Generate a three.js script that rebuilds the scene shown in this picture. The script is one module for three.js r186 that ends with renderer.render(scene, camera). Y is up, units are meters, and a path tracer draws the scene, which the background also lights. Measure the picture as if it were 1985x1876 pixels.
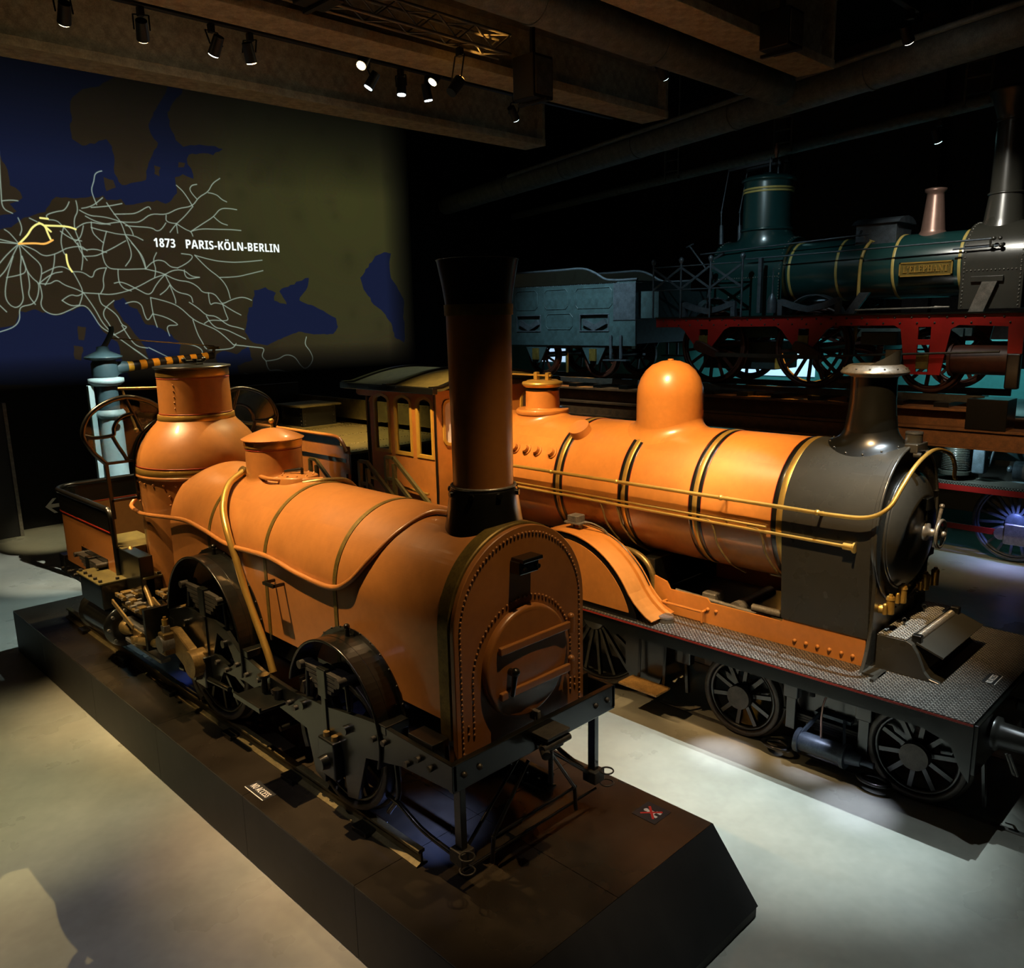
import * as THREE from 'three';
import { mergeGeometries, toCreasedNormals } from 'three/addons/utils/BufferGeometryUtils.js';
import { RoundedBoxGeometry } from 'three/addons/geometries/RoundedBoxGeometry.js';
import { RectAreaLightUniformsLib } from 'three/addons/lights/RectAreaLightUniformsLib.js';
import { TextGeometry } from 'three/addons/geometries/TextGeometry.js';
import { FontLoader } from 'three/addons/loaders/FontLoader.js';
RectAreaLightUniformsLib.init();
const FONT = await new FontLoader().loadAsync('fonts/droid/droid_serif_bold.typeface.json');

// ---------------------------------------------------------------- camera, exposure
const scene = new THREE.Scene();
scene.background = new THREE.Color(0x000000);
const FOCAL = 1610.56, PPY = 956.06, CAM_Y = 5.195;
const camera = new THREE.PerspectiveCamera(2 * Math.atan(PPY / FOCAL) * 180 / Math.PI, 1985 / 1876, 0.1, 120);
camera.position.set(0, CAM_Y, 0);
camera.quaternion.setFromRotationMatrix(new THREE.Matrix4().makeBasis(
  new THREE.Vector3(0.70509, -0.01981, -0.70884), new THREE.Vector3(-0.13234, 0.97837, -0.15899), new THREE.Vector3(0.69666, 0.2059, 0.68722)));
camera.setViewOffset(1985, 2 * PPY, 0, 0, 1985, 1876);
const renderer = new THREE.WebGLRenderer();
renderer.toneMapping = THREE.LinearToneMapping;
renderer.toneMappingExposure = 1.0;
renderer.shadowMap.enabled = true;

// ---------------------------------------------------------------- lamps: [x, y, z, target x, y, z, colour, candela, half angle (deg), penumbra, softness]
const WARM = 0xffd296, COOL = 0xd8e8f0, TEAL = 0xc4e2ea, PALE = 0xf4e4b4, VIOLET = 0xd8d2e0;
const LAMPS = [
  // warm profile spots on the ochre tank engine
  [-8.6, 9.0, -2.2, -7.2, 2.6, -4.4, WARM, 370, 21, 0.85, 2, 'spotlight over the left side of the tank engine boiler'],
  [-11.3, 9.0, -2.6, -10.6, 3.2, -4.5, WARM, 150, 18, 0.6, 2, 'spotlight over the left side of the tank engine firebox'],
  [-11.3, 9.0, -1.6, -10.6, 3.0, -4.5, WARM, 140, 17, 0.6, 2, 'spotlight nearer the viewer over the tank engine firebox'],
  [-12.25, 9.0, -2.2, -11.4, 2.6, -4.2, WARM, 110, 18, 0.6, 2, 'spotlight over the open tub of the tank engine'],
  [-12.25, 9.0, -0.6, -11.6, 1.9, -3.5, WARM, 130, 14, 0.6, 2, 'spotlight over the cylinder of the tank engine'],
  [-2.8, 9.0, -4.9, -4.5, 2.0, -4.6, WARM, 75, 13, 0.6, 2, 'spotlight in front of the tank engine'],
  // warm profile spots on the ochre express engine and its tender
  [-2.8, 9.0, -5.6, -4.2, 2.6, -9.4, WARM, 330, 16, 0.5, 2, 'spotlight over the smokebox of the express engine'],
  [-5.2, 9.0, -5.4, -6.4, 2.8, -9.4, WARM, 260, 17, 0.5, 2, 'spotlight over the dome of the express engine'],
  [-5.2, 9.0, -6.2, -7.0, 2.8, -9.4, WARM, 170, 17, 0.5, 2, 'second spotlight over the dome of the express engine'],
  [-8.6, 9.0, -5.4, -9.6, 2.8, -9.4, WARM, 420, 17, 0.5, 2, 'spotlight over the cab of the express engine'],
  [-12.25, 9.0, -6.8, -14.4, 2.9, -9.3, WARM, 620, 17, 0.6, 2, 'small spotlight fourth from the beam end on the left lamp bar'],
  [-2.8, 9.0, -7.6, -4.6, 2.9, -16.0, WARM, 170, 10, 0.7, 2, 'spotlight aimed at the right end of the bridge'],  // added to brighten the side of the bridge
  // cool white over the floor between the engines
  [-2.8, 9.0, -9.1, -3.7, 0.0, -8.0, COOL, 420, 15, 0.9, 1, 'cool spotlight over the front platform of the express engine'],
  [-5.2, 9.0, -8.6, -5.6, 0.0, -7.4, COOL, 300, 15, 0.8, 1, 'cool spotlight over the gap between the two ochre engines'],
  [-2.8, 9.0, -6.8, -2.4, 0.0, -6.2, 0xdfe8ec, 70, 22, 0.8, 1, 'pale spotlight over the floor beyond the plinth corner'],
  // grey-green pools on the floor in front of the plinth
  [-11.3, 9.0, -8.1, -9.0, 0.0, -1.2, 0xffdf9c, 260, 17, 0.7, 1, 'bright yellow spotlight on the middle lamp bar'],
  [-11.3, 9.0, -9.5, -12.6, 0.0, -2.4, PALE, 260, 14, 0.7, 1, 'pale blue-white spotlight beside the yellow one'],
  [-8.6, 9.0, -0.4, -10.4, 0.0, -1.9, PALE, 240, 18, 0.9, 1, 'pale spotlight over the floor in front of the plinth'],
  [-5.2, 9.0, 0.4, -6.4, 0.0, -1.8, VIOLET, 95, 21, 0.9, 1, 'pale spotlight over the floor nearest the viewer'],
  // cool light on the signal and on the floor beyond the tank engine
  [-12.25, 9.0, -6.2, -17.0, 3.1, -5.6, 0xeef2ea, 480, 10, 0.4, 1, 'small spotlight leftmost in view on the left lamp bar'],
  [-12.25, 9.0, -5.2, -17.0, 4.5, -7.2, WARM, 160, 7, 0.5, 1, 'small spotlight aimed at the striped signal arm'],
  [-12.25, 9.0, -4.2, -22.6, 0.0, -5.9, PALE, 420, 5, 0.6, 1, 'small spotlight aimed at the foot of the end wall'],
  [-12.25, 9.0, -8.9, -15.8, 0.0, -4.4, TEAL, 300, 15, 0.7, 1, 'small spotlight third from the left on the left lamp bar'],
  // cool light on the green engine on the bridge
  [-5.2, 9.0, -13.4, -5.3, 6.2, -16.6, 0xf2eee0, 70, 26, 0.6, 2, 'cool spotlight at upper right aimed at the green smokebox'],
  [-8.6, 9.0, -12.2, -9.3, 6.2, -16.8, TEAL, 36, 26, 0.6, 2, 'cool spotlight aimed at the green drum'],
  [-12.25, 9.0, -12.4, -13.6, 5.4, -16.4, TEAL, 170, 26, 0.7, 2, 'small spotlight near the end of the left lamp bar'],
  [-12.25, 9.0, -9.6, -12.0, 0.0, -9.0, COOL, 40, 14, 0.6, 1, 'small downward spotlight in the middle of the left lamp bar'],
  [-12.25, 9.0, -10.2, -12.0, 0.0, -12.0, COOL, 40, 14, 0.6, 1, 'small downward spotlight right of the middle of the left lamp bar'],
  [-10.2, 8.42, -19.46, -11.5, 3.4, -21.5, 0x9fe0e0, 130, 30, 0.8, 1, 'teal spotlight under the pipe behind the green drum'],  // added behind the green engine to brighten the teal partition
  [-6.4, 8.42, -18.31, -5.6, 3.2, -21.5, 0x9fe0e0, 130, 30, 0.8, 1, 'teal spotlight under the pipe behind the copper column'],  // second lamp added to brighten the teal partition
  [-9.6, 8.56, -8.6, -9.6, 9.28, -9.25, 0xffb450, 26, 15, 0.7, 1, 'amber spotlight turned up at the end of the lattice truss'],
];

// ---------------------------------------------------------------- helpers
let seed = 7;
const rnd = () => { seed = (seed * 1664525 + 1013904223) >>> 0; return seed / 4294967296; };
const V = (x, y, z) => new THREE.Vector3(x, y, z);
const names = {};
const numbered = (n) => { const k = names[n] = (names[n] ?? -1) + 1; return k ? n + '_' + String(k).padStart(3, '0') : n; };
const flat = (g) => { const o = g.index ? g.toNonIndexed() : g; for (const k of Object.keys(o.attributes)) if (!['position', 'normal', 'uv'].includes(k)) o.deleteAttribute(k); o.morphAttributes = {}; return o; };
const TMP = new THREE.Matrix4();
const along = (a, b) => new THREE.Quaternion().setFromUnitVectors(V(0, 1, 0), b.clone().sub(a).normalize());
const P3 = (p) => (p.isVector3 ? p : V(p[0], p[1], p[2]));
const G = {
  box(x0, x1, y0, y1, z0, z1, bev = 0) {
    const w = Math.abs(x1 - x0), h = Math.abs(y1 - y0), d = Math.abs(z1 - z0);
    const g = bev ? new RoundedBoxGeometry(w, h, d, 1, Math.min(bev, w / 2.01, h / 2.01, d / 2.01)) : new THREE.BoxGeometry(w, h, d);
    return flat(g.translate((x0 + x1) / 2, (y0 + y1) / 2, (z0 + z1) / 2));
  },
  // a bar of rectangular section w x h from a to b
  bar(a, b, w, h = w, up = V(0, 1, 0)) {
    a = P3(a); b = P3(b); const d = b.clone().sub(a), L = d.length(); d.normalize();
    let s = d.clone().cross(up); if (s.length() < 1e-3) s = V(1, 0, 0); s.normalize();
    const u = s.clone().cross(d);
    const m = new THREE.Matrix4().makeBasis(s, u, d.clone().negate()).setPosition(a.clone().add(b).multiplyScalar(0.5));
    return flat(new THREE.BoxGeometry(w, h, L).applyMatrix4(m));
  },
  cyl(a, b, r0, r1 = r0, seg = 24, open = false) {
    a = P3(a); b = P3(b); const L = a.distanceTo(b);
    return flat(new THREE.CylinderGeometry(r1, r0, L, seg, 1, open).applyMatrix4(TMP.makeRotationFromQuaternion(along(a, b)).setPosition(a.clone().add(b).multiplyScalar(0.5))));
  },
  tube(pts, r, n = 40, rad = 8, closed = false, tension = 0.5) {
    return flat(new THREE.TubeGeometry(new THREE.CatmullRomCurve3(pts.map(P3), closed, 'catmullrom', tension), n, r, rad, closed));
  },
  wire(pts, r, rad = 8) {                                     // straight runs with round joints
    const out = []; pts = pts.map(P3);
    for (let i = 1; i < pts.length; i++) out.push(G.cyl(pts[i - 1], pts[i], r, r, rad));
    for (let i = 1; i < pts.length - 1; i++) out.push(G.ball(pts[i], r, rad, 5));
    return mergeGeometries(out);
  },
  ball(p, r, a = 12, b = 8) { p = P3(p); return flat(new THREE.SphereGeometry(r, a, b).translate(p.x, p.y, p.z)); },
  torus(c, axis, R, r, seg = 40, rad = 10, arc = Math.PI * 2) {
    const g = new THREE.TorusGeometry(R, r, rad, seg, arc); if (axis === 'x') g.rotateY(Math.PI / 2); if (axis === 'y') g.rotateX(Math.PI / 2);
    c = P3(c); return flat(g.translate(c.x, c.y, c.z));
  },
  // profile [[radius, height], ...] turned about an upright axis, or laid along x / z
  lathe(prof, c, axis = 'y', seg = 48, start = 0, sweep = Math.PI * 2) {
    const g = new THREE.LatheGeometry(prof.map((q) => new THREE.Vector2(Math.max(q[0], 1e-4), q[1])), seg, start, sweep);
    if (axis === 'x') g.rotateZ(-Math.PI / 2); if (axis === 'z') g.rotateX(Math.PI / 2);
    c = P3(c); return flat(g.translate(c.x, c.y, c.z));
  },
  shape(pts, holes = []) { const s = Array.isArray(pts) ? new THREE.Shape(pts.map((q) => new THREE.Vector2(q[0], q[1]))) : pts; for (const h of holes) s.holes.push(Array.isArray(h) ? new THREE.Path(h.map((q) => new THREE.Vector2(q[0], q[1]))) : h); return s; },
  ext(s, z0, z1, bev = 0, cs = 16) {                          // shape in x, y pushed from z0 to z1
    const g = new THREE.ExtrudeGeometry(Array.isArray(s) ? G.shape(s) : s, { depth: z1 - z0 - 2 * bev, bevelEnabled: bev > 0, bevelSize: bev, bevelThickness: bev, bevelOffset: -bev, bevelSegments: 1, curveSegments: cs });
    return flat(g.translate(0, 0, z0 + bev));
  },
  extX(s, x0, x1, bev = 0, cs = 24) { return flat(G.ext(s, x0, x1, bev, cs).rotateY(Math.PI / 2)); },   // shape in (-z, y) pushed along x
  extY(s, y0, y1, bev = 0, cs = 24) { return flat(G.ext(s, y0, y1, bev, cs).rotateX(-Math.PI / 2)); },  // shape in (x, -z) pushed upwards
  // upright sheet of thickness th following a path [[x, z], ...]
  sheet(path, y0, y1, th) {
    const n = path.length, L = [], Rr = [];
    for (let i = 0; i < n; i++) {
      const a = path[Math.max(i - 1, 0)], b = path[Math.min(i + 1, n - 1)], l = Math.hypot(b[0] - a[0], b[1] - a[1]) || 1, nx = -(b[1] - a[1]) / l * th / 2, nz = (b[0] - a[0]) / l * th / 2;
      L.push([path[i][0] + nx, -(path[i][1] + nz)]); Rr.push([path[i][0] - nx, -(path[i][1] - nz)]);
    }
    return G.extY(L.concat(Rr.reverse()), y0, y1);
  },
  // curved sheet: profile [[x, y], ...] of thickness th, between z0 and z1
  skin(path, th, z0, z1) {
    const n = path.length, L = [], Rr = [];
    for (let i = 0; i < n; i++) {
      const a = path[Math.max(i - 1, 0)], b = path[Math.min(i + 1, n - 1)], l = Math.hypot(b[0] - a[0], b[1] - a[1]) || 1, nx = -(b[1] - a[1]) / l * th / 2, ny = (b[0] - a[0]) / l * th / 2;
      L.push([path[i][0] + nx, path[i][1] + ny]); Rr.push([path[i][0] - nx, path[i][1] - ny]);
    }
    return G.ext(L.concat(Rr.reverse()), z0, z1);
  },
  // flared foot of an upright drum on a lying barrel (radius R, axis height yc)
  saddle(cx, r0, r1, h, R, yc, seg = 64, n = 8) {
    const pos = [], ys = (z) => yc + Math.sqrt(Math.max(0.01, R * R - z * z));
    const pt = (i, k) => { const a = i / seg * Math.PI * 2, t = k / n, r = r0 + (r1 - r0) * t * t, z = r * Math.sin(a); return [cx + r * Math.cos(a), ys(z) + h * (1 - t) ** 2 - (k === n ? 0.012 : 0), z]; };
    for (let i = 0; i < seg; i++) for (let k = 0; k < n; k++) { const a = pt(i, k), b = pt(i + 1, k), c = pt(i + 1, k + 1), d = pt(i, k + 1); pos.push(...a, ...b, ...c, ...a, ...c, ...d); }
    const g = new THREE.BufferGeometry(); g.setAttribute('position', new THREE.Float32BufferAttribute(pos, 3)); g.setAttribute('uv', new THREE.Float32BufferAttribute(new Float32Array(pos.length / 3 * 2), 2));
    return flat(toCreasedNormals(g, 1.0));
  },
  rivets(list, r, n = V(1, 0, 0)) {                           // [x, y, z] or [x, y, z, nx, ny, nz]
    const base = flat(new THREE.SphereGeometry(r, 7, 3, 0, Math.PI * 2, 0, Math.PI / 2));
    return mergeGeometries(list.map((q) => base.clone().applyQuaternion(new THREE.Quaternion().setFromUnitVectors(V(0, 1, 0), q.length > 3 ? V(q[3], q[4], q[5]).normalize() : n)).translate(q[0], q[1], q[2])));
  },
  bolt(p, n, r, h) { p = P3(p); n = P3(n); return G.cyl(p, p.clone().addScaledVector(n, h), r, r, 6); },

};
const arcPts = (cx, cy, r, a0, a1, n = 24) => Array.from({ length: n + 1 }, (_, i) => { const a = (a0 + (a1 - a0) * i / n) * Math.PI / 180; return [cx + r * Math.cos(a), cy + r * Math.sin(a)]; });
const circlePath = (cx, cy, r) => { const p = new THREE.Path(); p.absarc(cx, cy, r, 0, Math.PI * 2, true); return p; };
// box-projected texture coordinates in metres
function metres(g) {
  const p = g.attributes.position, n = g.attributes.normal, uv = new Float32Array(p.count * 2);
  for (let i = 0; i < p.count; i += 3) {
    let ax = 0, ay = 0, az = 0;
    for (let k = 0; k < 3; k++) { ax += Math.abs(n.getX(i + k)); ay += Math.abs(n.getY(i + k)); az += Math.abs(n.getZ(i + k)); }
    for (let k = 0; k < 3; k++) {
      const j = i + k, x = p.getX(j), y = p.getY(j), z = p.getZ(j);
      const [u, v] = ay >= ax && ay >= az ? [x, z] : ax >= az ? [z, y] : [x, y];
      uv[2 * j] = u; uv[2 * j + 1] = v;
    }
  }
  g.setAttribute('uv', new THREE.BufferAttribute(uv, 2)); return g;
}
const mergeAll = (list) => { const a = [].concat(list); return a.length === 1 ? a[0] : mergeGeometries(a); };
function thing(name, label, category, [x, y, z] = [0, 0, 0], group) {
  const o = new THREE.Group(); o.name = numbered(name); o.position.set(x, y, z); scene.add(o);
  o.userData = { label, category }; if (group) o.userData.group = group; return o;
}
// geometry is written in world x, y (and z from the thing's own centre line); it is moved to the thing's base here
function rootOf(o) { while (o.parent && o.parent !== scene) o = o.parent; return o; }
function part(name, geos, mat, parent, opt = {}) {
  const g = mergeAll(geos), r = rootOf(parent); if (!opt.keepUV) metres(g);
  g.translate(-r.position.x, -r.position.y, opt.worldZ ? -r.position.z : 0);
  const m = new THREE.Mesh(g, mat); m.name = name; m.castShadow = m.receiveShadow = true;
  if (opt.label) m.userData.label = opt.label; if (opt.kind) m.userData.kind = opt.kind;
  parent.add(m); return m;
}
const STUFF = { kind: 'stuff' };
function single(name, geos, mat, label, category, group, opt = {}) {
  const g = mergeAll(geos); if (!opt.keepUV) metres(g);
  g.computeBoundingBox(); const b = g.boundingBox, c = V((b.min.x + b.max.x) / 2, b.min.y, (b.min.z + b.max.z) / 2);
  g.translate(-c.x, -c.y, -c.z);
  const m = new THREE.Mesh(g, mat); m.name = numbered(name); m.position.copy(c); m.castShadow = m.receiveShadow = true;
  m.userData = { label, category }; if (group) m.userData.group = group; if (opt.kind) m.userData.kind = opt.kind;
  scene.add(m); return m;
}
function structure(name, geos, mat, label) {
  const g = metres(mergeAll(geos)), m = new THREE.Mesh(g, mat); m.name = name; m.castShadow = m.receiveShadow = true;
  m.userData = { kind: 'structure', label }; scene.add(m); return m;
}

// ---------------------------------------------------------------- textures and materials
function hash(x, y, s) { let h = (x * 374761393 + y * 668265263 + s * 982451653) | 0; h = Math.imul(h ^ (h >>> 13), 1274126177); return ((h ^ (h >>> 16)) >>> 0) / 4294967296; }
function vnoise(x, y, per, s) {
  const xi = Math.floor(x), yi = Math.floor(y), fx = x - xi, fy = y - yi, u = fx * fx * (3 - 2 * fx), v = fy * fy * (3 - 2 * fy), w = (a) => ((a % per) + per) % per;
  const a = hash(w(xi), w(yi), s), b = hash(w(xi + 1), w(yi), s), c = hash(w(xi), w(yi + 1), s), d = hash(w(xi + 1), w(yi + 1), s);
  return a + (b - a) * u + (c - a) * v + (a - b - c + d) * u * v;
}
function fbm(u, v, base, oct, s) { let t = 0, a = 0.5, n = 0, f = base; for (let i = 0; i < oct; i++) { t += a * vnoise(u * f, v * f, f, s + i); n += a; a *= 0.5; f *= 2; } return t / n; }
function tex(n, fn, srgb, repeat = 1) {
  const d = new Uint8Array(n * n * 4);
  for (let y = 0; y < n; y++) for (let x = 0; x < n; x++) { const c = fn(x / n, y / n), i = 4 * (y * n + x); d[i] = c[0]; d[i + 1] = c[1]; d[i + 2] = c[2]; d[i + 3] = 255; }
  const t = new THREE.DataTexture(d, n, n); t.wrapS = t.wrapT = THREE.RepeatWrapping; t.magFilter = THREE.LinearFilter; t.minFilter = THREE.LinearMipmapLinearFilter; t.generateMipmaps = true;
  if (srgb) t.colorSpace = THREE.SRGBColorSpace; t.repeat.set(repeat, repeat); t.needsUpdate = true; return t;
}
const cl = (v) => Math.max(0, Math.min(255, v));
const grain = tex(512, (u, v) => { const a = fbm(u, v, 5, 6, 3), b = fbm(u, v, 40, 3, 11), k = 232 + 34 * (a - 0.5) + 18 * (b - 0.5); return [cl(k), cl(k), cl(k)]; }, true, 0.5);
const roughTex = tex(512, (u, v) => { const k = 205 + 90 * (fbm(u, v, 6, 6, 21) - 0.5); return [cl(k), cl(k), cl(k)]; }, false, 0.6);
const concrete = tex(1024, (u, v) => {
  const a = fbm(u, v, 3, 7, 5), b = fbm(u, v, 9, 5, 15), c = fbm(u, v, 90, 2, 25), w = 200 + 70 * (a - 0.5) + 46 * (b - 0.5) + 12 * (c - 0.5);
  const warm = 14 * (fbm(u, v, 4, 4, 45) - 0.5); return [cl(w + warm), cl(w + 1), cl(w - 6 - warm)];
}, true, 1 / 7);
const concreteRough = tex(512, (u, v) => { const k = 165 + 120 * (fbm(u, v, 6, 6, 31) - 0.5); return [cl(k), cl(k), cl(k)]; }, false, 1 / 5);
const plinthTex = tex(512, (u, v) => { const a = fbm(u, v, 4, 6, 61), b = fbm(u, v, 24, 4, 62), k = 190 + 110 * (a - 0.5) + 50 * (b - 0.5); return [cl(k + 4), cl(k), cl(k - 8)]; }, true, 0.4);
// raised lozenges of tread plate, 40 mm pitch
const treadBump = tex(256, (u, v) => {
  let h = 0; const N = 8;
  for (const [o, dir] of [[0, 1], [0.5, -1]]) { const x = ((u * N + o) % 1 + 1) % 1 - 0.5, y = ((v * N + o) % 1 + 1) % 1 - 0.5, p = (x + dir * y) * 0.707, q = (x - dir * y) * 0.707; h = Math.max(h, 1 - Math.hypot(p / 0.38, q / 0.13)); }
  const k = cl(255 * Math.min(1, Math.max(0, h) * 2.2)); return [k, k, k];
}, false, 2.3);
const treadTex = tex(256, (u, v) => {
  let h = 0; const N = 8;
  for (const [o, dir] of [[0, 1], [0.5, -1]]) { const x = ((u * N + o) % 1 + 1) % 1 - 0.5, y = ((v * N + o) % 1 + 1) % 1 - 0.5, p = (x + dir * y) * 0.707, q = (x - dir * y) * 0.707; h = Math.max(h, 1 - Math.hypot(p / 0.4, q / 0.15)); }
  const k = 95 + 150 * Math.min(1, Math.max(0, h) * 2) + 40 * (fbm(u, v, 8, 4, 81) - 0.5); return [cl(k), cl(k), cl(k)];
}, true, 2.3);
const ironTex = tex(512, (u, v) => { const a = fbm(u, v, 6, 6, 71), b = fbm(u, v, 50, 3, 72), k = 200 + 90 * (a - 0.5) + 50 * (b - 0.5); return [cl(k), cl(k), cl(k)]; }, true, 1.5);
const mat = (o) => new THREE.MeshPhysicalMaterial(o);
const M = {
  ochre: mat({ color: 0xb87a3e, roughness: 0.45, map: grain, roughnessMap: roughTex, clearcoat: 0.4, clearcoatRoughness: 0.1 }),
  ochreBright: mat({ color: 0xc47e38, roughness: 0.36, map: grain, clearcoat: 0.5, clearcoatRoughness: 0.16 }),
  ochreDark: mat({ color: 0x9c6632, roughness: 0.4, map: grain, roughnessMap: roughTex, clearcoat: 0.25, clearcoatRoughness: 0.25 }),
  black: mat({ color: 0x11110d, roughness: 0.3, map: grain, clearcoat: 0.6, clearcoatRoughness: 0.12 }),
  blackGreen: mat({ color: 0x141712, roughness: 0.3, map: ironTex, clearcoat: 0.6, clearcoatRoughness: 0.14 }),
  smoke: mat({ color: 0x36352f, roughness: 0.36, map: grain, roughnessMap: roughTex, clearcoat: 0.4, clearcoatRoughness: 0.25 }),
  iron: mat({ color: 0x55524a, roughness: 0.45, metalness: 0.4, map: ironTex }),
  steel: mat({ color: 0xa8a398, roughness: 0.36, metalness: 0.65, map: ironTex }),
  bronzed: mat({ color: 0xa88b52, roughness: 0.4, metalness: 0.6, map: ironTex }),
  brass: mat({ color: 0xd8ae56, roughness: 0.34, metalness: 0.7, map: grain }),
  brassDull: mat({ color: 0x8e7a3c, roughness: 0.42, metalness: 0.55, map: ironTex }),
  goldPaint: mat({ color: 0xc69a3c, roughness: 0.35, map: grain }),
  copper: mat({ color: 0xa08074, roughness: 0.36, metalness: 0.6, map: grain }),
  redLine: mat({ color: 0x8e2a1c, roughness: 0.4 }),
  red: mat({ color: 0xa01a16, roughness: 0.38, map: grain, clearcoat: 0.3, clearcoatRoughness: 0.25 }),
  wheelBrown: mat({ color: 0x4a2416, roughness: 0.45, map: ironTex }),
  green: mat({ color: 0x173a39, roughness: 0.28, map: grain, clearcoat: 0.5, clearcoatRoughness: 0.15 }),
  greenGrey: mat({ color: 0x3c5458, roughness: 0.45, map: ironTex }),
  bolster: mat({ color: 0x5a6670, roughness: 0.4, metalness: 0.4, map: ironTex }),
  yellow: mat({ color: 0xb8a45c, roughness: 0.4, map: grain }),
  tread: mat({ color: 0x9a9488, roughness: 0.36, metalness: 0.3, map: treadTex, bumpMap: treadBump, bumpScale: 0.004 }),
  treadBright: mat({ color: 0xe0dccf, roughness: 0.3, metalness: 0.3, map: treadTex, bumpMap: treadBump, bumpScale: 0.004 }),
  olive: mat({ color: 0x6b6232, roughness: 0.5, map: ironTex }),
  tyre: mat({ color: 0x5b544c, roughness: 0.45, metalness: 0.5, map: ironTex }),
  board: mat({ color: 0xb58a48, roughness: 0.7, map: ironTex }),
  floor: mat({ color: 0xc4c4ba, roughness: 0.5, map: concrete, roughnessMap: concreteRough }),
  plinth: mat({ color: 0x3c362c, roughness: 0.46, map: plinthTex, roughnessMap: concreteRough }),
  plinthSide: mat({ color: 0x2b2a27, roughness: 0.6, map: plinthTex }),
  beam: mat({ color: 0xcdbd9c, roughness: 0.85, map: ironTex }),
  duct: mat({ color: 0x8a908a, roughness: 0.6, metalness: 0.2, map: ironTex }),
  rig: mat({ color: 0x16161a, roughness: 0.5, map: ironTex }),
  rigSteel: mat({ color: 0x9a958c, roughness: 0.45, metalness: 0.6, map: ironTex }),
  wall: mat({ color: 0x141413, roughness: 0.9, map: ironTex }),
  brick: mat({ color: 0x4a3a36, roughness: 0.9, map: ironTex }),
  corten: mat({ color: 0x8a582c, roughness: 0.65, map: ironTex }),
  paleBlue: mat({ color: 0x9dbabc, roughness: 0.45, map: grain }),
  slate: mat({ color: 0x3a5258, roughness: 0.4, map: grain }),
  stripeY: mat({ color: 0xd99a20, roughness: 0.45, map: grain }),
  stripeK: mat({ color: 0x191613, roughness: 0.45, map: grain }),
  rail: mat({ color: 0x7d7148, roughness: 0.45, metalness: 0.4, map: ironTex }),
  glass: mat({ color: 0xdfe6e6, roughness: 0.03, transmission: 1, thickness: 0, ior: 1.45 }),
  paper: mat({ color: 0xd8d4d6, roughness: 0.8 }),
  white: mat({ color: 0xe6e4de, roughness: 0.6 }),
  lens: (c, k) => mat({ color: 0x111111, emissive: c, emissiveIntensity: k, roughness: 0.3 }),
};
// map features as (-z, y) pairs in metres on the end wall
const MAP_SEA = [[5.6,12.21,6.76,12.08,8.03,12.02,9.23,11.97,9.62,11.95,9.39,11.63,8.97,11.37,8.47,11.15,8.21,10.88,8.21,10.51,8.11,10.22,8.17,9.95,8.36,9.81,8.71,9.92,9.01,10.06,9.14,9.88,9.14,9.45,9.11,9.2,9.28,8.92,9.59,9.0,9.92,9.13,10.03,9.44,10.2,9.81,10.39,10.13,10.21,10.36,10.18,10.6,10.31,10.81,10.5,11.13,10.75,11.47,10.83,11.78,11.27,11.8,11.19,11.54,10.89,11.24,10.75,10.97,10.77,10.63,10.89,10.29,11.1,10.12,11.56,10.22,12.08,10.26,12.28,10.18,11.94,10.01,11.53,9.99,11.22,9.93,11.16,9.66,11.33,9.42,11.29,9.29,11.02,9.39,10.79,9.27,10.77,8.85,10.44,8.52,10.18,8.6,9.75,8.51,9.32,8.43,9.24,8.57,8.83,8.49,8.75,8.63,8.54,8.52,8.41,8.65,8.29,8.83,8.3,9.12,8.4,9.37,8.67,9.59,8.89,9.66,8.78,9.31,8.62,9.15,8.78,8.93,8.4,8.55,8.06,8.48,7.6,8.49,7.39,8.28,7.28,8.09,6.77,7.92,6.44,7.66,6.18,7.6,4.95,7.49],[8.73,5.89,9.0,5.97,9.13,5.74,9.33,5.68,9.49,5.26,9.86,5.15,10.22,4.92,10.45,4.64,10.37,4.17,9.49,4.21,9.42,4.62,9.15,5.06,8.88,5.43,8.71,5.69],[4.65,5.26,5.87,5.23,6.26,5.27,6.39,5.6,6.71,5.65,6.93,5.6,7.23,5.5,7.63,5.64,7.97,5.74,8.19,5.49,8.34,5.08,8.71,4.76,8.75,4.25,8.99,3.58,4.46,3.89],[12.49,4.97,12.68,5.66,12.81,5.72,12.92,6.18,13.28,6.3,13.63,6.13,13.54,5.89,14.01,5.77,13.77,6.19,14.19,6.37,14.84,6.62,14.78,6.32,14.43,5.89,14.98,5.71,15.76,5.33,15.85,5.02,15.64,4.83,14.91,4.79,14.35,4.93,13.92,4.76,13.5,4.65,13.23,4.54,12.71,4.62],[11.5,4.32,11.81,4.42,12.17,4.29,12.37,4.4,12.57,4.51,12.66,4.09,12.14,3.94,12.21,3.35,11.71,3.33,11.51,3.81],[16.84,6.65,17.1,6.91,17.52,7.37,17.86,7.51,18.18,7.46,18.07,7.07,18.13,6.68,18.44,6.29,18.67,5.83,18.6,5.36,18.63,5.03,18.59,4.42,18.18,4.64,18.04,5.1,17.73,5.5,17.34,5.77,16.97,6.28]];
const MAP_ISLES = [[7.72,5.24,7.93,5.19,7.82,4.84,7.7,4.89],[7.57,4.74,7.8,4.68,7.71,4.33,7.55,4.39],[10.22,9.51,10.38,9.48,10.33,9.27,10.2,9.31],[10.94,9.69,11.11,9.71,11.04,9.55,10.9,9.56],[8.83,9.08,9.09,9.05,9.12,8.86,8.86,8.74],[6.42,9.46,6.53,9.03,6.57,8.68,6.79,8.56,6.79,8.38,6.51,8.22,6.62,8.04,6.22,7.92,5.98,8.0,6.16,9.35]];
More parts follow.
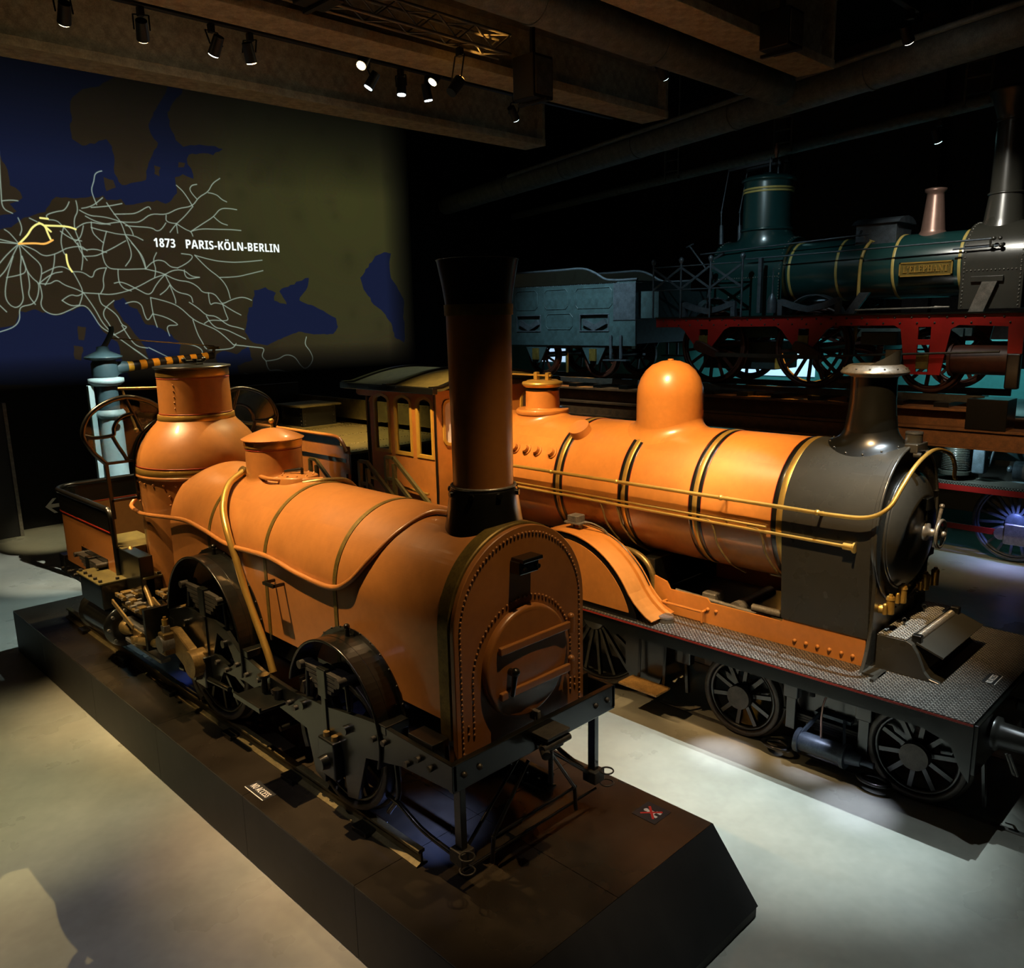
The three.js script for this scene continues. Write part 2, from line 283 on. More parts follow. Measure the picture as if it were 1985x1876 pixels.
const MAP_RAILS = [[6.42,9.46,6.37,8.93,6.34,8.48,6.31,8.11,6.53,8.01],[6.33,8.29,6.52,8.33,6.69,8.32],[8.8,9.24,8.62,9.2,8.57,8.95,8.47,8.75,8.52,8.52,8.57,8.37],[7.89,8.39,7.79,8.17,7.56,8.13,7.27,8.02,7.35,7.91],[8.06,8.43,8.1,8.19,7.96,7.99,7.94,7.7,8.03,7.42,8.08,7.03,7.99,6.68],[8.18,8.25,8.42,8.29,8.74,8.56],[8.42,8.29,8.81,8.34,9.23,8.45],[8.83,8.44,8.99,8.16,9.15,7.97,9.23,7.63,9.34,7.23,9.32,7.02,9.14,6.81],[8.99,8.16,9.4,8.19,9.61,8.23,9.95,8.45,9.99,8.36],[9.15,7.97,9.48,7.97,9.69,8.01,9.98,8.25,10.41,8.23,10.76,8.44,11.21,8.52,11.41,8.8,11.72,8.96,11.86,9.21,12.11,9.37],[11.71,8.94,11.95,8.93,12.11,8.78,12.26,8.73],[11.21,8.52,11.02,8.87,10.79,9.06],[11.35,8.74,11.14,8.94,11.22,9.1,11.39,9.14],[11.21,8.52,10.96,8.24,10.68,8.02,10.47,7.77],[10.68,8.02,10.69,7.76],[10.68,8.02,10.38,8.02,10.41,8.23],[10.38,8.02,10.26,7.84,10.09,7.77,9.99,7.87,9.47,7.87,9.26,7.88],[11.09,7.83,11.45,8.06,11.82,8.28,12.03,8.53,12.33,8.55,12.56,8.53],[11.82,8.28,11.99,8.12,12.22,8.07],[11.09,7.83,11.32,7.92,11.85,7.93,12.27,7.95,12.64,7.94],[10.68,8.02,10.92,7.87,11.09,7.83,11.13,7.7],[8.12,8.2,8.34,8.07,8.59,8.08,8.88,8.05,9.15,7.97],[7.94,7.7,8.13,7.86,8.38,7.92,8.66,7.87,8.97,7.94,9.15,7.97],[7.35,7.91,7.53,7.92,7.65,7.78],[7.65,7.78,7.77,7.65,7.93,7.36,8.1,7.18,8.39,7.24,8.68,7.15],[8.36,7.78,8.59,7.72,8.74,7.7,9.03,7.64,9.44,7.64,9.69,7.52],[8.74,7.7,8.63,7.4,8.55,7.12,8.63,6.75,8.93,6.71,9.66,6.75],[9.23,7.63,9.51,7.29,9.63,6.98,9.68,6.75],[8.55,7.12,8.84,7.26,9.06,7.39,9.22,7.48],[8.08,7.03,8.37,7.04,8.55,7.12],[6.58,7.28,6.42,7.53,6.3,7.61],[6.58,7.28,6.15,7.37],[6.58,7.28,6.14,7.3],[6.58,7.28,6.32,7.06,6.07,6.77],[6.58,7.28,6.42,7.02,6.22,6.64,6.03,6.45],[6.58,7.28,6.61,6.98,6.52,6.65,6.51,6.17,6.52,5.89,6.36,5.7,6.19,5.75,6.09,5.98,6.2,6.45,6.41,6.97],[6.58,7.28,6.79,7.03,7.03,6.8,7.02,6.56,6.93,6.32],[6.58,7.28,6.9,7.18,7.1,6.99,7.38,7.05,7.67,7.21],[6.61,6.98,6.66,6.65,6.8,6.42,6.93,6.32,6.86,5.99,6.73,5.79,6.45,5.75,6.38,5.65,6.37,5.41,6.21,5.22,5.85,5.11],[6.93,6.32,6.98,6.03,6.88,5.79,6.97,5.6,7.23,5.5,7.58,5.64,7.83,5.77,8.02,5.74,8.18,5.44,8.3,5.18,8.63,4.97],[6.93,6.32,7.15,6.28,7.35,6.43,7.52,6.28,7.79,6.19,7.97,6.09],[7.67,7.21,8.02,7.32,8.19,7.18],[7.77,6.63,7.9,6.34,7.97,6.09,7.83,5.77],[7.97,6.09,8.35,6.07,8.65,6.04,8.96,6.1,9.28,6.2,9.61,6.36,9.9,6.52,10.21,6.61],[7.97,6.09,8.21,5.69,8.36,5.28,8.63,4.97,8.86,4.78,9.1,4.58,9.49,4.25],[8.63,6.75,8.5,6.5,8.52,6.24,8.4,6.07],[9.66,6.75,10.02,6.68,10.21,6.61],[9.68,6.75,9.9,6.99,10.22,7.0,10.37,6.82,10.59,6.8],[10.59,6.8,10.88,6.92,11.13,7.17,10.74,7.2],[11.13,7.17,11.59,7.05,12.18,7.0,12.68,7.03,13.26,7.1],[11.13,7.17,11.45,6.82,11.84,6.56,12.05,6.28,12.11,5.95],[11.84,6.56,12.32,6.57,12.84,6.69,13.26,6.79],[10.21,6.61,10.41,6.74,10.78,6.75,10.96,6.57,11.21,6.55],[10.78,6.75,10.75,6.48,11.21,6.55],[10.21,6.61,10.49,6.45,10.89,6.43,11.16,6.27,11.26,6.11,11.61,6.11,11.77,5.89,11.85,5.78,12.14,5.92,12.52,6.01,12.8,5.9],[11.85,5.78,12.11,5.61,12.41,5.46],[10.21,6.61,10.31,6.32,10.51,6.11,10.91,6.05,10.94,5.84],[10.21,6.61,9.94,6.37,9.73,6.0,9.39,6.2,8.99,6.4,8.79,6.35],[9.73,5.97,10.1,5.89,10.53,5.73,10.89,5.34,11.28,5.17,11.57,5.05,11.85,4.82,12.08,4.58],[9.73,5.97,9.74,5.52,9.83,5.15],[9.74,5.52,10.06,5.46,10.42,5.24,10.42,5.19,10.08,5.2,10.16,4.9],[9.03,5.81,9.25,5.89,9.47,5.79,9.5,5.52,9.58,5.31,9.74,5.52],[10.89,5.34,10.97,4.96,11.12,4.67,11.21,4.45,11.69,4.45,12.06,4.47,12.17,4.61],[10.83,5.84,11.1,5.67,11.31,5.45,11.61,5.45,11.94,5.16,12.25,5.1,12.46,5.03],[11.31,5.45,11.46,5.11,11.87,5.05,12.23,4.87,12.5,4.74],[11.85,5.78,11.92,5.5,12.02,5.27,11.42,5.34,11.23,5.23],[12.08,4.58,12.57,4.51,12.89,4.47,13.12,4.43,12.97,4.2,13.12,4.04],[13.12,4.04,13.52,4.05,13.81,4.22,14.15,4.14,14.33,3.83,14.53,3.69,14.84,3.99,14.72,4.3,14.53,4.5,14.62,4.74],[14.6,3.69,14.66,3.44],[13.12,4.04,13.15,3.71,13.43,3.76,13.83,3.67,14.02,3.45],[13.08,3.65,12.75,3.59,12.37,3.7],[14.87,3.42,15.11,3.6,15.41,3.68],[10.42,4.67,10.76,4.66,11.15,4.45,10.95,4.18,10.87,4.01],[8.63,4.97,9.06,5.16,8.86,5.22,8.79,5.48,8.56,5.69,8.37,5.79,8.35,6.07],[8.63,4.97,8.56,5.23,8.39,5.48,8.46,5.69,8.73,5.89],[8.86,5.22,9.03,4.85,9.21,4.63,9.5,4.58],[9.1,4.58,9.4,4.36,9.59,4.13,9.78,3.91],[9.53,4.59,9.84,4.42,10.1,4.27,10.31,4.12],[8.93,6.71,8.89,6.4,9.02,6.2,9.22,6.15],[8.63,6.75,8.33,6.74,8.25,6.44,8.03,6.63,7.77,6.63],[7.02,6.56,7.29,6.71,7.53,6.77,7.77,6.63],[6.93,6.32,7.23,6.57,7.51,6.62],[7.42,5.89,7.63,6.06,7.81,5.99,7.97,6.09],[7.42,5.89,7.59,5.74,7.83,5.77],[8.17,7.81,8.09,7.52,7.93,7.41],[8.38,7.92,8.35,7.68,8.52,7.49,8.63,7.4],[9.44,7.64,9.41,7.84,9.17,7.97],[9.68,6.75,9.69,7.04,9.37,7.43],[9.9,6.52,9.98,6.73,9.9,6.99,10.03,7.2],[5.94,5.79,6.09,5.61],[6.2,6.45,6.46,6.5,6.69,6.6,6.61,6.98],[6.69,6.6,6.72,6.27,6.62,6.03,6.77,5.79],[6.64,7.91,6.72,7.68,6.63,7.49],[6.9,7.92,7.07,7.84],[7.38,7.05,7.33,6.67,7.06,6.28],[7.7,7.79,7.57,7.49,7.58,7.16,7.63,7.06],[7.59,7.64,7.8,7.46,8.08,7.42],[10.31,6.32,10.44,5.94,10.43,5.81],[10.01,6.05,10.19,6.16,10.31,6.32],[8.16,6.93,8.0,7.17,7.98,7.37],[11.44,6.11,11.43,5.73,11.59,5.84,11.85,5.78],[8.25,8.06,8.47,7.93,8.86,7.88]];
const MAP_ROUTE = [[7.24,7.76,7.51,7.77,7.79,7.77,7.97,7.71],[6.58,7.28,6.8,7.48,6.92,7.69,7.11,7.82,7.24,7.76,7.28,7.57,7.33,7.43],[7.15,7.94,7.33,7.93],[7.66,7.06,7.65,6.82,7.75,6.63],[7.11,7.82,7.2,7.78,7.36,7.62]];
const MAP_ROUTE_GOLD = [[6.58,7.28,6.92,7.32,7.18,7.29,7.38,7.41]];
// ================================================================ THE HALL
const WX = -24.2, CEIL = 12.8;
structure('floor', G.box(WX - 0.3, 8, -0.3, 0, -34, 8), M.floor, 'pale polished concrete hall floor');
structure('ceiling', G.box(WX - 0.3, 8, CEIL, CEIL + 0.3, -34, 8), M.wall, 'black hall ceiling');
structure('wall_back', G.box(WX - 0.3, WX, 0, CEIL, -34, 8), M.wall, 'black end wall behind the engines');
structure('wall_right', G.sheet([[8, -20.1], [-24.2, -29.8]], 0, CEIL, 0.3), M.brick, 'dark brick side wall');
structure('wall_left', G.box(WX, 8, 0, CEIL, 7.7, 8), M.wall, 'black wall behind the viewer');
structure('wall_front', G.box(7.7, 8, 0, CEIL, -34, 8), M.wall, 'black wall at the near end of the hall');
{ // piers on the brick wall
  const PIERS = ['farthest left', 'behind the green tender', 'behind the green drum', 'behind the tall black funnel'];
  for (const [x, z] of [[-19.5, -28.2], [-14.2, -26.6], [-8.9, -25.0], [-3.6, -23.4]])
    single('wall_pier', G.box(x - 0.35, x + 0.35, 0, CEIL, z - 0.2, z + 0.35), M.brick, 'plain dark pier on the brick side wall, ' + PIERS.shift(), 'pier', 'piers on the brick wall');
}
// ---------------------------------------------------------------- projected map
{
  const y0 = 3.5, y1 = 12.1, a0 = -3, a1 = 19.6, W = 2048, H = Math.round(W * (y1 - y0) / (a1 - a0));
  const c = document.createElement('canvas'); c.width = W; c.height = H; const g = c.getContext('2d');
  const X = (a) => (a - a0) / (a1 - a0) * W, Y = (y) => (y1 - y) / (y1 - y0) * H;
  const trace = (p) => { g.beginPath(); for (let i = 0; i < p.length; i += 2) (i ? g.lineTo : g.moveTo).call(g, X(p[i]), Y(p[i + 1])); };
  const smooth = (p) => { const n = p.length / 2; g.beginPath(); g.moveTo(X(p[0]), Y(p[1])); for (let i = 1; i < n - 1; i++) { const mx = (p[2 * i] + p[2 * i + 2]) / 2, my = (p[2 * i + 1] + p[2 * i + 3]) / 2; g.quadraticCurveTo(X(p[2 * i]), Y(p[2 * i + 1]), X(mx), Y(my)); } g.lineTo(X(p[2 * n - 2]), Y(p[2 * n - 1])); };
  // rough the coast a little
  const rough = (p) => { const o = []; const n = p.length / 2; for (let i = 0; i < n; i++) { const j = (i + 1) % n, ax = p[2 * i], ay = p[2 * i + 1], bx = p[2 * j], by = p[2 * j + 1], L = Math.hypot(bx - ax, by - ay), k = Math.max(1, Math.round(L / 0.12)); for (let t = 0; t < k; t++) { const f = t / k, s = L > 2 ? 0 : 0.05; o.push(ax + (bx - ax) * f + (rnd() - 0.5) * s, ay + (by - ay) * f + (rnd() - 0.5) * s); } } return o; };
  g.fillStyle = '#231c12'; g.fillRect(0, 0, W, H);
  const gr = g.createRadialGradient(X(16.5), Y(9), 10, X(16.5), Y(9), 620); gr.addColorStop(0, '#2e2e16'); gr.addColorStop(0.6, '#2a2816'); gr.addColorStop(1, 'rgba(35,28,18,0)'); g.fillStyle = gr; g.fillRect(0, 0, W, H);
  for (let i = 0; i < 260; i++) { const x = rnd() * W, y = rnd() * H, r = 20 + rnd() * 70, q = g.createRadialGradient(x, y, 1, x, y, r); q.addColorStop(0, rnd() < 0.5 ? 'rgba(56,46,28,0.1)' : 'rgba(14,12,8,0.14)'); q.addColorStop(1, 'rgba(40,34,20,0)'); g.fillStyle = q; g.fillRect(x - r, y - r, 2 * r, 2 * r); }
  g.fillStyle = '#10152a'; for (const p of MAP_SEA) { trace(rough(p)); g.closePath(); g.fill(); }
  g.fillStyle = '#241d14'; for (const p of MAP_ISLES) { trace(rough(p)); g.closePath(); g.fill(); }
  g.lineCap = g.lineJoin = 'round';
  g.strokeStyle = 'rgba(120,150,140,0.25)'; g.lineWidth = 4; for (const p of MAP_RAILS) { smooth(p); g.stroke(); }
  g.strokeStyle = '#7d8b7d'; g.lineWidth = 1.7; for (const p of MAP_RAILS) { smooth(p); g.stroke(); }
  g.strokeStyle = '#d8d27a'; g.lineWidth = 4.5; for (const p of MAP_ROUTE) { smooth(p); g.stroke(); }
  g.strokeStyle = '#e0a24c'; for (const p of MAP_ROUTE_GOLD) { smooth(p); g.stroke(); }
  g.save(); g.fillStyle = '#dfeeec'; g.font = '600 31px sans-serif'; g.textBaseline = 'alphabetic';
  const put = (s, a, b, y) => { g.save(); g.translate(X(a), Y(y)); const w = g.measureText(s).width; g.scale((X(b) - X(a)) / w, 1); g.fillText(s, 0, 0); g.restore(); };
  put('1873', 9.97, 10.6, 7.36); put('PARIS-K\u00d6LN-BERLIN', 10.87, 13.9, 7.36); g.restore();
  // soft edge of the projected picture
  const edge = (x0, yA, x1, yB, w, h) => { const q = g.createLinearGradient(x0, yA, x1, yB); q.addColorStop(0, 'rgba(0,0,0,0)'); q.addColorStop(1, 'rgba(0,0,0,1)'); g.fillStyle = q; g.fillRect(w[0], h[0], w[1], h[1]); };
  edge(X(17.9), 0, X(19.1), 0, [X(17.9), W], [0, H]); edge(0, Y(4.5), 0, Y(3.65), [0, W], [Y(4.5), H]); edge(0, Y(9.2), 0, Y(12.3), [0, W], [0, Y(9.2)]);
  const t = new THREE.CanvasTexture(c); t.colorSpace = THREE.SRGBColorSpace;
  const pg = new THREE.PlaneGeometry(a1 - a0, y1 - y0), m = new THREE.Mesh(pg, mat({ color: 0x050505, roughness: 0.9, emissive: 0xffffff, emissiveMap: t, emissiveIntensity: 1.45 }));  // projected light is put into the panel as its own glow
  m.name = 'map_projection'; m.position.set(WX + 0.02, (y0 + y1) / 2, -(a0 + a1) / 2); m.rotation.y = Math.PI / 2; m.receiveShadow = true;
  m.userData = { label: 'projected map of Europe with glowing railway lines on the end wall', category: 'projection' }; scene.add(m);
}
// ---------------------------------------------------------------- things low on the end wall
{
  const a = thing('arrow_sign', 'small white arrow sign pointing left, low on the black end wall', 'sign', [WX + 0.02, 0.52, -6.55]);
  const s = G.shape([[-0.2, 0], [0, 0.2], [0.09, 0.2], [-0.06, 0.05], [0.2, 0.05], [0.2, -0.05], [-0.06, -0.05], [0.09, -0.2], [0, -0.2]]);
  const g = G.ext(s, 0, 0.015).rotateY(Math.PI / 2).translate(WX + 0.02, 0.52, 0);
  part('arrow', g, M.white, a);
  const p = thing('partition_panel', 'tall black partition panel at the left edge beside the arrow sign', 'partition', [-23.6, 0, -4.7]);
  part('panel', G.box(-23.75, -23.5, 0, 3.4, -0.9, 0.75, 0.01), M.rig, p);
  part('edge_strip', G.box(-23.5, -23.46, 0, 3.4, -0.9, -0.82), M.rigSteel, p);
}
// ---------------------------------------------------------------- roof beams, ducts, pipes
function roofBeam(x, yb, zEnd, label) {
  const t = thing('roof_beam', label, 'beam', [x, yb, zEnd], 'roof beams');
  const L = 6 - zEnd;
  part('web', G.box(x - 0.12, x + 0.12, yb + 0.12, yb + 1.0, 0.08, L), M.beam, t);
  part('lower_flange', G.box(x - 0.32, x + 0.32, yb, yb + 0.14, 0, L, 0.01), M.beam, t);
  part('upper_flange', G.box(x - 0.32, x + 0.32, yb + 1.0, yb + 1.14, 0, L, 0.01), M.beam, t);
  part('end_plate', G.box(x - 0.3, x + 0.3, yb + 0.12, yb + 1.0, 0, 0.08), M.beam, t);
}
roofBeam(-14.0, 9.02, -14.8, 'beige roof beam nearest the projected map');
roofBeam(-10.45, 8.96, -14.5, 'beige roof beam in the middle, over the lamps');
roofBeam(-6.9, 9.03, -14.0, 'beige roof beam at upper right');
roofBeam(-3.3, 9.05, -13.6, 'beige roof beam nearest the viewer');
const DUCT = V(-0.957, 0, -0.29);
function pipeRun(name, label, cat, p, L0, L1, r, m, bands) {
  const c = P3(p), t = thing(name, label, cat, [c.x, c.y, c.z]);
  const a = c.clone().addScaledVector(DUCT, L0), b = c.clone().addScaledVector(DUCT, L1);
  const rel = (v) => V(v.x, v.y, v.z - c.z);
  part('pipe', G.cyl(rel(a), rel(b), r, r, 28), m, t);
  for (let k = 0; k < bands; k++) { const q = a.clone().lerp(b, (k + 0.5) / bands), e = q.clone().addScaledVector(DUCT, 0.08); part('joint_band', G.cyl(rel(q), rel(e), r * 1.05, r * 1.05, 28), m, t); }
}
pipeRun('air_duct', 'thick grey air duct running the length of the hall', 'duct', [-10, 9.2, -16.3], -12, 14.5, 0.3, M.duct, 8);
pipeRun('service_pipe', 'thinner grey pipe below the thick air duct', 'pipe', [-10, 8.98, -19.4], -11, 14, 0.12, M.duct, 9);
pipeRun('service_pipe', 'thin pipe along the ends of the roof beams', 'pipe', [-10, 9.35, -15.85], -12, 9, 0.05, M.duct, 6);
{ // branch duct parallel to the beams
  const x = -8.0, y = 9.17, t = thing('branch_duct', 'wide round duct hung parallel to the roof beams, running into the thick air duct', 'duct', [x, y, -14.9]);
  part('pipe', G.cyl([x, y, 0], [x, y, 20], 0.3, 0.3, 28), M.duct, t);
  for (let k = 0; k < 7; k++) part('joint_band', G.cyl([x, y, 1.2 + 2.6 * k], [x, y, 1.28 + 2.6 * k], 0.315, 0.315, 28), M.duct, t);
}
{ // small ladder-shaped pipe hangers between duct and pipe
  for (const [s, k] of [[4.3, 0], [0.2, 1], [-4.6, 2]]) {
    const c = V(-10, 8.98, -19.4).addScaledVector(DUCT, s); c.z += 0.25;
    const t = thing('pipe_hanger', ['ladder-shaped pipe hanger at the left, over the bridge', 'ladder-shaped pipe hanger over the green dome', 'ladder-shaped pipe hanger beside the black funnel'][k], 'hanger', [c.x, c.y, c.z], 'pipe hangers');
    for (const e of [-0.22, 0.22]) part('upright', G.box(c.x + e - 0.02, c.x + e + 0.02, c.y - 0.1, c.y + 3.7, -0.02, 0.02), M.rigSteel, t);
    for (const h of [0.12, 0.4, 0.68]) part('rung', G.box(c.x - 0.22, c.x + 0.22, c.y + h - 0.015, c.y + h + 0.015, -0.015, 0.015), M.rigSteel, t);
  }
}
// ---------------------------------------------------------------- lighting trusses, cable trays and bars (all parallel to the roof beams)
function truss(x, y, z0, z1, label, s = 0.3) {
  const t = thing('lighting_truss', label, 'truss', [x, y, z0], 'lighting trusses'), L = z1 - z0;
  for (const [a, b] of [[-s / 2, -s / 2], [s / 2, -s / 2], [-s / 2, s / 2], [s / 2, s / 2]]) part('chord', G.cyl([x + a, y + b, 0], [x + a, y + b, L], 0.025, 0.025, 8), M.rigSteel, t);
  const n = Math.round(L / 0.35), br = [];
  for (let k = 0; k < n; k++) { const q = k * L / n, w = (k + 1) * L / n, sg = k % 2 ? 1 : -1; for (const e of [-s / 2, s / 2]) { br.push(G.cyl([x + e, y - sg * s / 2, q], [x + e, y + sg * s / 2, w], 0.012, 0.012, 5), G.cyl([x - sg * s / 2, y + e, q], [x + sg * s / 2, y + e, w], 0.012, 0.012, 5)); } }
  part('lacing', br, M.rigSteel, t, STUFF);
}
truss(-9.6, 9.16, -9.5, 5.5, 'lattice lighting truss over the middle of the hall, beside the hanging loudspeaker', 0.26);
truss(-6.0, 10.1, -12.5, 5.5, 'lattice lighting truss at upper right');
function bar(x, y, z0, z1, label) {
  const t = thing('lamp_bar', label, 'lamp bar', [x, y, z0], 'lamp bars'), L = z1 - z0;
  part('track', G.box(x - 0.05, x + 0.05, y - 0.05, y + 0.13, 0, L, 0.01), M.rig, t);
  for (let q = 0.8; q < L; q += 3.2) { for (const e of [-0.12, 0.12]) part('drop_rod', G.cyl([x, y, q + e], [x, CEIL - 0.01, q + e], 0.018, 0.018, 6), M.rig, t); }
}
bar(-12.25, 9.475, -15.4, 5.5, 'black lamp bar with small spotlights beside the beige beam');
bar(-11.3, 9.475, -14.5, 5.5, 'black lamp bar carrying the yellow spotlight');
bar(-8.6, 9.475, -14.0, 5.5, 'black lamp bar over the ochre engines');
bar(-5.2, 9.475, -13.6, 5.5, 'black lamp bar at upper right');
bar(-2.8, 9.475, -13.2, 5.5, 'black lamp bar nearest the viewer');
function channel(x, y, z0, z1, label) {
  const t = thing('cable_tray', label, 'cable tray', [x, y, z0], 'cable trays'), L = z1 - z0;
  part('tray_floor', G.box(x - 0.2, x + 0.2, y, y + 0.015, 0, L), M.rigSteel, t);
  for (const e of [-0.2, 0.2]) part('tray_side', G.box(x + e - 0.012, x + e + 0.012, y, y + 0.1, 0, L), M.rigSteel, t);
  for (let k = 0; k < 3; k++) part('cable', G.cyl([x - 0.1 + 0.1 * k, y + 0.04, 0], [x - 0.1 + 0.1 * k, y + 0.04, L], 0.022, 0.022, 6), M.rig, t);
  for (let q = 1; q < L; q += 4) part('tray_bracket', G.box(x - 0.02, x + 0.02, y, CEIL - 0.01, q, q + 0.04), M.rig, t);
}
channel(-13.0, 9.9, -14.6, 5.5, 'steel cable tray between the beige beams on the left');
channel(-9.88, 9.7, -14.2, 5.5, 'steel cable tray between the beige beams in the middle');
channel(-8.0, 10.2, -13.9, 5.5, 'steel cable tray high over the express engine');
channel(-4.6, 10.1, -13.6, 5.5, 'steel cable tray at upper right');
function speaker(x, y, z, h, label) {
  const t = thing('hanging_loudspeaker', label, 'loudspeaker', [x, y, z], 'hanging loudspeakers');
  part('cabinet', G.box(x - 0.22, x + 0.22, y, y + h, -0.22, 0.22, 0.02), M.rig, t);
  part('grille', G.box(x + 0.22, x + 0.235, y + 0.05, y + h - 0.05, -0.18, 0.18), M.rigSteel, t);
  part('bracket', [G.box(x - 0.03, x + 0.03, y + h, CEIL - 0.01, -0.03, 0.03), G.box(x - 0.3, x + 0.3, y - 0.04, y, -0.03, 0.03)], M.rig, t);
}
speaker(-9.45, 8.45, -9.95, 0.62, 'black hanging loudspeaker at the brightly lit truss end');
speaker(-9.15, 8.85, -6.0, 0.9, 'tall black hanging loudspeaker at the top edge near the yellow spotlight');
speaker(-6.3, 8.8, -11.7, 0.5, 'small black loudspeaker at upper right under the roof beam');
// ---------------------------------------------------------------- spotlights
function spotlight(x, y, z, tx, ty, tz, color, cd, half, pen, soft, label) {
  const t = thing('spotlight', label, 'spotlight', [x, y, z], 'spotlights on the lamp bars');
  const a = V(x, y, 0), d = V(tx - x, ty - y, tz - z).normalize(), m = (k) => a.clone().addScaledVector(d, k);
  part('housing', G.cyl(m(-0.28), m(-0.015), 0.075, 0.085, 20), M.rig, t);
  part('lens', G.cyl(m(-0.015), m(0.0), 0.07, 0.07, 20), M.lens(color, cd > 200 ? 14 : 9), t);
  const s = V(d.z, 0, -d.x); if (s.length() < 0.05) s.set(1, 0, 0); s.normalize().multiplyScalar(0.1);
  const c = m(-0.15);
  part('yoke', [G.bar(c.clone().add(s), V(x, y + 0.32, 0).add(s), 0.02, 0.012), G.bar(c.clone().sub(s), V(x, y + 0.32, 0).sub(s), 0.02, 0.012), G.bar(V(x, y + 0.32, 0).add(s), V(x, y + 0.32, 0).sub(s), 0.02, 0.012)], M.rig, t);
  part('clamp', G.box(x - 0.05, x + 0.05, y + 0.3, y + 0.42, -0.04, 0.04, 0.01), M.rig, t);
  const L = new THREE.SpotLight(color, cd, 0, half * Math.PI / 180, pen, 2);
  L.position.copy(d).multiplyScalar(0.03); L.target.position.set(tx - x, ty - y, tz - z); L.castShadow = true; L.shadow.radius = soft; L.shadow.mapSize.set(1024, 1024);
  L.name = t.name + '_light'; t.add(L, L.target);
}
// ================================================================ PLINTH, ITS RAILS AND THE OCHRE TANK ENGINE
const Z1 = -4.59, Z2 = -9.6;
{
  const t = thing('plinth', 'low dark grey plinth with a sloped front under the tank engine', 'plinth', [-9, 0, -4.6]);
  const h = 0.7, zn = 1.37, zf = -1.37, xb = -14.9, xf = -3.56, xk = -3.09;
  const prof = [[xb, 0], [xk, 0], [xk, 0.1], [xf, h - 0.012], [xb, h - 0.012]];
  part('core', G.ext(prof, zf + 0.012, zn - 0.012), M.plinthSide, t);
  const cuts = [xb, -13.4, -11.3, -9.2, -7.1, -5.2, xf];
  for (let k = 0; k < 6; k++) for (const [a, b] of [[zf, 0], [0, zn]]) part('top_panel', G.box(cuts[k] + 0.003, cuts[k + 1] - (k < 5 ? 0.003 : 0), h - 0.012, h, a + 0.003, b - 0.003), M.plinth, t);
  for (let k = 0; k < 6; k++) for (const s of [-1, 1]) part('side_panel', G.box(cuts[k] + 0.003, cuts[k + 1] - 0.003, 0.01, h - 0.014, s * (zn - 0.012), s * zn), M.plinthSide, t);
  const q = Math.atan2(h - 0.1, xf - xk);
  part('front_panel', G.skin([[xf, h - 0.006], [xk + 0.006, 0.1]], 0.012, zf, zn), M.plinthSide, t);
}
function sticker(name, w, d, draw, label, x, y, z, turn) {
  const c = document.createElement('canvas'); c.width = 256; c.height = Math.round(256 * d / w); draw(c.getContext('2d'), c.width, c.height);
  const tx = new THREE.CanvasTexture(c); tx.colorSpace = THREE.SRGBColorSpace;
  const g = new THREE.BoxGeometry(w, 0.004, d); const m = new THREE.Mesh(g, mat({ map: tx, roughness: 0.7 })); m.name = numbered(name); m.position.set(x, y + 0.002, z); m.rotation.y = turn; m.receiveShadow = true;
  m.userData = { label, category: 'sign' }; scene.add(m);
}
const noAccess = (g, w, h) => { g.fillStyle = '#10100e'; g.fillRect(0, 0, w, h); g.fillStyle = '#e4e2da'; g.font = 'bold ' + Math.round(h * 0.5) + 'px sans-serif'; g.textAlign = 'center'; g.textBaseline = 'middle'; g.save(); g.translate(w / 2, h / 2); g.scale(w * 0.86 / g.measureText('NO ACCESS').width, 1.25); g.fillText('NO ACCESS', 0, 0); g.restore(); g.fillRect(0, h * 0.94, w, h * 0.06); };
sticker('no_access_sign', 0.36, 0.16, noAccess, 'black NO ACCESS sign on the plinth in front of the tank engine wheels', -7.05, 0.7, -3.4, 0);
sticker('no_climbing_sign', 0.26, 0.26, (g, w, h) => { g.fillStyle = '#2a211c'; g.fillRect(0, 0, w, h); g.fillStyle = '#d8d2c8'; g.beginPath(); g.arc(w * 0.52, h * 0.26, w * 0.09, 0, 7); g.fill(); g.fillRect(w * 0.42, h * 0.34, w * 0.2, h * 0.3); g.fillRect(w * 0.32, h * 0.6, w * 0.12, h * 0.22); g.fillRect(w * 0.58, h * 0.6, w * 0.12, h * 0.22); g.strokeStyle = '#c02818'; g.lineWidth = w * 0.09; g.beginPath(); g.moveTo(w * 0.22, h * 0.22); g.lineTo(w * 0.78, h * 0.78); g.moveTo(w * 0.78, h * 0.22); g.lineTo(w * 0.22, h * 0.78); g.stroke(); }, 'small sign with a red cross over a climbing figure at the plinth corner', -4.05, 0.7, -5.72, Math.PI / 2);
function rail(zc, y0, x0, x1, h, label, plates) {
  const t = thing('rail', label, 'rail', [(x0 + x1) / 2, y0, zc], 'rails on the plinth');
  const s = [[-0.06, 0], [0.06, 0], [0.06, 0.012], [0.012, 0.03], [0.009, h - 0.035], [0.032, h - 0.03], [0.034, h - 0.006], [0.026, h], [-0.026, h], [-0.034, h - 0.006], [-0.032, h - 0.03], [-0.009, h - 0.035], [-0.012, 0.03], [-0.06, 0.012]];
  part('bar', G.extX(s.map(([a, b]) => [a, b + y0]), x0, x1), M.rail, t);
  for (const x of plates) { part('chair', G.box(x - 0.11, x + 0.11, y0, y0 + 0.055, -0.13, 0.13, 0.01), M.black, t); }
  return t;
}
const CH = [-13.0, -11.4, -9.9, -8.3, -7.0, -5.75];
rail(Z1 + 0.81, 0.7, -13.9, -5.0, 0.15, 'rusty rail on the plinth, on the viewer\'s side of the tank engine', CH);
const rf = rail(Z1 - 0.81, 0.7, -13.9, -5.0, 0.15, 'rusty rail on the plinth, on the far side of the tank engine', CH);
part('fishplate', G.box(-5.75, -5.02, 0.735, 0.81, 0.012, 0.045, 0.005), M.blackGreen, rf);
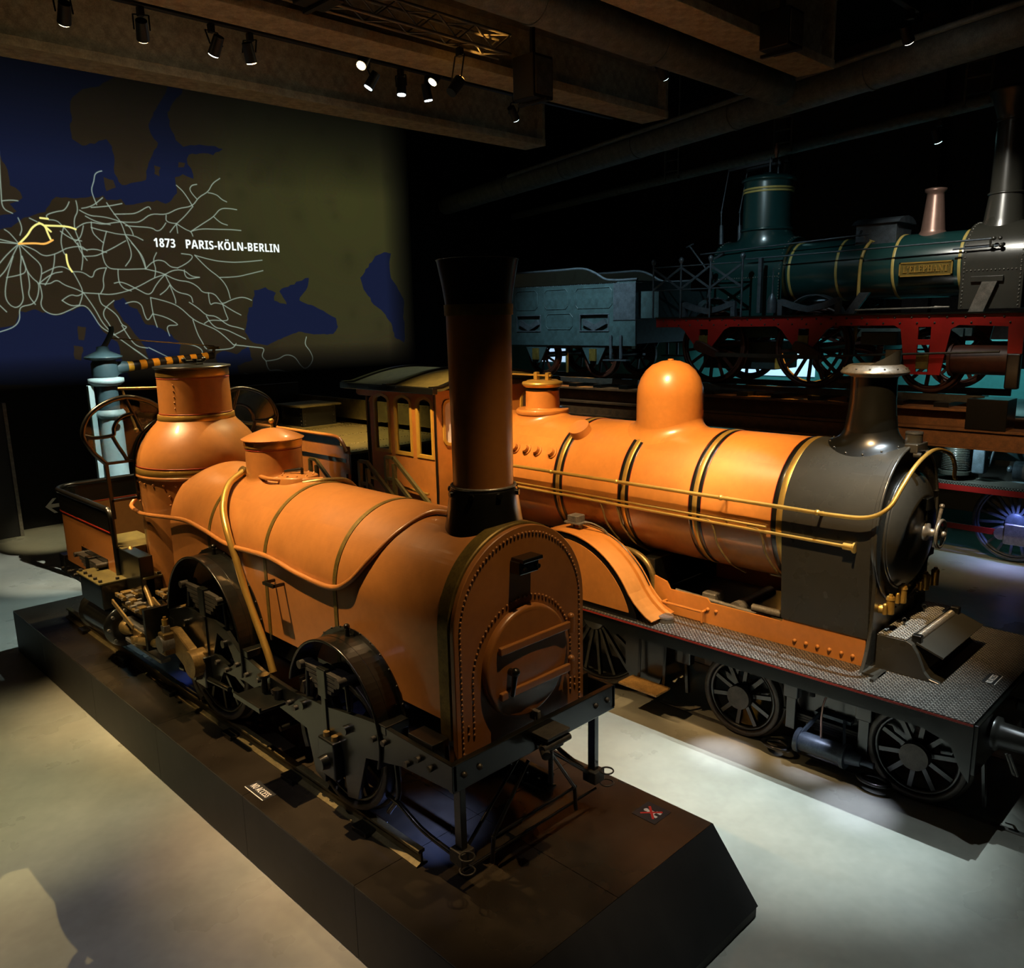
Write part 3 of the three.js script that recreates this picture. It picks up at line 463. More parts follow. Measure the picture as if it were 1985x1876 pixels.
for (const x of [-5.65, -5.5, -5.27, -5.12]) part('fishplate_bolt', G.bolt([x, 0.772, 0.045], [0, 0, 1], 0.018, 0.03), M.steel, rf);

const E1 = thing('tank_engine', 'small ochre tank locomotive with a tall brown funnel, standing on the dark plinth', 'locomotive', [-8.5, 0.85, Z1]);
{
  const R = 0.72, yc = 2.83, yb = 2.08;
  const arch = (r, b, c = yc) => { const s = new THREE.Shape(); s.moveTo(-r, b); s.lineTo(-r, c); s.absarc(0, c, r, Math.PI, 0, true); s.lineTo(r, b); s.closePath(); return s; };
  const archRing = (r, w, b) => { const s = arch(r, b); const p = new THREE.Path(); p.moveTo(r - w, b + 0.001); p.lineTo(r - w, yc); p.absarc(0, yc, r - w, 0, Math.PI, false); p.lineTo(-(r - w), b + 0.001); const o = new THREE.Shape(); o.moveTo(-r, b); o.lineTo(-r, yc); o.absarc(0, yc, r, Math.PI, 0, true); o.lineTo(r, b); o.lineTo(r - w, b); o.lineTo(r - w, yc); o.absarc(0, yc, r - w, 0, Math.PI, false); o.lineTo(-(r - w), b); o.closePath(); return o; };
  const casing = part('boiler_casing', G.extX(arch(R, yb), -9.75, -4.6, 0, 48), M.ochre, E1);
  for (const x of [-6.22, -7.48, -8.72]) part('belt', G.extX(archRing(R + 0.006, 0.012, yb), x - 0.028, x + 0.028, 0, 48), M.brassDull, casing, { label: 'thin dull brass boiler belt' });
  for (const x of [-6.22, -7.48]) part('belt_stud', G.cyl([x, yb - 0.06, R - 0.01], [x, yb + 0.02, R - 0.01], 0.02, 0.02, 8), M.iron, casing);
  part('smokebox_band', G.extX(archRing(R + 0.03, 0.06, 1.95), -4.76, -4.62, 0.01, 48), M.brassDull, casing, { label: 'broad dull brass band at the front edge' });
  part('lower_casing', G.box(-9.4, -4.7, 1.7, yb, -0.5, 0.5), M.black, E1);
  // front plate with rivets and door
  const Rf = 0.745, ycf = 2.81;
  const front = part('front_plate', G.extX(arch(Rf + 0.01, 1.74, ycf), -4.6, -4.55, 0.006, 48), M.ochreDark, E1);
  const rv = [];
  for (let a = 0; a <= 52; a++) { const q = Math.PI * a / 52; rv.push([-4.549, ycf + 0.695 * Math.sin(q), 0.695 * Math.cos(q)]); }
  for (let y = 1.8; y < 2.79; y += 0.046) for (const s of [-1, 1]) rv.push([-4.549, y, s * 0.695]);
  for (let a = 0; a <= 38; a++) { const q = Math.PI * a / 38; rv.push([-4.549, 2.4 + 0.575 * Math.sin(q), 0.575 * Math.cos(q)]); }
  for (let y = 1.97; y < 2.39; y += 0.05) for (const s of [-1, 1]) rv.push([-4.549, y, s * 0.575]);
  for (const y of [1.99, 2.06]) for (const s of [-1, 1]) rv.push([-4.549, y, s * 0.632]);
  part('rivets', G.rivets(rv, 0.0135), M.ochreDark, front, STUFF);
  const door = part('smokebox_door', G.lathe([[0.001, 0.085], [0.3, 0.075], [0.43, 0.055], [0.452, 0.062], [0.475, 0.05], [0.48, 0.02], [0.48, 0]], [-4.55, 2.43, 0], 'x', 64), M.ochreDark, E1);
  for (const y of [2.62, 2.235]) {
    part('hinge_bar', G.box(-4.485, -4.445, y - 0.035, y + 0.035, -0.47, 0.36, 0.012), M.ochreDark, door);
    part('hinge_knuckle', [G.cyl([-4.47, y - 0.075, -0.5], [-4.47, y + 0.06, -0.5], 0.03, 0.03, 12), G.ball([-4.47, y + 0.065, -0.5], 0.032)], M.ochreDark, door);
  }
  part('door_handle', [G.cyl([-4.5, 2.42, 0.24], [-4.4, 2.42, 0.24], 0.03, 0.03, 12), G.cyl([-4.41, 2.43, 0.24], [-4.41, 2.24, 0.28], 0.026, 0.018, 10), G.ball([-4.41, 2.43, 0.24], 0.038)], M.black, door, { label: 'black door handle' });
  part('door_latch', [G.box(-4.52, -4.42, 1.9, 1.99, -0.06, -0.02, 0.008), G.cyl([-4.45, 1.99, -0.04], [-4.45, 1.86, -0.02], 0.014, 0.014, 8)], M.steel, E1);
  part('lamp_bracket', [G.box(-4.56, -4.44, 3.2, 3.31, -0.08, 0.14, 0.012), G.box(-4.55, -4.41, 3.3, 3.335, -0.1, 0.13, 0.008), G.cyl([-4.44, 3.25, 0.1], [-4.41, 3.25, 0.1], 0.02, 0.02, 8), G.cyl([-4.44, 3.25, -0.05], [-4.41, 3.25, -0.05], 0.02, 0.02, 8)], M.black, E1, { label: 'black lamp bracket' });
  // funnel
  const cx = -4.99;
  const funnel = part('funnel', G.lathe([[0.25, 3.8], [0.253, 4.4], [0.262, 5.24]], [cx, 0, 0], 'y', 56), M.ochreDark, E1, { label: 'tall brown funnel barrel' });
  part('funnel_base', G.lathe([[0.352, 3.3], [0.338, 3.45], [0.3, 3.7], [0.28, 3.82], [0.26, 3.85], [0.24, 3.85]], [cx, 0, 0], 'y', 56), M.black, funnel);
  part('collar_ring', G.torus([cx, 3.85, 0], 'y', 0.265, 0.012, 48, 8), M.steel, funnel);
  for (let k = 0; k < 8; k++) { const a = 0.3 + k * Math.PI / 4; part('collar_bolt', G.bolt([cx + 0.26 * Math.cos(a), 3.8, 0.26 * Math.sin(a)], [Math.cos(a), 0, Math.sin(a)], 0.025, 0.05), M.black, funnel); }
  part('funnel_band', G.lathe([[0.263, 5.225], [0.274, 5.225], [0.276, 5.31], [0.263, 5.31]], [cx, 0, 0], 'y', 56), M.brassDull, funnel);
  part('funnel_top', G.lathe([[0.265, 5.31], [0.285, 5.45], [0.322, 5.64], [0.33, 5.65], [0.322, 5.655], [0.3, 5.63], [0.25, 5.35], [0.24, 5.2]], [cx, 0, 0], 'y', 56), M.black, funnel, { label: 'flared black funnel top' });
  // small dome with lid
  const sx = -8.45;
  const dome = part('sand_dome', G.lathe([[0.308, 3.45], [0.308, 3.92]], [sx, 0, 0], 'y', 56), M.ochre, E1);
  part('dome_foot', G.saddle(sx, 0.308, 0.35, 0.05, R, yc), M.ochre, dome);
  part('dome_band', G.lathe([[0.308, 3.86], [0.318, 3.86], [0.318, 3.935], [0.308, 3.935]], [sx, 0, 0], 'y', 56), M.brass, dome);
  part('dome_line', G.torus([sx, 3.835, 0], 'y', 0.309, 0.004, 56, 5), M.redLine, dome);
  const lid = part('dome_lid', G.lathe([[0.001, 4.06], [0.12, 4.04], [0.25, 3.99], [0.345, 3.945], [0.335, 3.932], [0.3, 3.932]], [sx, 0, 0], 'y', 56), M.ochre, dome);
  part('lid_knob', [G.cyl([sx, 4.05, 0], [sx, 4.11, 0], 0.02, 0.012, 10), G.ball([sx, 4.13, 0], 0.03)], M.brass, lid);
  const hh = part('hand_hole_cover', G.lathe([[0.001, 3.6], [0.19, 3.59], [0.215, 3.575], [0.22, 3.5]], [-7.92, 0, 0.02], 'y', 40), M.ochre, E1);
  part('cover_lever', [G.cyl([-7.87, 3.59, 0.0], [-7.87, 3.66, 0.0], 0.018, 0.018, 8), G.cyl([-7.87, 3.65, 0], [-8.06, 3.62, 0.1], 0.022, 0.014, 8)], M.black, hh);
  part('cover_bolts', G.rivets(Array.from({ length: 10 }, (_, k) => [-7.92 + 0.17 * Math.cos(k * 0.63), 3.592, 0.02 + 0.17 * Math.sin(k * 0.63), 0, 1, 0]), 0.014), M.ochre, hh, STUFF);
  // firebox with its great dome and drum
  const fx = -10.35;
  const fire = part('firebox', [G.lathe([[0.001, 1.72], [0.7, 1.72], [0.72, 1.9], [0.755, 2.5], [0.768, 3.36]], [fx, 0, 0], 'y', 64)], M.ochre, E1);
  part('shoulder_roll', G.torus([fx, 3.38, 0], 'y', 0.77, 0.025, 72, 10), M.ochre, fire);
  part('shoulder_band', G.lathe([[0.76, 3.4], [0.785, 3.4], [0.785, 3.475], [0.76, 3.475]], [fx, 0, 0], 'y', 72), M.brass, fire);
  part('shoulder_dome', G.lathe([[0.772, 3.475], [0.765, 3.56], [0.735, 3.66], [0.685, 3.76], [0.62, 3.86], [0.55, 3.94], [0.49, 4.0], [0.45, 4.06]], [fx, 0, 0], 'y', 72), M.ochre, fire);
  part('shoulder_line', G.torus([fx, 3.5, 0], 'y', 0.772, 0.005, 72, 5), M.redLine, fire);
  part('drum', G.lathe([[0.455, 4.02], [0.44, 4.1], [0.43, 4.66]], [fx, 0, 0], 'y', 64), M.ochre, fire);
  part('drum_lower_band', G.lathe([[0.44, 4.03], [0.468, 4.03], [0.462, 4.1], [0.44, 4.1]], [fx, 0, 0], 'y', 64), M.brass, fire);
  part('drum_upper_band', G.lathe([[0.42, 4.575], [0.438, 4.575], [0.436, 4.66], [0.42, 4.66]], [fx, 0, 0], 'y', 64), M.brass, fire);
  part('drum_line', [G.torus([fx, 4.555, 0], 'y', 0.433, 0.004, 64, 5), G.torus([fx, 4.12, 0], 'y', 0.441, 0.004, 64, 5)], M.redLine, fire);
  part('drum_lid', G.lathe([[0.001, 4.72], [0.4, 4.705], [0.465, 4.695], [0.468, 4.675], [0.43, 4.66]], [fx, 0, 0], 'y', 64), M.blackGreen, fire);
  part('lid_clamp', [G.cyl([fx + 0.05, 4.7, -0.02], [fx + 0.05, 4.78, -0.02], 0.03, 0.03, 10), G.cyl([fx + 0.05, 4.75, -0.14], [fx + 0.05, 4.75, 0.12], 0.018, 0.018, 8), G.ball([fx + 0.05, 4.77, -0.14], 0.03), G.ball([fx + 0.05, 4.77, 0.12], 0.03), G.box(fx - 0.14, fx + 0.2, 4.705, 4.73, -0.06, 0.03, 0.008)], M.black, fire);
  const fr = [];
  for (let k = 0; k < 30; k++) { const a = Math.PI * 2 * k / 30; fr.push([fx + 0.767 * Math.cos(a), 3.3, 0.767 * Math.sin(a), Math.cos(a), 0, Math.sin(a)]); }
  for (const ang of [2.55, 2.75, 0.95, -0.95]) for (let y = 1.85; y < 3.25; y += 0.11) { const r = 0.72 + 0.035 * (y - 1.9); fr.push([fx + (r + 0.004) * Math.cos(ang), y, (r + 0.004) * Math.sin(ang), Math.cos(ang), 0, Math.sin(ang)]); }
  for (const [a, y] of [[1.85, 3.17], [1.85, 3.04], [1.42, 2.05]]) fr.push([fx + 0.765 * Math.cos(a), y, 0.765 * Math.sin(a), Math.cos(a), 0, Math.sin(a)]);
  part('rivets', G.rivets(fr, 0.018), M.ochre, fire, STUFF);
  part('drum_rivets', G.rivets([4.2, 4.27, 4.34, 4.41, 4.48].map((y) => [fx + 0.437 * Math.cos(1.0), y, 0.437 * Math.sin(1.0), 0.54, 0, 0.84]), 0.01), M.ochre, fire, STUFF);
  // pipes on the casing
  part('feed_pipe', G.tube([[-10.9, 3.05, 0.62], [-10.85, 2.95, 0.75], [-10.5, 2.92, 0.8], [-10.2, 2.93, 0.8], [-9.3, 3.0, 0.75], [-8.8, 2.97, 0.745], [-8.2, 2.9, 0.745], [-7.4, 2.93, 0.745], [-6.8, 2.87, 0.745], [-6.25, 2.86, 0.745], [-5.95, 2.98, 0.735], [-5.75, 3.2, 0.64], [-5.62, 3.42, 0.42], [-5.5, 3.56, 0.15], [-5.2, 3.58, 0.1]], 0.026, 140, 10), M.ochre, E1, { label: 'long ochre pipe along the casing' });
  part('steam_pipe', G.tube([[-8.72, 3.56, 0.25], [-8.62, 3.46, 0.48], [-8.42, 3.27, 0.66], [-8.18, 3.06, 0.755], [-8.0, 2.78, 0.77], [-7.85, 2.49, 0.775], [-7.66, 2.2, 0.78], [-7.46, 1.91, 0.785], [-7.36, 1.72, 0.79]], 0.038, 90, 12), M.brass, E1, { label: 'polished brass pipe curving down the side' });
  part('steam_pipe', G.tube([[-7.7, 3.53, 0.1], [-7.55, 3.55, -0.1], [-7.62, 3.45, -0.45], [-7.8, 3.0, -0.76], [-8.0, 2.3, -0.79], [-8.1, 1.8, -0.8]], 0.03, 60, 10), M.bronzed, E1);
  part('pipe_flange', [G.cyl([-8.74, 3.5, 0.16], [-8.72, 3.58, 0.27], 0.06, 0.055, 14)], M.bronzed, E1);
  part('cross_pipe', G.tube([[-8.7, 3.52, 0.22], [-8.3, 3.555, 0.26], [-8.05, 3.56, 0.27], [-7.75, 3.56, 0.1], [-7.62, 3.56, -0.1]], 0.022, 40, 8), M.ochre, E1);
  part('step_bracket', [G.box(-7.32, -7.3, 2.68, 2.71, 0.7, 0.84), G.box(-7.32, -7.12, 2.68, 2.71, 0.82, 0.85), G.box(-7.14, -7.12, 2.68, 2.71, 0.7, 0.84)], M.black, casing);
  // blow-off cocks and gauge at the back of the firebox
  part('water_cock', [G.cyl([-11.05, 3.1, 0.5], [-10.95, 3.1, 0.5], 0.03, 0.03, 10), G.cyl([-11.15, 3.1, 0.5], [-11.0, 3.08, 0.42], 0.018, 0.018, 8), G.cyl([-11.0, 3.12, 0.5], [-11.0, 2.75, 0.52], 0.02, 0.02, 8)], M.brass, E1);
  part('gauge_column', G.cyl([-11.1, 2.7, 0.35], [-11.1, 3.1, 0.35], 0.02, 0.02, 8), M.brass, E1);
  // transverse spectacle frames on both sides of the firebox
  for (const s of [1, -1]) {
    const gx = -10.65, q = (a) => a.map(([z, y]) => [gx, y, z * s]);
    const f = part('spectacle_frame', [G.tube(q([[1.06, 3.55], [1.2, 3.72], [1.285, 3.93], [1.2, 4.14], [1.0, 4.28], [0.75, 4.34], [0.5, 4.28], [0.34, 4.18]]), 0.03, 60, 8), G.wire(q([[0.34, 4.18], [0.33, 4.03]]), 0.028), G.tube(q([[0.33, 4.03], [0.45, 3.98], [0.58, 3.88], [0.67, 3.74], [0.72, 3.55]]), 0.03, 40, 8), G.bar(q([[1.08, 3.55]])[0], q([[0.7, 3.55]])[0], 0.05, 0.03), G.bar(q([[1.06, 3.55]])[0], q([[1.04, 2.85]])[0], 0.03, 0.04), G.bar(q([[0.72, 3.55]])[0], q([[0.72, 3.05]])[0], 0.03, 0.04), G.bar(q([[1.05, 3.08]])[0], q([[0.72, 3.08]])[0], 0.03, 0.03)], M.black, E1, { label: s > 0 ? 'curved black spectacle frame on the viewer\'s side' : 'curved black spectacle frame on the far side' });
    part('glazing_bar', [G.tube(q([[1.28, 3.92], [1.15, 3.88], [1.0, 3.88], [0.93, 3.9], [0.92, 3.98], [0.86, 4.07], [0.76, 4.12], [0.66, 4.13]]), 0.024, 40, 7), G.tube(q([[0.95, 3.88], [0.9, 3.76], [0.84, 3.64], [0.8, 3.55]]), 0.024, 24, 7), G.tube(q([[0.75, 4.34], [0.68, 4.15], [0.6, 3.95], [0.57, 3.89]]), 0.024, 24, 7)], M.black, f);
    part('pane', G.ext(G.shape([[1.06, 3.56], [1.2, 3.73], [1.275, 3.93], [1.19, 4.13], [0.99, 4.27], [0.75, 4.325], [0.5, 4.27], [0.35, 4.17], [0.34, 4.03], [0.45, 3.98], [0.58, 3.88], [0.67, 3.74], [0.73, 3.56]].map(([a, b]) => [-a * s, b])), gx - 0.003, gx + 0.003).rotateY(Math.PI / 2), M.glass, f);
  }
  part('regulator_rod', [G.wire([[-10.9, 4.42, 0.68], [-10.75, 3.92, 0.62]], 0.014), G.wire([[-10.92, 4.43, 0.72], [-10.6, 4.43, 0.35]], 0.018), G.ball([-10.75, 3.91, 0.62], 0.03)], M.bronzed, E1);
  // open tub at the back
  const tub = (z, r = 0.35, xe = -11.0) => { const o = [[xe, z]]; for (const [x, y] of arcPts(-13.25 + r, z - r, r, 90, 180, 8)) o.push([x, y]); for (const [x, y] of arcPts(-13.25 + r, -z + r, r, 180, 270, 8)) o.push([x, y]); o.push([xe, -z]); return o; };
  const body = part('tub', G.sheet(tub(0.97), 1.86, 2.62, 0.03), M.ochreDark, E1, { label: 'ochre panels of the open rear tub' });
  part('tub_coaming', G.sheet(tub(0.99), 2.62, 2.9, 0.03), M.black, body);
  part('tub_lining', G.sheet(tub(0.945), 1.86, 2.88, 0.012), M.blackGreen, body);
  part('tub_rim', G.tube(tub(1.0).map(([x, z]) => [x, 2.91, z]), 0.036, 160, 10, false, 0.1), M.black, body);
  part('tub_line', G.sheet(tub(0.99), 2.6, 2.615, 0.034), M.redLine, body);
  for (const s of [1, -1]) part('tub_front_post', G.tube([[-11.0, 2.92, s * 1.0], [-10.92, 2.86, s * 1.0], [-10.9, 2.7, s * 0.99], [-10.9, 1.8, s * 0.98]], 0.035, 30, 8), M.black, body);
  for (const s of [1, -1]) { const sp = part('leaf_spring', Array.from({ length: 4 }, (_, k) => G.box(-12.15 + 0.07 * k, -11.35 - 0.07 * k, 2.1 - 0.035 * k, 2.132 - 0.035 * k, s * 1.04 - 0.045, s * 1.04 + 0.045, 0.004)), M.iron, E1); part('spring_buckle', G.box(-11.82, -11.68, 1.82, 2.16, s * 1.04 - 0.055, s * 1.04 + 0.055, 0.01), M.blackGreen, sp); for (const x of [-12.17, -11.33]) part('spring_pin', G.cyl([x, 2.115, s * 0.97], [x, 2.115, s * 1.12], 0.035, 0.035, 12), M.iron, sp); }
  part('tub_spring_recess', G.box(-12.25, -11.25, 1.95, 2.2, 0.93, 0.99), M.black, body);
  part('tub_floor', G.box(-13.2, -9.4, 1.74, 1.86, -0.93, 0.93), M.black, E1);
  part('buffer_beam', G.box(-13.3, -13.1, 1.62, 1.9, -1.0, 1.0, 0.01), M.black, E1);
  const bl = []; for (let x = -13.15; x < -11.3; x += 0.26) for (const y of [1.7]) bl.push(G.bolt([x, y, 0.98], [0, 0, 1], 0.026, 0.05));
  part('sill', [G.box(-13.3, -9.3, 1.6, 1.86, 0.9, 0.98, 0.01), G.box(-13.3, -9.3, 1.6, 1.86, -0.98, -0.9, 0.01)], M.black, E1);
  part('sill_bolts', bl, M.iron, E1, STUFF);
  part('coal_locker', G.box(-10.98, -10.2, 1.86, 2.42, 0.8, 0.97, 0.01), M.blackGreen, E1);
  part('locker_lid', G.box(-11.6, -10.75, 2.4, 2.43, 0.45, 0.96, 0.006), M.olive, E1);
  part('locker_side', G.box(-11.5, -10.78, 1.86, 2.4, 0.48, 0.94), M.black, E1);
  part('brake_column', [G.cyl([-11.3, 1.86, -0.2], [-11.3, 2.85, -0.2], 0.03, 0.03, 10), G.cyl([-11.45, 2.86, -0.2], [-11.15, 2.86, -0.2], 0.02, 0.02, 8)], M.black, E1);
  part('sand_pipe', G.tube([[-10.75, 2.42, 0.86], [-10.55, 2.3, 0.9], [-10.15, 1.98, 0.93], [-9.95, 1.8, 0.95]], 0.032, 30, 10), M.bronzed, E1);
}
// wheel: rim, hub and spokes turned in the x-y plane
function wheel(parent, name, cx, cy, cz, r, spokes, o = {}) {
  const sd = cz < 0 ? -1 : 1, lz = (p) => p.map(([a, b]) => [a, b * sd]);
  const w = part(name, G.lathe([[r - 0.075, -0.05], [r - 0.02, -0.06], [r - 0.004, -0.055], [r - 0.004, 0.045], [r - 0.012, 0.06], [r - 0.05, 0.062], [r - 0.075, 0.05], [r - 0.075, -0.05]], [cx, cy, cz], 'z', 56), o.tyre ?? M.tyre, parent, { label: o.label });
  part('flange', G.lathe(lz([[r - 0.05, -0.075], [r + 0.03, -0.072], [r + 0.03, -0.05], [r, -0.045]]), [cx, cy, cz], 'z', 56), o.tyre ?? M.tyre, w);
  part('felloe', G.lathe([[r - 0.12, -0.035], [r - 0.07, -0.04], [r - 0.07, 0.04], [r - 0.12, 0.035], [r - 0.12, -0.035]], [cx, cy, cz], 'z', 56), o.mat ?? M.black, w);
  const hr = o.hub ?? 0.15;
  for (let k = 0; k < spokes; k++) { const a = (k + (o.phase ?? 0.3)) * Math.PI * 2 / spokes, c = Math.cos(a), s = Math.sin(a); part('spoke', G.bar([cx + hr * 0.8 * c, cy + hr * 0.8 * s, cz], [cx + (r - 0.09) * c, cy + (r - 0.09) * s, cz], o.sw ?? 0.045, o.sd ?? 0.05, V(0, 0, 1)), o.mat ?? M.black, w); }
  part('hub', G.lathe(lz([[0.001, 0.1], [hr * 0.5, 0.1], [hr * 0.9, 0.085], [hr, 0.06], [hr, -0.06]]), [cx, cy, cz], 'z', 32), o.mat ?? M.black, w);
  return w;
}
{
  for (const s of [1, -1]) {
    const Z = (a) => a * s, B = (x0, x1, y0, y1, a, b, v) => G.box(x0, x1, y0, y1, Math.min(a * s, b * s), Math.max(a * s, b * s), v);
    const where = s > 0 ? ' on the viewer\'s side' : ' on the far side';
    wheel(E1, 'leading_wheel', -6.0, 1.5, Z(0.81), 0.65, 10, { label: 'black spoked leading wheel' + where });
    wheel(E1, 'driving_wheel', -8.54, 1.62, Z(0.81), 0.77, 12, { label: 'black spoked driving wheel' + where });
    wheel(E1, 'trailing_wheel', -12.3, 1.35, Z(0.81), 0.5, 10, { label: 'black spoked trailing wheel' + where });
    // splashers: curved sheet with an outer lip
    for (const [nm, cx, cy, r, a0, a1] of [['leading_splasher', -5.97, 1.77, 0.708, -18, 166], ['driving_splasher', -8.5, 1.86, 0.882, -14, 172]]) {
      const sp = part(nm, G.skin(arcPts(cx, cy, r, a0, a1, 40), 0.012, Math.min(Z(0.72), Z(0.99)), Math.max(Z(0.72), Z(0.99))), M.blackGreen, E1);
      part('outer_lip', G.tube(arcPts(cx, cy, r, a0, a1, 40).map(([x, y]) => [x, y, Z(0.99)]), 0.014, 80, 6), M.black, sp);
      part('inner_flange', G.skin(arcPts(cx, cy, r + 0.03, a0, a1, 40), 0.05, Math.min(Z(0.722), Z(0.732)), Math.max(Z(0.722), Z(0.732))), M.black, sp);
      part('seam', G.skin(arcPts(cx, cy, r + 0.007, a0, a1, 40), 0.005, Math.min(Z(0.84), Z(0.87)), Math.max(Z(0.84), Z(0.87))), M.black, sp);
      part('foot', B(cx + r * 0.93, cx + r * 1.12, 1.88, 1.96, 0.74, 0.98, 0.01), M.blackGreen, sp);
      part('rivets', G.rivets(arcPts(cx, cy, r + 0.055, 10, 150, 12).map(([x, y]) => [x, y, Z(0.733), 0, 0, s]), 0.012), M.iron, sp, STUFF);
      part('knob', [G.cyl([cx, cy + r, Z(0.78)], [cx, cy + r + 0.08, Z(0.78)], 0.022, 0.022, 8), G.ball([cx, cy + r + 0.09, Z(0.78)], 0.03)], M.black, sp);
    }
    // outside frame plate with horn guides
    const fz0 = Math.min(Z(0.93), Z(0.975)), fz1 = Math.max(Z(0.93), Z(0.975));
    const frameTop = [[-4.36, 1.93], [-5.3, 1.95], [-5.55, 1.92], [-6.1, 1.84], [-6.7, 1.8], [-7.2, 1.82], [-7.7, 1.9], [-7.95, 2.06], [-8.2, 2.12], [-8.9, 2.1], [-9.4, 1.95], [-9.4, 1.62], [-8.95, 1.58], [-8.78, 1.3], [-8.66, 1.3], [-8.62, 1.62], [-8.42, 1.62], [-8.38, 1.36], [-8.26, 1.36], [-8.1, 1.56], [-7.6, 1.6], [-7.0, 1.55], [-6.45, 1.5], [-6.34, 1.1], [-6.18, 1.06], [-6.14, 1.5], [-5.86, 1.5], [-5.82, 1.06], [-5.66, 1.1], [-5.5, 1.56], [-5.0, 1.68], [-4.36, 1.72]];
    const hole = [[-8.3, 1.72], [-8.18, 1.98], [-7.95, 1.92], [-7.82, 1.74], [-7.95, 1.66]];
    const fp = part('side_frame', G.ext(G.shape(frameTop, [hole.slice().reverse()]), fz0, fz1, 0.004), M.blackGreen, E1, { label: 'black plate frame' + where });
    const bo = []; for (const [x, y] of [[-4.75, 1.85], [-4.6, 1.83], [-5.2, 1.82], [-5.35, 1.8], [-6.6, 1.66], [-6.72, 1.67], [-7.0, 1.7], [-7.3, 1.72], [-7.55, 1.7], [-7.75, 1.75], [-8.0, 1.62], [-8.2, 1.65], [-6.9, 1.62], [-4.9, 1.75]]) bo.push(G.bolt([x, y, Z(0.975)], [0, 0, s], 0.028, 0.035));
    part('frame_bolts', bo, M.iron, fp, STUFF);
    for (const [cx, cy, k] of [[-6.0, 1.42, 0], [-8.52, 1.5, 1]]) {
      const ab = part('axlebox', [B(cx - 0.13, cx + 0.13, cy - 0.2, cy + 0.16, 0.9, 1.06, 0.02), G.cyl([cx, cy - 0.05, Z(1.04)], [cx, cy - 0.05, Z(1.13)], 0.075, 0.06, 20)], M.blackGreen, E1);
      for (const e of [-0.06, 0.07]) part('oil_cup', G.cyl([cx + e, cy + 0.15, Z(1.0)], [cx + e, cy + 0.2, Z(1.0)], 0.035, 0.03, 12), M.bronzed, ab);
    }
    // leaf springs standing on the frames
    for (const [cx, y, L, h] of [[-6.1, 2.08, 0.62, 0.2], [-8.45, 2.28, 0.86, 0.24]]) {
      const sp = part('leaf_spring', Array.from({ length: 5 }, (_, k) => B(cx - L / 2 * (1 - k * 0.14), cx + L / 2 * (1 - k * 0.14), y + h / 2 - (k + 1) * h / 5 + 0.004, y + h / 2 - k * h / 5, 0.89, 0.985, 0.006)), M.iron, E1);
      part('spring_buckle', B(cx - 0.07, cx + 0.07, y - h / 2 - 0.05, y + h / 2 + 0.025, 0.875, 1.0, 0.012), M.blackGreen, sp);
      for (const e of [-1, 1]) {
        part('spring_pin', G.cyl([cx + e * L / 2, y + h / 2 - 0.02, Z(0.85)], [cx + e * L / 2, y + h / 2 - 0.02, Z(1.03)], 0.04, 0.04, 14), M.iron, sp);
        part('spring_link', [G.cyl([cx + e * L / 2, y + h / 2, Z(0.94)], [cx + e * (L / 2 + 0.04), y - h / 2 - 0.24, Z(0.94)], 0.02, 0.02, 8), G.cyl([cx + e * (L / 2 + 0.04), y - h / 2 - 0.24, Z(0.88)], [cx + e * (L / 2 + 0.04), y - h / 2 - 0.24, Z(1.02)], 0.042, 0.042, 14)], M.blackGreen, sp);
      }
      part('spring_post', B(cx - 0.035, cx + 0.035, y - h / 2 - 0.6, y - h / 2, 0.92, 0.99, 0.005), M.blackGreen, sp);
    }
    // cylinder and steam chests
    const cyx = -11.15;
    const cyl = part('cylinder', [G.lathe([[0.001, -0.52], [0.2, -0.52], [0.25, -0.5], [0.26, -0.44], [0.23, -0.42], [0.225, 0.42], [0.26, 0.44], [0.26, 0.5], [0.16, 0.52], [0.001, 0.52]], [cyx, 1.45, Z(1.06)], 'x', 40)], M.black, E1, { label: 'black outside cylinder' + where });
    for (const k of [0, 1, 2, 3, 4, 5, 6, 7]) { const a = k * Math.PI / 4; part('cover_nut', G.bolt([cyx + 0.5, 1.45 + 0.215 * Math.sin(a), Z(1.06) + 0.215 * Math.cos(a)], [1, 0, 0], 0.022, 0.045), M.steel, cyl); }
    part('piston_gland', G.lathe([[0.1, 0], [0.1, 0.06], [0.07, 0.1], [0.055, 0.2], [0.03, 0.21]], [cyx + 0.52, 1.45, Z(1.06)], 'x', 24), M.bronzed, cyl);
    part('rear_cover', G.lathe([[0.001, -0.16], [0.12, -0.14], [0.2, -0.04], [0.24, 0]], [cyx - 0.52, 1.45, Z(1.06)], 'x', 28), M.black, cyl);
    for (const [x, y, z, w, d] of [[-11.1, 2.06, 1.07, 0.78, 0.42], [-10.55, 2.16, 0.74, 0.7, 0.36]]) {
      const c = part('steam_chest', B(x - w / 2, x + w / 2, y - 0.36, y - 0.03, z - d / 2, z + d / 2, 0.012), M.blackGreen, E1);
      part('chest_lid', B(x - w / 2 - 0.03, x + w / 2 + 0.03, y - 0.03, y, z - d / 2 - 0.03, z + d / 2 + 0.03, 0.012), M.olive, c);
      for (let k = 0; k < 5; k++) for (const e of [-1, 1]) part('lid_nut', G.bolt([x - w / 2 + 0.03 + k * (w - 0.06) / 4, y, Z(z + e * (d / 2 - 0.01))], [0, 1, 0], 0.024, 0.03), M.iron, c);
      for (const e of [-1, 1]) part('lid_nut', G.bolt([x + e * (w / 2 - 0.01), y, Z(z)], [0, 1, 0], 0.024, 0.03), M.iron, c);
    }
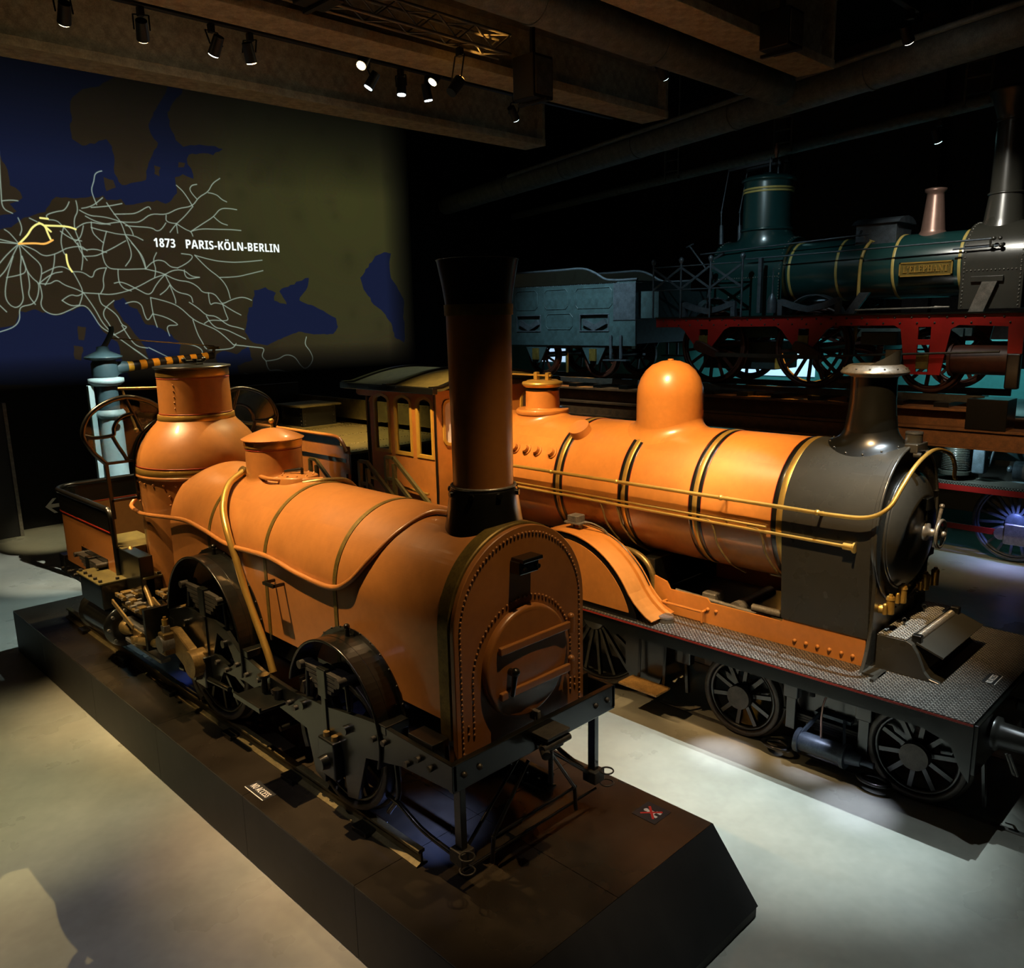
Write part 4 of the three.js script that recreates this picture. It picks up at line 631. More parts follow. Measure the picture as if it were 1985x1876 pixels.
    // valve gear: links, rods and brackets
    for (const [x0, y0, z0] of [[-10.55, 1.9, 1.07], [-10.0, 1.98, 0.78]]) {
      const vg = part('valve_gear', [B(x0 - 0.06, x0 + 0.22, y0 - 0.02, y0 + 0.03, z0 - 0.1, z0 - 0.06, 0.006), B(x0 - 0.06, x0 + 0.22, y0 - 0.02, y0 + 0.03, z0 + 0.05, z0 + 0.09, 0.006), G.cyl([x0 - 0.1, y0 - 0.02, Z(z0)], [x0 + 0.75, y0 - 0.14, Z(z0 - 0.03)], 0.026, 0.026, 10)], M.bronzed, E1, { label: 'bronzed valve gear' });
      for (let k = 0; k < 5; k++) { const xx = x0 + 0.06 + 0.13 * k, yy = y0 + 0.02 - 0.02 * k; part('valve_link', G.box(xx - 0.05, xx + 0.05, yy - 0.05, yy + 0.035, Z(z0) - 0.05 + 0.012 * (k % 3), Z(z0) + 0.05 - 0.014 * (k % 2), 0.01), k % 2 ? M.steel : M.bronzed, vg); part('valve_pin', G.cyl([xx, yy, Z(z0 - 0.09)], [xx, yy, Z(z0 + 0.1)], 0.02, 0.02, 10), M.steel, vg); }
      part('valve_guide', [B(x0 + 0.05, x0 + 0.5, y0 - 0.12, y0 - 0.085, z0 - 0.09, z0 + 0.06, 0.006), G.bar([x0 - 0.02, y0 - 0.06, Z(z0 + 0.14)], [x0 + 0.62, y0 - 0.24, Z(z0 + 0.15)], 0.02, 0.06)], M.bronzed, vg);
    }
    part('motion_plate', [B(-9.5, -9.44, 1.5, 2.0, 0.62, 1.25, 0.006)], M.blackGreen, E1);
    const sb = part('slide_bar', [B(-10.55, -9.45, 1.555, 1.6, 1.0, 1.12, 0.006)], M.steel, E1); part('slide_bar', B(-10.55, -9.45, 1.3, 1.345, 1.0, 1.12, 0.006), M.steel, E1);
    const ch = part('crosshead', [B(-10.2, -9.95, 1.34, 1.56, 0.98, 1.14, 0.015), G.cyl([-10.7, 1.45, Z(1.06)], [-10.05, 1.45, Z(1.06)], 0.03, 0.03, 12), G.cyl([-10.08, 1.45, Z(0.95)], [-10.08, 1.45, Z(1.2)], 0.05, 0.05, 16)], M.bronzed, E1);
    const rod = part('connecting_rod', [G.cyl([-10.0, 1.46, Z(1.17)], [-9.0, 1.68, Z(1.17)], 0.045, 0.055, 14), B(-9.14, -8.98, 1.56, 1.82, 1.1, 1.24, 0.02)], M.bronzed, E1, { label: 'bright connecting rod' });
    part('big_end_strap', [G.cyl([-9.06, 1.69, Z(1.08)], [-9.06, 1.69, Z(1.26)], 0.1, 0.1, 20), B(-9.1, -9.02, 1.8, 1.9, 1.13, 1.21, 0.01)], M.steel, rod);
    part('oil_cup', [G.cyl([-9.06, 1.88, Z(1.17)], [-9.06, 1.97, Z(1.17)], 0.035, 0.035, 12), G.cyl([-9.06, 1.97, Z(1.17)], [-9.06, 2.0, Z(1.17)], 0.02, 0.02, 8)], M.brass, rod);
    const cr = G.ext(G.shape([[-9.1, 1.84], [-8.98, 1.86], [-8.62, 1.72], [-8.44, 1.62], [-8.4, 1.5], [-8.5, 1.4], [-8.66, 1.42], [-9.0, 1.55], [-9.14, 1.66]]), Math.min(Z(1.02), Z(1.12)), Math.max(Z(1.02), Z(1.12)), 0.012);
    part('crank', cr, M.bronzed, E1, { label: 'heavy bronzed crank' });
    part('crank_boss', G.cyl([-8.54, 1.57, Z(0.98)], [-8.54, 1.57, Z(1.16)], 0.15, 0.15, 28), M.bronzed, E1);
    // steps, lever, brake hangers
    part('foot_step', [B(-7.3, -6.78, 1.63, 1.66, 0.98, 1.26, 0.006), B(-7.3, -6.78, 1.64, 1.69, 1.24, 1.265, 0.004), G.cyl([-7.12, 1.66, Z(1.02)], [-7.12, 1.82, Z(1.02)], 0.03, 0.03, 10), G.cyl([-7.12, 1.82, Z(1.02)], [-7.12, 1.85, Z(1.02)], 0.06, 0.06, 12), G.cyl([-6.9, 1.66, Z(1.0)], [-6.9, 1.76, Z(1.0)], 0.04, 0.05, 12)], M.blackGreen, E1);
    part('drain_lever', [G.cyl([-9.0, 1.36, Z(1.02)], [-7.9, 1.44, Z(1.02)], 0.028, 0.028, 10), G.cyl([-9.06, 1.355, Z(1.02)], [-8.95, 1.365, Z(1.02)], 0.05, 0.045, 14)], M.blackGreen, E1);
    part('brake_shoe', G.skin(arcPts(-8.54, 1.62, 0.84, 195, 236, 10), 0.07, Math.min(Z(0.75), Z(0.87)), Math.max(Z(0.75), Z(0.87))), M.iron, E1);
    part('brake_shoe', G.skin(arcPts(-6.0, 1.5, 0.72, 150, 205, 10), 0.07, Math.min(Z(0.75), Z(0.87)), Math.max(Z(0.75), Z(0.87))), M.iron, E1);
    part('brake_hanger', [G.bar([-6.78, 1.85, Z(0.8)], [-6.7, 1.25, Z(0.8)], 0.05, 0.03), G.bar([-9.45, 1.8, Z(0.8)], [-9.3, 1.2, Z(0.8)], 0.05, 0.03)], M.black, E1);
    part('sand_delivery_pipe', G.tube([[-5.35, 1.85, Z(0.8)], [-5.25, 1.3, Z(0.83)], [-5.38, 1.05, Z(0.85)]], 0.025, 20, 8), M.black, E1);
    part('corner_bracket', B(-4.95, -4.64, 1.72, 1.98, 0.76, 0.93, 0.006), M.black, E1);
    part('guard_post', [B(-4.52, -4.44, 0.98, 1.74, 0.78, 0.84, 0.006)], M.black, E1);
    part('guard_clamp', [B(-4.55, -4.4, 1.0, 1.12, 0.74, 0.88, 0.01), G.torus([-4.36, 1.12, Z(0.86)], 'y', 0.06, 0.008, 20, 6), G.torus([-4.36, 1.0, Z(0.86)], 'y', 0.06, 0.008, 20, 6)], M.iron, E1);
    part('guard_stay', [G.cyl([-4.4, 1.62, Z(0.12)], [-4.44, 1.08, Z(0.5)], 0.016, 0.016, 8), G.cyl([-4.44, 1.08, Z(0.5)], [-4.44, 0.85, Z(0.52)], 0.018, 0.018, 8), G.cyl([-4.5, 1.6, Z(0.15)], [-4.48, 1.05, Z(0.8)], 0.016, 0.016, 8)], M.black, E1);
    part('guard_spring_stay', [G.tube([[-5.45, 1.15, Z(0.8)], [-5.2, 1.2, Z(0.86)], [-4.9, 1.1, Z(0.86)], [-4.55, 1.03, Z(0.83)]], 0.022, 30, 8)], M.black, E1);
  }
  part('front_buffer_beam', G.box(-4.42, -4.36, 1.7, 1.93, -0.97, 0.97, 0.008), M.blackGreen, E1, { label: 'black front buffer beam' });
  for (const z of [-0.86, -0.7, 0.7, 0.86]) part('beam_rivet', G.rivets([[-4.36, 1.82, z]], 0.028), M.iron, E1);
  const dh = part('draw_hook', [G.box(-4.37, -4.2, 1.74, 1.86, -0.1, 0.06, 0.012), G.box(-4.37, -4.18, 1.85, 1.885, -0.16, 0.12, 0.008), G.cyl([-4.2, 1.8, -0.16], [-4.2, 1.8, 0.16], 0.03, 0.03, 12), G.cyl([-4.25, 1.78, 0.1], [-4.16, 1.76, 0.16], 0.04, 0.04, 12), G.cyl([-4.28, 1.76, -0.02], [-4.28, 1.4, -0.02], 0.022, 0.022, 10)], M.iron, E1, { label: 'iron drawhook' });
  part('guard_bar', [G.cyl([-4.44, 1.08, -0.52], [-4.44, 1.08, 0.52], 0.014, 0.014, 8)], M.black, E1); part('guard_bar', G.cyl([-4.46, 0.92, -0.82], [-4.46, 0.92, 0.82], 0.013, 0.013, 8), M.black, E1);
  for (const x of [-6.0, -8.54, -12.3]) part('axle', G.cyl([x, x === -6.0 ? 1.5 : x === -8.54 ? 1.62 : 1.35, -0.9], [x, x === -6.0 ? 1.5 : x === -8.54 ? 1.62 : 1.35, 0.9], 0.07, 0.07, 16), M.iron, E1);
  part('ash_pan', G.box(-11.0, -9.75, 1.1, 1.72, -0.55, 0.55, 0.02), M.black, E1);
  part('brake_rigging', [G.cyl([-9.8, 1.15, 0.3], [-5.2, 1.12, 0.3], 0.025, 0.025, 8), G.cyl([-9.8, 1.15, -0.3], [-5.2, 1.12, -0.3], 0.025, 0.025, 8), G.cyl([-7.3, 1.12, -0.8], [-7.3, 1.12, 0.8], 0.03, 0.03, 8)], M.black, E1);
}
// small lamps hung under the engines, shining down
function underLamp(x, y, z, tx, tz, color, cd, half, label) {
  const t = thing('underframe_lamp', label, 'lamp', [x, y, z], 'small lamps under the engines');
  part('can', G.lathe([[0.001, 0.07], [0.03, 0.07], [0.035, 0]], [x, y, 0], 'y', 16), M.rig, t);
  part('lens', G.lathe([[0.001, 0.002], [0.03, 0.002]], [x, y, 0], 'y', 16), M.lens(color, 2), t);
  const L = new THREE.SpotLight(color, cd, 0, half * Math.PI / 180, 0.9, 2); L.position.set(0, -0.01, 0); L.target.position.set(tx - x, -1, tz - z); L.castShadow = true; L.shadow.radius = 1; L.name = t.name + '_light'; t.add(L, L.target);
}
// ================================================================ THE OCHRE EXPRESS ENGINE
const E2 = thing('express_engine', 'large ochre express locomotive with black smokebox and tread-plate footplate', 'locomotive', [-7, 0.0, Z2]);
{
  const R = 0.885, yc = 2.83;
  const barrel = part('boiler', G.lathe([[0.001, -10.1], [R, -10.1], [R, -4.42], [0.001, -4.42]], [0, yc, 0], 'x', 96), M.ochreBright, E2);
  const belt = (x, w, dr, m, nm, lb) => part(nm, G.lathe([[R - 0.01, x - w / 2], [R + dr, x - w / 2], [R + dr, x + w / 2], [R - 0.01, x + w / 2]], [0, yc, 0], 'x', 96), m, barrel, { label: lb });
  for (const x of [-7.9, -6.72, -5.6]) { for (const e of [-0.06, 0.06]) belt(x + e, 0.05, 0.004, M.black, 'black_belt'); belt(x, 0.06, 0.009, M.brass, 'brass_belt'); for (const e of [-0.09, 0.09]) belt(x + e, 0.006, 0.003, M.redLine, 'red_line'); }
  belt(-4.53, 0.06, 0.004, M.black, 'black_belt'); belt(-4.46, 0.07, 0.012, M.brass, 'brass_belt'); belt(-4.565, 0.006, 0.003, M.redLine, 'red_line');
  // wash-out plugs
  for (const x of [-9.15, -8.85, -8.62, -8.4, -8.1]) {
    const a = 0.52, ny = Math.sin(a), nz = Math.cos(a), p = V(x, yc + R * ny, R * nz), n = V(0, ny, nz), q = p.clone().addScaledVector(n, 0.075);
    const w = part('washout_plug', G.cyl(p, q, 0.062, 0.055, 20), M.ochreBright, barrel);
    part('plug_ring', G.cyl(p.clone().addScaledVector(n, -0.01), p.clone().addScaledVector(n, 0.016), 0.09, 0.085, 24), M.ochreBright, w);
  }
  { const a = 0.98, n = V(0, Math.sin(a), Math.cos(a)), p = V(-7.78, yc + R * n.y, R * n.z); part('boiler_plug', G.cyl(p.clone().addScaledVector(n, -0.03), p.clone().addScaledVector(n, 0.11), 0.155, 0.155, 32), M.ochreBright, barrel); }
  // dome
  const dx = -6.6;
  part('steam_dome', G.lathe([[0.455, 3.55], [0.455, 3.95], [0.452, 4.14], [0.44, 4.24], [0.4, 4.36], [0.335, 4.46], [0.25, 4.535], [0.13, 4.585], [0.001, 4.6]], [dx, 0, 0], 'y', 72), M.ochreBright, E2, { label: 'round-topped ochre steam dome' });
  part('dome_foot', G.saddle(dx, 0.453, 0.6, 0.14, R, yc), M.ochreBright, E2);
  part('dome_bead', G.torus([dx, 4.605, 0], 'y', 0.03, 0.012, 20, 6), M.ochreBright, E2);
  // safety valve casing
  const sx = -9.0;
  const sv = part('safety_valve', [G.lathe([[0.4, 3.55], [0.4, 3.72], [0.42, 3.73], [0.42, 3.78], [0.4, 3.8], [0.28, 3.8], [0.27, 3.82], [0.265, 4.08]], [sx, 0, 0], 'y', 56)], M.ochreBright, E2);
  part('valve_foot', G.saddle(sx, 0.4, 0.5, 0.09, R, yc), M.ochreBright, sv);
  part('valve_black_band', G.lathe([[0.255, 4.08], [0.268, 4.08], [0.268, 4.13], [0.25, 4.13]], [sx, 0, 0], 'y', 56), M.black, sv);
  part('valve_crown', G.lathe([[0.25, 4.12], [0.3, 4.15], [0.325, 4.18], [0.315, 4.215], [0.26, 4.225], [0.24, 4.24], [0.001, 4.24]], [sx, 0, 0], 'y', 56), M.brass, sv);
  part('valve_lever', [G.box(sx - 0.9, sx + 0.2, 4.3, 4.325, -0.02, 0.02, 0.004), G.box(sx - 0.16, sx - 0.09, 4.24, 4.36, -0.04, 0.04, 0.01), G.box(sx + 0.09, sx + 0.16, 4.24, 4.36, -0.04, 0.04, 0.01)], M.brass, sv);
  part('valve_column', [G.cyl([sx - 0.85, 3.72, 0], [sx - 0.85, 4.3, 0], 0.028, 0.022, 14), G.lathe([[0.08, 3.72], [0.06, 3.78], [0.04, 3.82]], [sx - 0.85, 0, 0], 'y', 20)], M.brass, sv);
  part('whistle_pipes', [G.cyl([sx - 1.0, 3.75, 0.12], [sx - 0.6, 3.75, 0.12], 0.022, 0.022, 10), G.cyl([sx - 0.95, 3.72, 0.2], [sx - 0.95, 3.86, 0.2], 0.018, 0.018, 8)], M.brass, E2);
  // smokebox
  const horse = (r, b, wB) => { const s = new THREE.Shape(); s.moveTo(-wB, b); s.lineTo(-r * 0.985, yc - 0.15); s.absarc(0, yc, r, Math.PI + 0.17, -0.17, true); s.lineTo(wB, b); s.closePath(); return s; };
  const sbx = part('smokebox', G.extX(horse(0.9, 1.66, 0.8), -4.42, -3.4, 0, 64), M.smoke, E2, { label: 'black smokebox' });
  const fp = new THREE.Shape(); fp.moveTo(-0.97, 1.33); fp.bezierCurveTo(-0.86, 1.5, -0.79, 1.7, -0.78, 1.95); fp.lineTo(-0.78, 2.3); fp.bezierCurveTo(-0.8, 2.5, -0.9, 2.6, -0.91, yc); fp.absarc(0, yc, 0.91, Math.PI, 0, true); fp.bezierCurveTo(0.9, 2.6, 0.8, 2.5, 0.78, 2.3); fp.lineTo(0.78, 1.95); fp.bezierCurveTo(0.79, 1.7, 0.86, 1.5, 0.97, 1.33); fp.closePath();
  const front = part('front_plate', G.extX(fp, -3.4, -3.36, 0.005, 48), M.smoke, E2);
  part('front_ring', G.torus([-3.35, yc, 0], 'x', 0.9, 0.018, 72, 8), M.smoke, front);
  part('front_rivets', G.rivets(Array.from({ length: 9 }, (_, k) => [-3.36, 1.9 - 0.004 * k, -0.5 + 0.11 * k]), 0.016), M.smoke, front, STUFF);
  const door = part('smokebox_door', G.lathe([[0.001, 0.2], [0.25, 0.19], [0.45, 0.155], [0.58, 0.1], [0.655, 0.045], [0.665, 0.02], [0.66, 0]], [-3.36, 2.77, 0], 'x', 72), M.smoke, E2, { label: 'domed round smokebox door' });
  part('door_rim', G.torus([-3.35, 2.77, 0], 'x', 0.67, 0.02, 72, 8), M.smoke, door);
  part('lamp_iron', [G.box(-3.19, -3.13, 3.02, 3.16, -0.1, 0.08, 0.008), G.box(-3.2, -3.14, 2.9, 3.04, -0.06, 0.04, 0.006)], M.black, door);
  part('door_boss', G.lathe([[0.1, 0], [0.1, 0.04], [0.05, 0.05], [0.04, 0.12], [0.06, 0.14], [0.06, 0.17], [0.001, 0.19]], [-3.17, 2.77, 0], 'x', 28), M.steel, door);
  part('hand_wheel', [G.torus([-3.0, 2.77, 0], 'x', 0.15, 0.02, 40, 8), ...[0, 1, 2, 3].map((k) => G.cyl([-3.0, 2.77, 0], [-3.0, 2.77 + 0.15 * Math.cos(k * Math.PI / 2 + 0.4), 0.15 * Math.sin(k * Math.PI / 2 + 0.4)], 0.014, 0.014, 8)), G.ball([-2.97, 2.77, 0], 0.035)], M.steel, door, { label: 'polished hand wheel' });
  part('door_handle', [G.cyl([-3.06, 2.74, 0], [-3.04, 3.05, -0.1], 0.016, 0.022, 10), G.ball([-3.04, 3.06, -0.1], 0.03)], M.steel, door);
  for (const y of [3.05, 2.35]) part('hinge_strap', G.box(-3.3, -3.26, y, y + 0.08, -0.66, -0.3, 0.008), M.smoke, door);
  part('front_crown', [G.box(-3.4, -3.26, 3.66, 3.76, -0.16, 0.16, 0.012), G.cyl([-3.36, 3.74, 0.0], [-3.36, 3.86, 0.0], 0.09, 0.09, 28), G.cyl([-3.36, 3.86, 0], [-3.36, 3.88, 0], 0.095, 0.09, 28), G.cyl([-3.3, 3.64, -0.13], [-3.22, 3.64, -0.13], 0.03, 0.03, 10), G.cyl([-3.3, 3.64, 0.13], [-3.22, 3.64, 0.13], 0.03, 0.03, 10)], M.smoke, E2);
  for (const [y, z] of [[1.98, 0.62], [2.02, 0.28], [2.0, -0.42], [1.98, -0.74]]) {
    const v = part('relief_valve', [G.cyl([-3.36, y, z], [-3.22, y, z], 0.05, 0.04, 16), G.cyl([-3.25, y - 0.03, z], [-3.25, y + 0.13, z], 0.045, 0.045, 16), G.cyl([-3.25, y + 0.13, z], [-3.25, y + 0.165, z], 0.05, 0.04, 16), G.cyl([-3.25, y + 0.165, z], [-3.25, y + 0.19, z], 0.025, 0.02, 10), G.cyl([-3.27, y - 0.02, z + 0.09], [-3.27, y + 0.07, z + 0.09], 0.024, 0.024, 10), G.ball([-3.27, y + 0.08, z + 0.09], 0.026)], M.brass, front, { label: 'small brass relief valve' });
  }
  // funnel
  const cx = -3.84;
  const st = part('funnel', G.lathe([[0.285, 3.6], [0.285, 3.9], [0.262, 4.05], [0.25, 4.2], [0.247, 4.44], [0.26, 4.5]], [cx, 0, 0], 'y', 64), M.black, E2, { label: 'glossy black funnel with flared foot' });
  part('funnel_lip', G.lathe([[0.25, 4.47], [0.29, 4.49], [0.36, 4.51], [0.365, 4.53], [0.34, 4.56], [0.29, 4.6], [0.26, 4.61], [0.23, 4.6], [0.22, 4.45]], [cx, 0, 0], 'y', 64), M.steel, st, { label: 'polished steel funnel lip' });
  { // wind shield along the front edge of the funnel
    const g = new THREE.CylinderGeometry(0.265, 0.265, 0.16, 40, 1, true, Math.PI / 2 - 1.55, 3.1); const p = g.attributes.position;
    for (let i = 0; i < p.count; i++) { const a = Math.atan2(p.getZ(i), p.getX(i)); if (p.getY(i) > 0) p.setY(i, -0.08 + 0.16 * Math.min(1, Math.max(0.02, (1.5 - a) * 0.8))); }
    const g2 = g.clone(); const p2 = g2.attributes.position; for (let i = 0; i < p2.count; i++) { p2.setX(i, p2.getX(i) * 0.95); p2.setZ(i, p2.getZ(i) * 0.95); }
    g.computeVertexNormals(); g2.computeVertexNormals();
    part('wind_shield', [flat(g.translate(cx, 4.68, 0)), flat(g2.translate(cx, 4.68, 0))], M.smoke, st);
  }
  part('lip_rivets', G.rivets(Array.from({ length: 14 }, (_, k) => [cx + 0.335 * Math.cos(k * 0.449), 4.565, 0.335 * Math.sin(k * 0.449), 0.4 * Math.cos(k * 0.449), 1, 0.4 * Math.sin(k * 0.449)]), 0.012), M.smoke, st, STUFF);
  { // curved saddle plate hugging the smokebox
    part('funnel_saddle', G.saddle(cx, 0.27, 0.47, 0.3, 0.905, yc), M.black, st);
    part('saddle_rivets', G.rivets(Array.from({ length: 14 }, (_, k) => { const a = k * 0.449, z = 0.43 * Math.sin(a); return [cx + 0.43 * Math.cos(a), yc + Math.sqrt(0.905 ** 2 - z * z) + 0.004, z, 0, 1, z]; }), 0.014), M.smoke, st, STUFF);
  }
  // handrails and pipes
  part('handrail', G.tube([[-9.9, 3.05, 1.02], [-8, 3.05, 1.02], [-6, 3.05, 1.02], [-4.5, 3.05, 1.02], [-3.75, 3.05, 1.02], [-3.4, 3.08, 1.01], [-3.22, 3.2, 0.95], [-3.16, 3.4, 0.8], [-3.14, 3.56, 0.58], [-3.14, 3.65, 0.3], [-3.14, 3.69, 0], [-3.14, 3.65, -0.3], [-3.14, 3.56, -0.58], [-3.16, 3.4, -0.8], [-3.2, 3.25, -0.95], [-3.22, 3.2, -1.08]], 0.024, 200, 10), M.brass, E2, { label: 'long brass handrail curving over the smokebox front' });
  for (const x of [-9.2, -7.9, -6.72, -5.15, -3.95]) part('handrail_knob', [G.cyl([x, 3.02, 0.85], [x, 3.05, 1.02], 0.018, 0.014, 10), G.ball([x, 3.05, 1.02], 0.034, 14, 10)], M.brass, E2);
  part('ejector_pipe', [G.cyl([-10.1, 2.72, 0.92], [-3.68, 2.7, 0.92], 0.02, 0.02, 12), G.cyl([-10.1, 2.78, 0.92], [-4.6, 2.76, 0.92], 0.014, 0.014, 10), G.cyl([-3.68, 2.7, 0.92], [-3.58, 2.7, 0.92], 0.04, 0.04, 16), G.cyl([-3.57, 2.7, 0.92], [-3.55, 2.7, 0.92], 0.06, 0.06, 16)], M.brass, E2, { label: 'thin brass pipe along the boiler' });
  for (const x of [-7.05, -6.78, -5.3, -4.65]) part('branch_pipe', G.tube([[x - 0.2, 2.73, 0.91], [x - 0.04, 2.71, 0.92], [x, 2.6, 0.9], [x + 0.02, 2.4, 0.83], [x + 0.1, 2.15, 0.66], [x + 0.2, 2.0, 0.45]], 0.014, 30, 7), M.bronzed, E2);
  // footplate
  const deck = part('footplate', G.box(-10.3, -3.36, 1.29, 1.33, 0.74, 1.4), M.tread, E2, { label: 'tread-plate running board' });
  part('footplate', G.box(-10.3, -3.36, 1.29, 1.33, -1.4, -0.74), M.tread, E2);
  part('front_platform', G.box(-3.36, -2.12, 1.29, 1.33, -1.4, 1.4), M.tread, E2, { label: 'tread-plate front platform' });
  for (const s of [1, -1]) {
    const val = part('valance', G.ext(G.shape([[-10.3, 1.29], [-10.3, 0.9], [-8.9, 1.0], [-8.35, 1.14], [-7.9, 1.16], [-6.6, 1.16], [-6.5, 1.05], [-6.35, 1.13], [-2.6, 1.13], [-2.32, 1.05], [-2.2, 0.8], [-2.12, 0.7], [-2.12, 1.29]]), Math.min(s * 1.355, s * 1.385), Math.max(s * 1.355, s * 1.385)), M.blackGreen, E2);
    part('red_edge', G.box(-10.3, -2.12, 1.296, 1.318, s > 0 ? 1.4 : -1.404, s > 0 ? 1.404 : -1.4), M.redLine, val);
    const sh = part('inner_side_sheet', G.ext(G.shape([[-6.25, 1.33], [-3.42, 1.33], [-3.42, 1.68], [-4.38, 1.68], [-4.42, 1.61], [-5.4, 1.61], [-5.44, 1.66], [-6.0, 1.66], [-6.06, 1.75], [-6.25, 1.8]]), Math.min(s * 0.76, s * 0.79), Math.max(s * 0.76, s * 0.79)), M.ochreBright, E2, { label: 'ochre side sheet between running board and boiler' });
    part('sheet_rivets', G.rivets([-3.55, -3.68, -3.82, -3.96, -4.1, -4.24, -5.3, -5.42].map((x, k) => [x, k < 6 ? 1.42 : 1.52, s * 0.79, 0, 0, s]), 0.026), M.ochreBright, sh, STUFF);
    part('grab_rail', [G.cyl([-6.05, 1.5, s * 0.88], [-5.45, 1.5, s * 0.88], 0.016, 0.016, 10), G.cyl([-6.05, 1.5, s * 0.79], [-6.05, 1.5, s * 0.89], 0.016, 0.016, 10), G.cyl([-5.45, 1.5, s * 0.79], [-5.45, 1.5, s * 0.89], 0.016, 0.016, 10), G.cyl([-5.45, 1.5, s * 0.88], [-5.45, 1.36, s * 0.88], 0.016, 0.016, 10)], M.ochreBright, sh);
    part('sand_cap', [G.cyl([-5.85, 1.33, s * 1.08], [-5.85, 1.39, s * 1.08], 0.1, 0.1, 28), G.cyl([-5.85, 1.39, s * 1.08], [-5.85, 1.41, s * 1.08], 0.105, 0.1, 28)], M.steel, E2);
    // splasher
    const arc = arcPts(-7.38, 1.03, 1.295, 168, 36, 44), tail = [[-6.25, 1.67], [-6.17, 1.58], [-6.08, 1.5], [-5.98, 1.43], [-5.88, 1.385]];
    const sp = part('splasher', G.skin(arc.concat(tail), 0.014, Math.min(s * 0.86, s * 1.36), Math.max(s * 0.86, s * 1.36)), M.ochreBright, E2, { label: 'broad ochre wheel splasher' });
    const face = arcPts(-7.38, 1.03, 1.285, 166, 14, 44).filter(([x, y]) => y > 1.33); face.push([face[face.length - 1][0], 1.33]); face.unshift([face[0][0], 1.33]);
    part('splasher_face', G.ext(G.shape(face), Math.min(s * 1.33, s * 1.345), Math.max(s * 1.33, s * 1.345)), M.black, sp);
    const inn = arcPts(-7.38, 1.03, 1.2, 160, 20, 44).filter(([x, y]) => y > 1.42); inn.push([inn[inn.length - 1][0], 1.42]); inn.unshift([inn[0][0], 1.42]);
    part('splasher_panel', G.ext(G.shape(inn), Math.min(s * 1.345, s * 1.352), Math.max(s * 1.345, s * 1.352)), M.ochreBright, sp);
    part('splasher_back', G.ext(G.shape(face), Math.min(s * 0.86, s * 0.87), Math.max(s * 0.86, s * 0.87)), M.black, sp);
    part('splasher_seam', G.tube(arcPts(-7.38, 1.03, 1.3, 150, 30, 30).map(([x, y]) => [x, y, s * 0.9]), 0.012, 60, 6), M.black, sp);
    part('lubricator', [G.box(-7.45, -7.27, 2.42, 2.52, s * 1.1 - 0.09, s * 1.1 + 0.09, 0.015), G.box(-7.5, -7.22, 2.4, 2.425, s * 1.1 - 0.1, s * 1.1 + 0.1, 0.006), G.box(-7.44, -7.4, 2.3, 2.4, s * 1.1 - 0.02, s * 1.1 + 0.02), G.box(-7.3, -7.26, 2.3, 2.4, s * 1.1 - 0.02, s * 1.1 + 0.02), G.tube([[-7.22, 2.43, s * 1.1], [-7.1, 2.42, s * 1.05], [-6.98, 2.33, s * 0.95], [-6.9, 2.2, s * 0.9]], 0.012, 16, 6)], M.steel, sp);
    wheel(E2, 'driving_wheel', -7.2, 1.02, s * 0.85, 1.0, 20, { hub: 0.2, label: 'large black spoked driving wheel' });
    wheel(E2, 'driving_wheel', -9.7, 1.02, s * 0.85, 1.0, 20, { hub: 0.2 });
    for (const x of [-2.78, -4.87]) wheel(E2, 'bogie_wheel', x, 0.535, s * 0.81, 0.525, 10, { hub: 0.155, sw: 0.05, mat: M.black, label: x > -3 ? 'black spoked leading bogie wheel' : 'black spoked trailing bogie wheel' });
    for (const x of [-2.78, -4.87]) part('hub_cap', G.cyl([x, 0.535, s * 0.9], [x, 0.535, s * 0.935], 0.155, 0.15, 32), M.tyre, E2);
    part('frame_plate', G.ext(G.shape([[-6.55, 1.2], [-6.55, 0.45], [-6.45, 0.34], [-6.2, 0.32], [-6.0, 0.36], [-5.92, 0.6], [-5.92, 1.2]]), Math.min(s * 0.98, s * 1.01), Math.max(s * 0.98, s * 1.01)), M.blackGreen, E2);
    part('brake_block', [G.box(-5.86, -5.62, 0.7, 1.1, s * 0.8 - 0.06, s * 0.8 + 0.06, 0.02), G.bar([-5.74, 1.2, s * 0.8], [-5.68, 0.3, s * 0.8], 0.05, 0.04)], M.black, E2);
    // bogie frame, spring hanger and brake cylinder
    const bf = part('bogie_frame', G.ext(G.shape([[-5.5, 0.95], [-5.5, 0.72], [-5.2, 0.72], [-5.12, 0.55], [-5.05, 0.55], [-5.0, 0.78], [-4.74, 0.78], [-4.7, 0.55], [-4.62, 0.55], [-4.5, 0.7], [-4.2, 0.62], [-4.1, 0.42], [-3.95, 0.42], [-3.9, 0.66], [-3.75, 0.66], [-3.7, 0.42], [-3.5, 0.42], [-3.42, 0.68], [-3.1, 0.7], [-3.0, 0.5], [-2.9, 0.5], [-2.86, 0.78], [-2.62, 0.78], [-2.58, 0.5], [-2.5, 0.5], [-2.42, 0.75], [-2.25, 0.78], [-2.25, 0.95]]), Math.min(s * 0.66, s * 0.7), Math.max(s * 0.66, s * 0.7)), M.black, E2);
    const bc = part('brake_cylinder', [G.cyl([-4.0, 0.3, s * 0.98], [-3.5, 0.3, s * 0.98], 0.115, 0.115, 32), G.cyl([-4.05, 0.3, s * 0.98], [-4.0, 0.3, s * 0.98], 0.145, 0.145, 32), G.cyl([-3.5, 0.3, s * 0.98], [-3.46, 0.3, s * 0.98], 0.145, 0.145, 32), G.cyl([-3.46, 0.3, s * 0.98], [-3.3, 0.3, s * 0.98], 0.085, 0.06, 24), G.cyl([-3.32, 0.3, s * 0.98], [-3.16, 0.3, s * 0.98], 0.035, 0.035, 16)], M.bolster, E2, { label: 'blue-grey brake cylinder' });
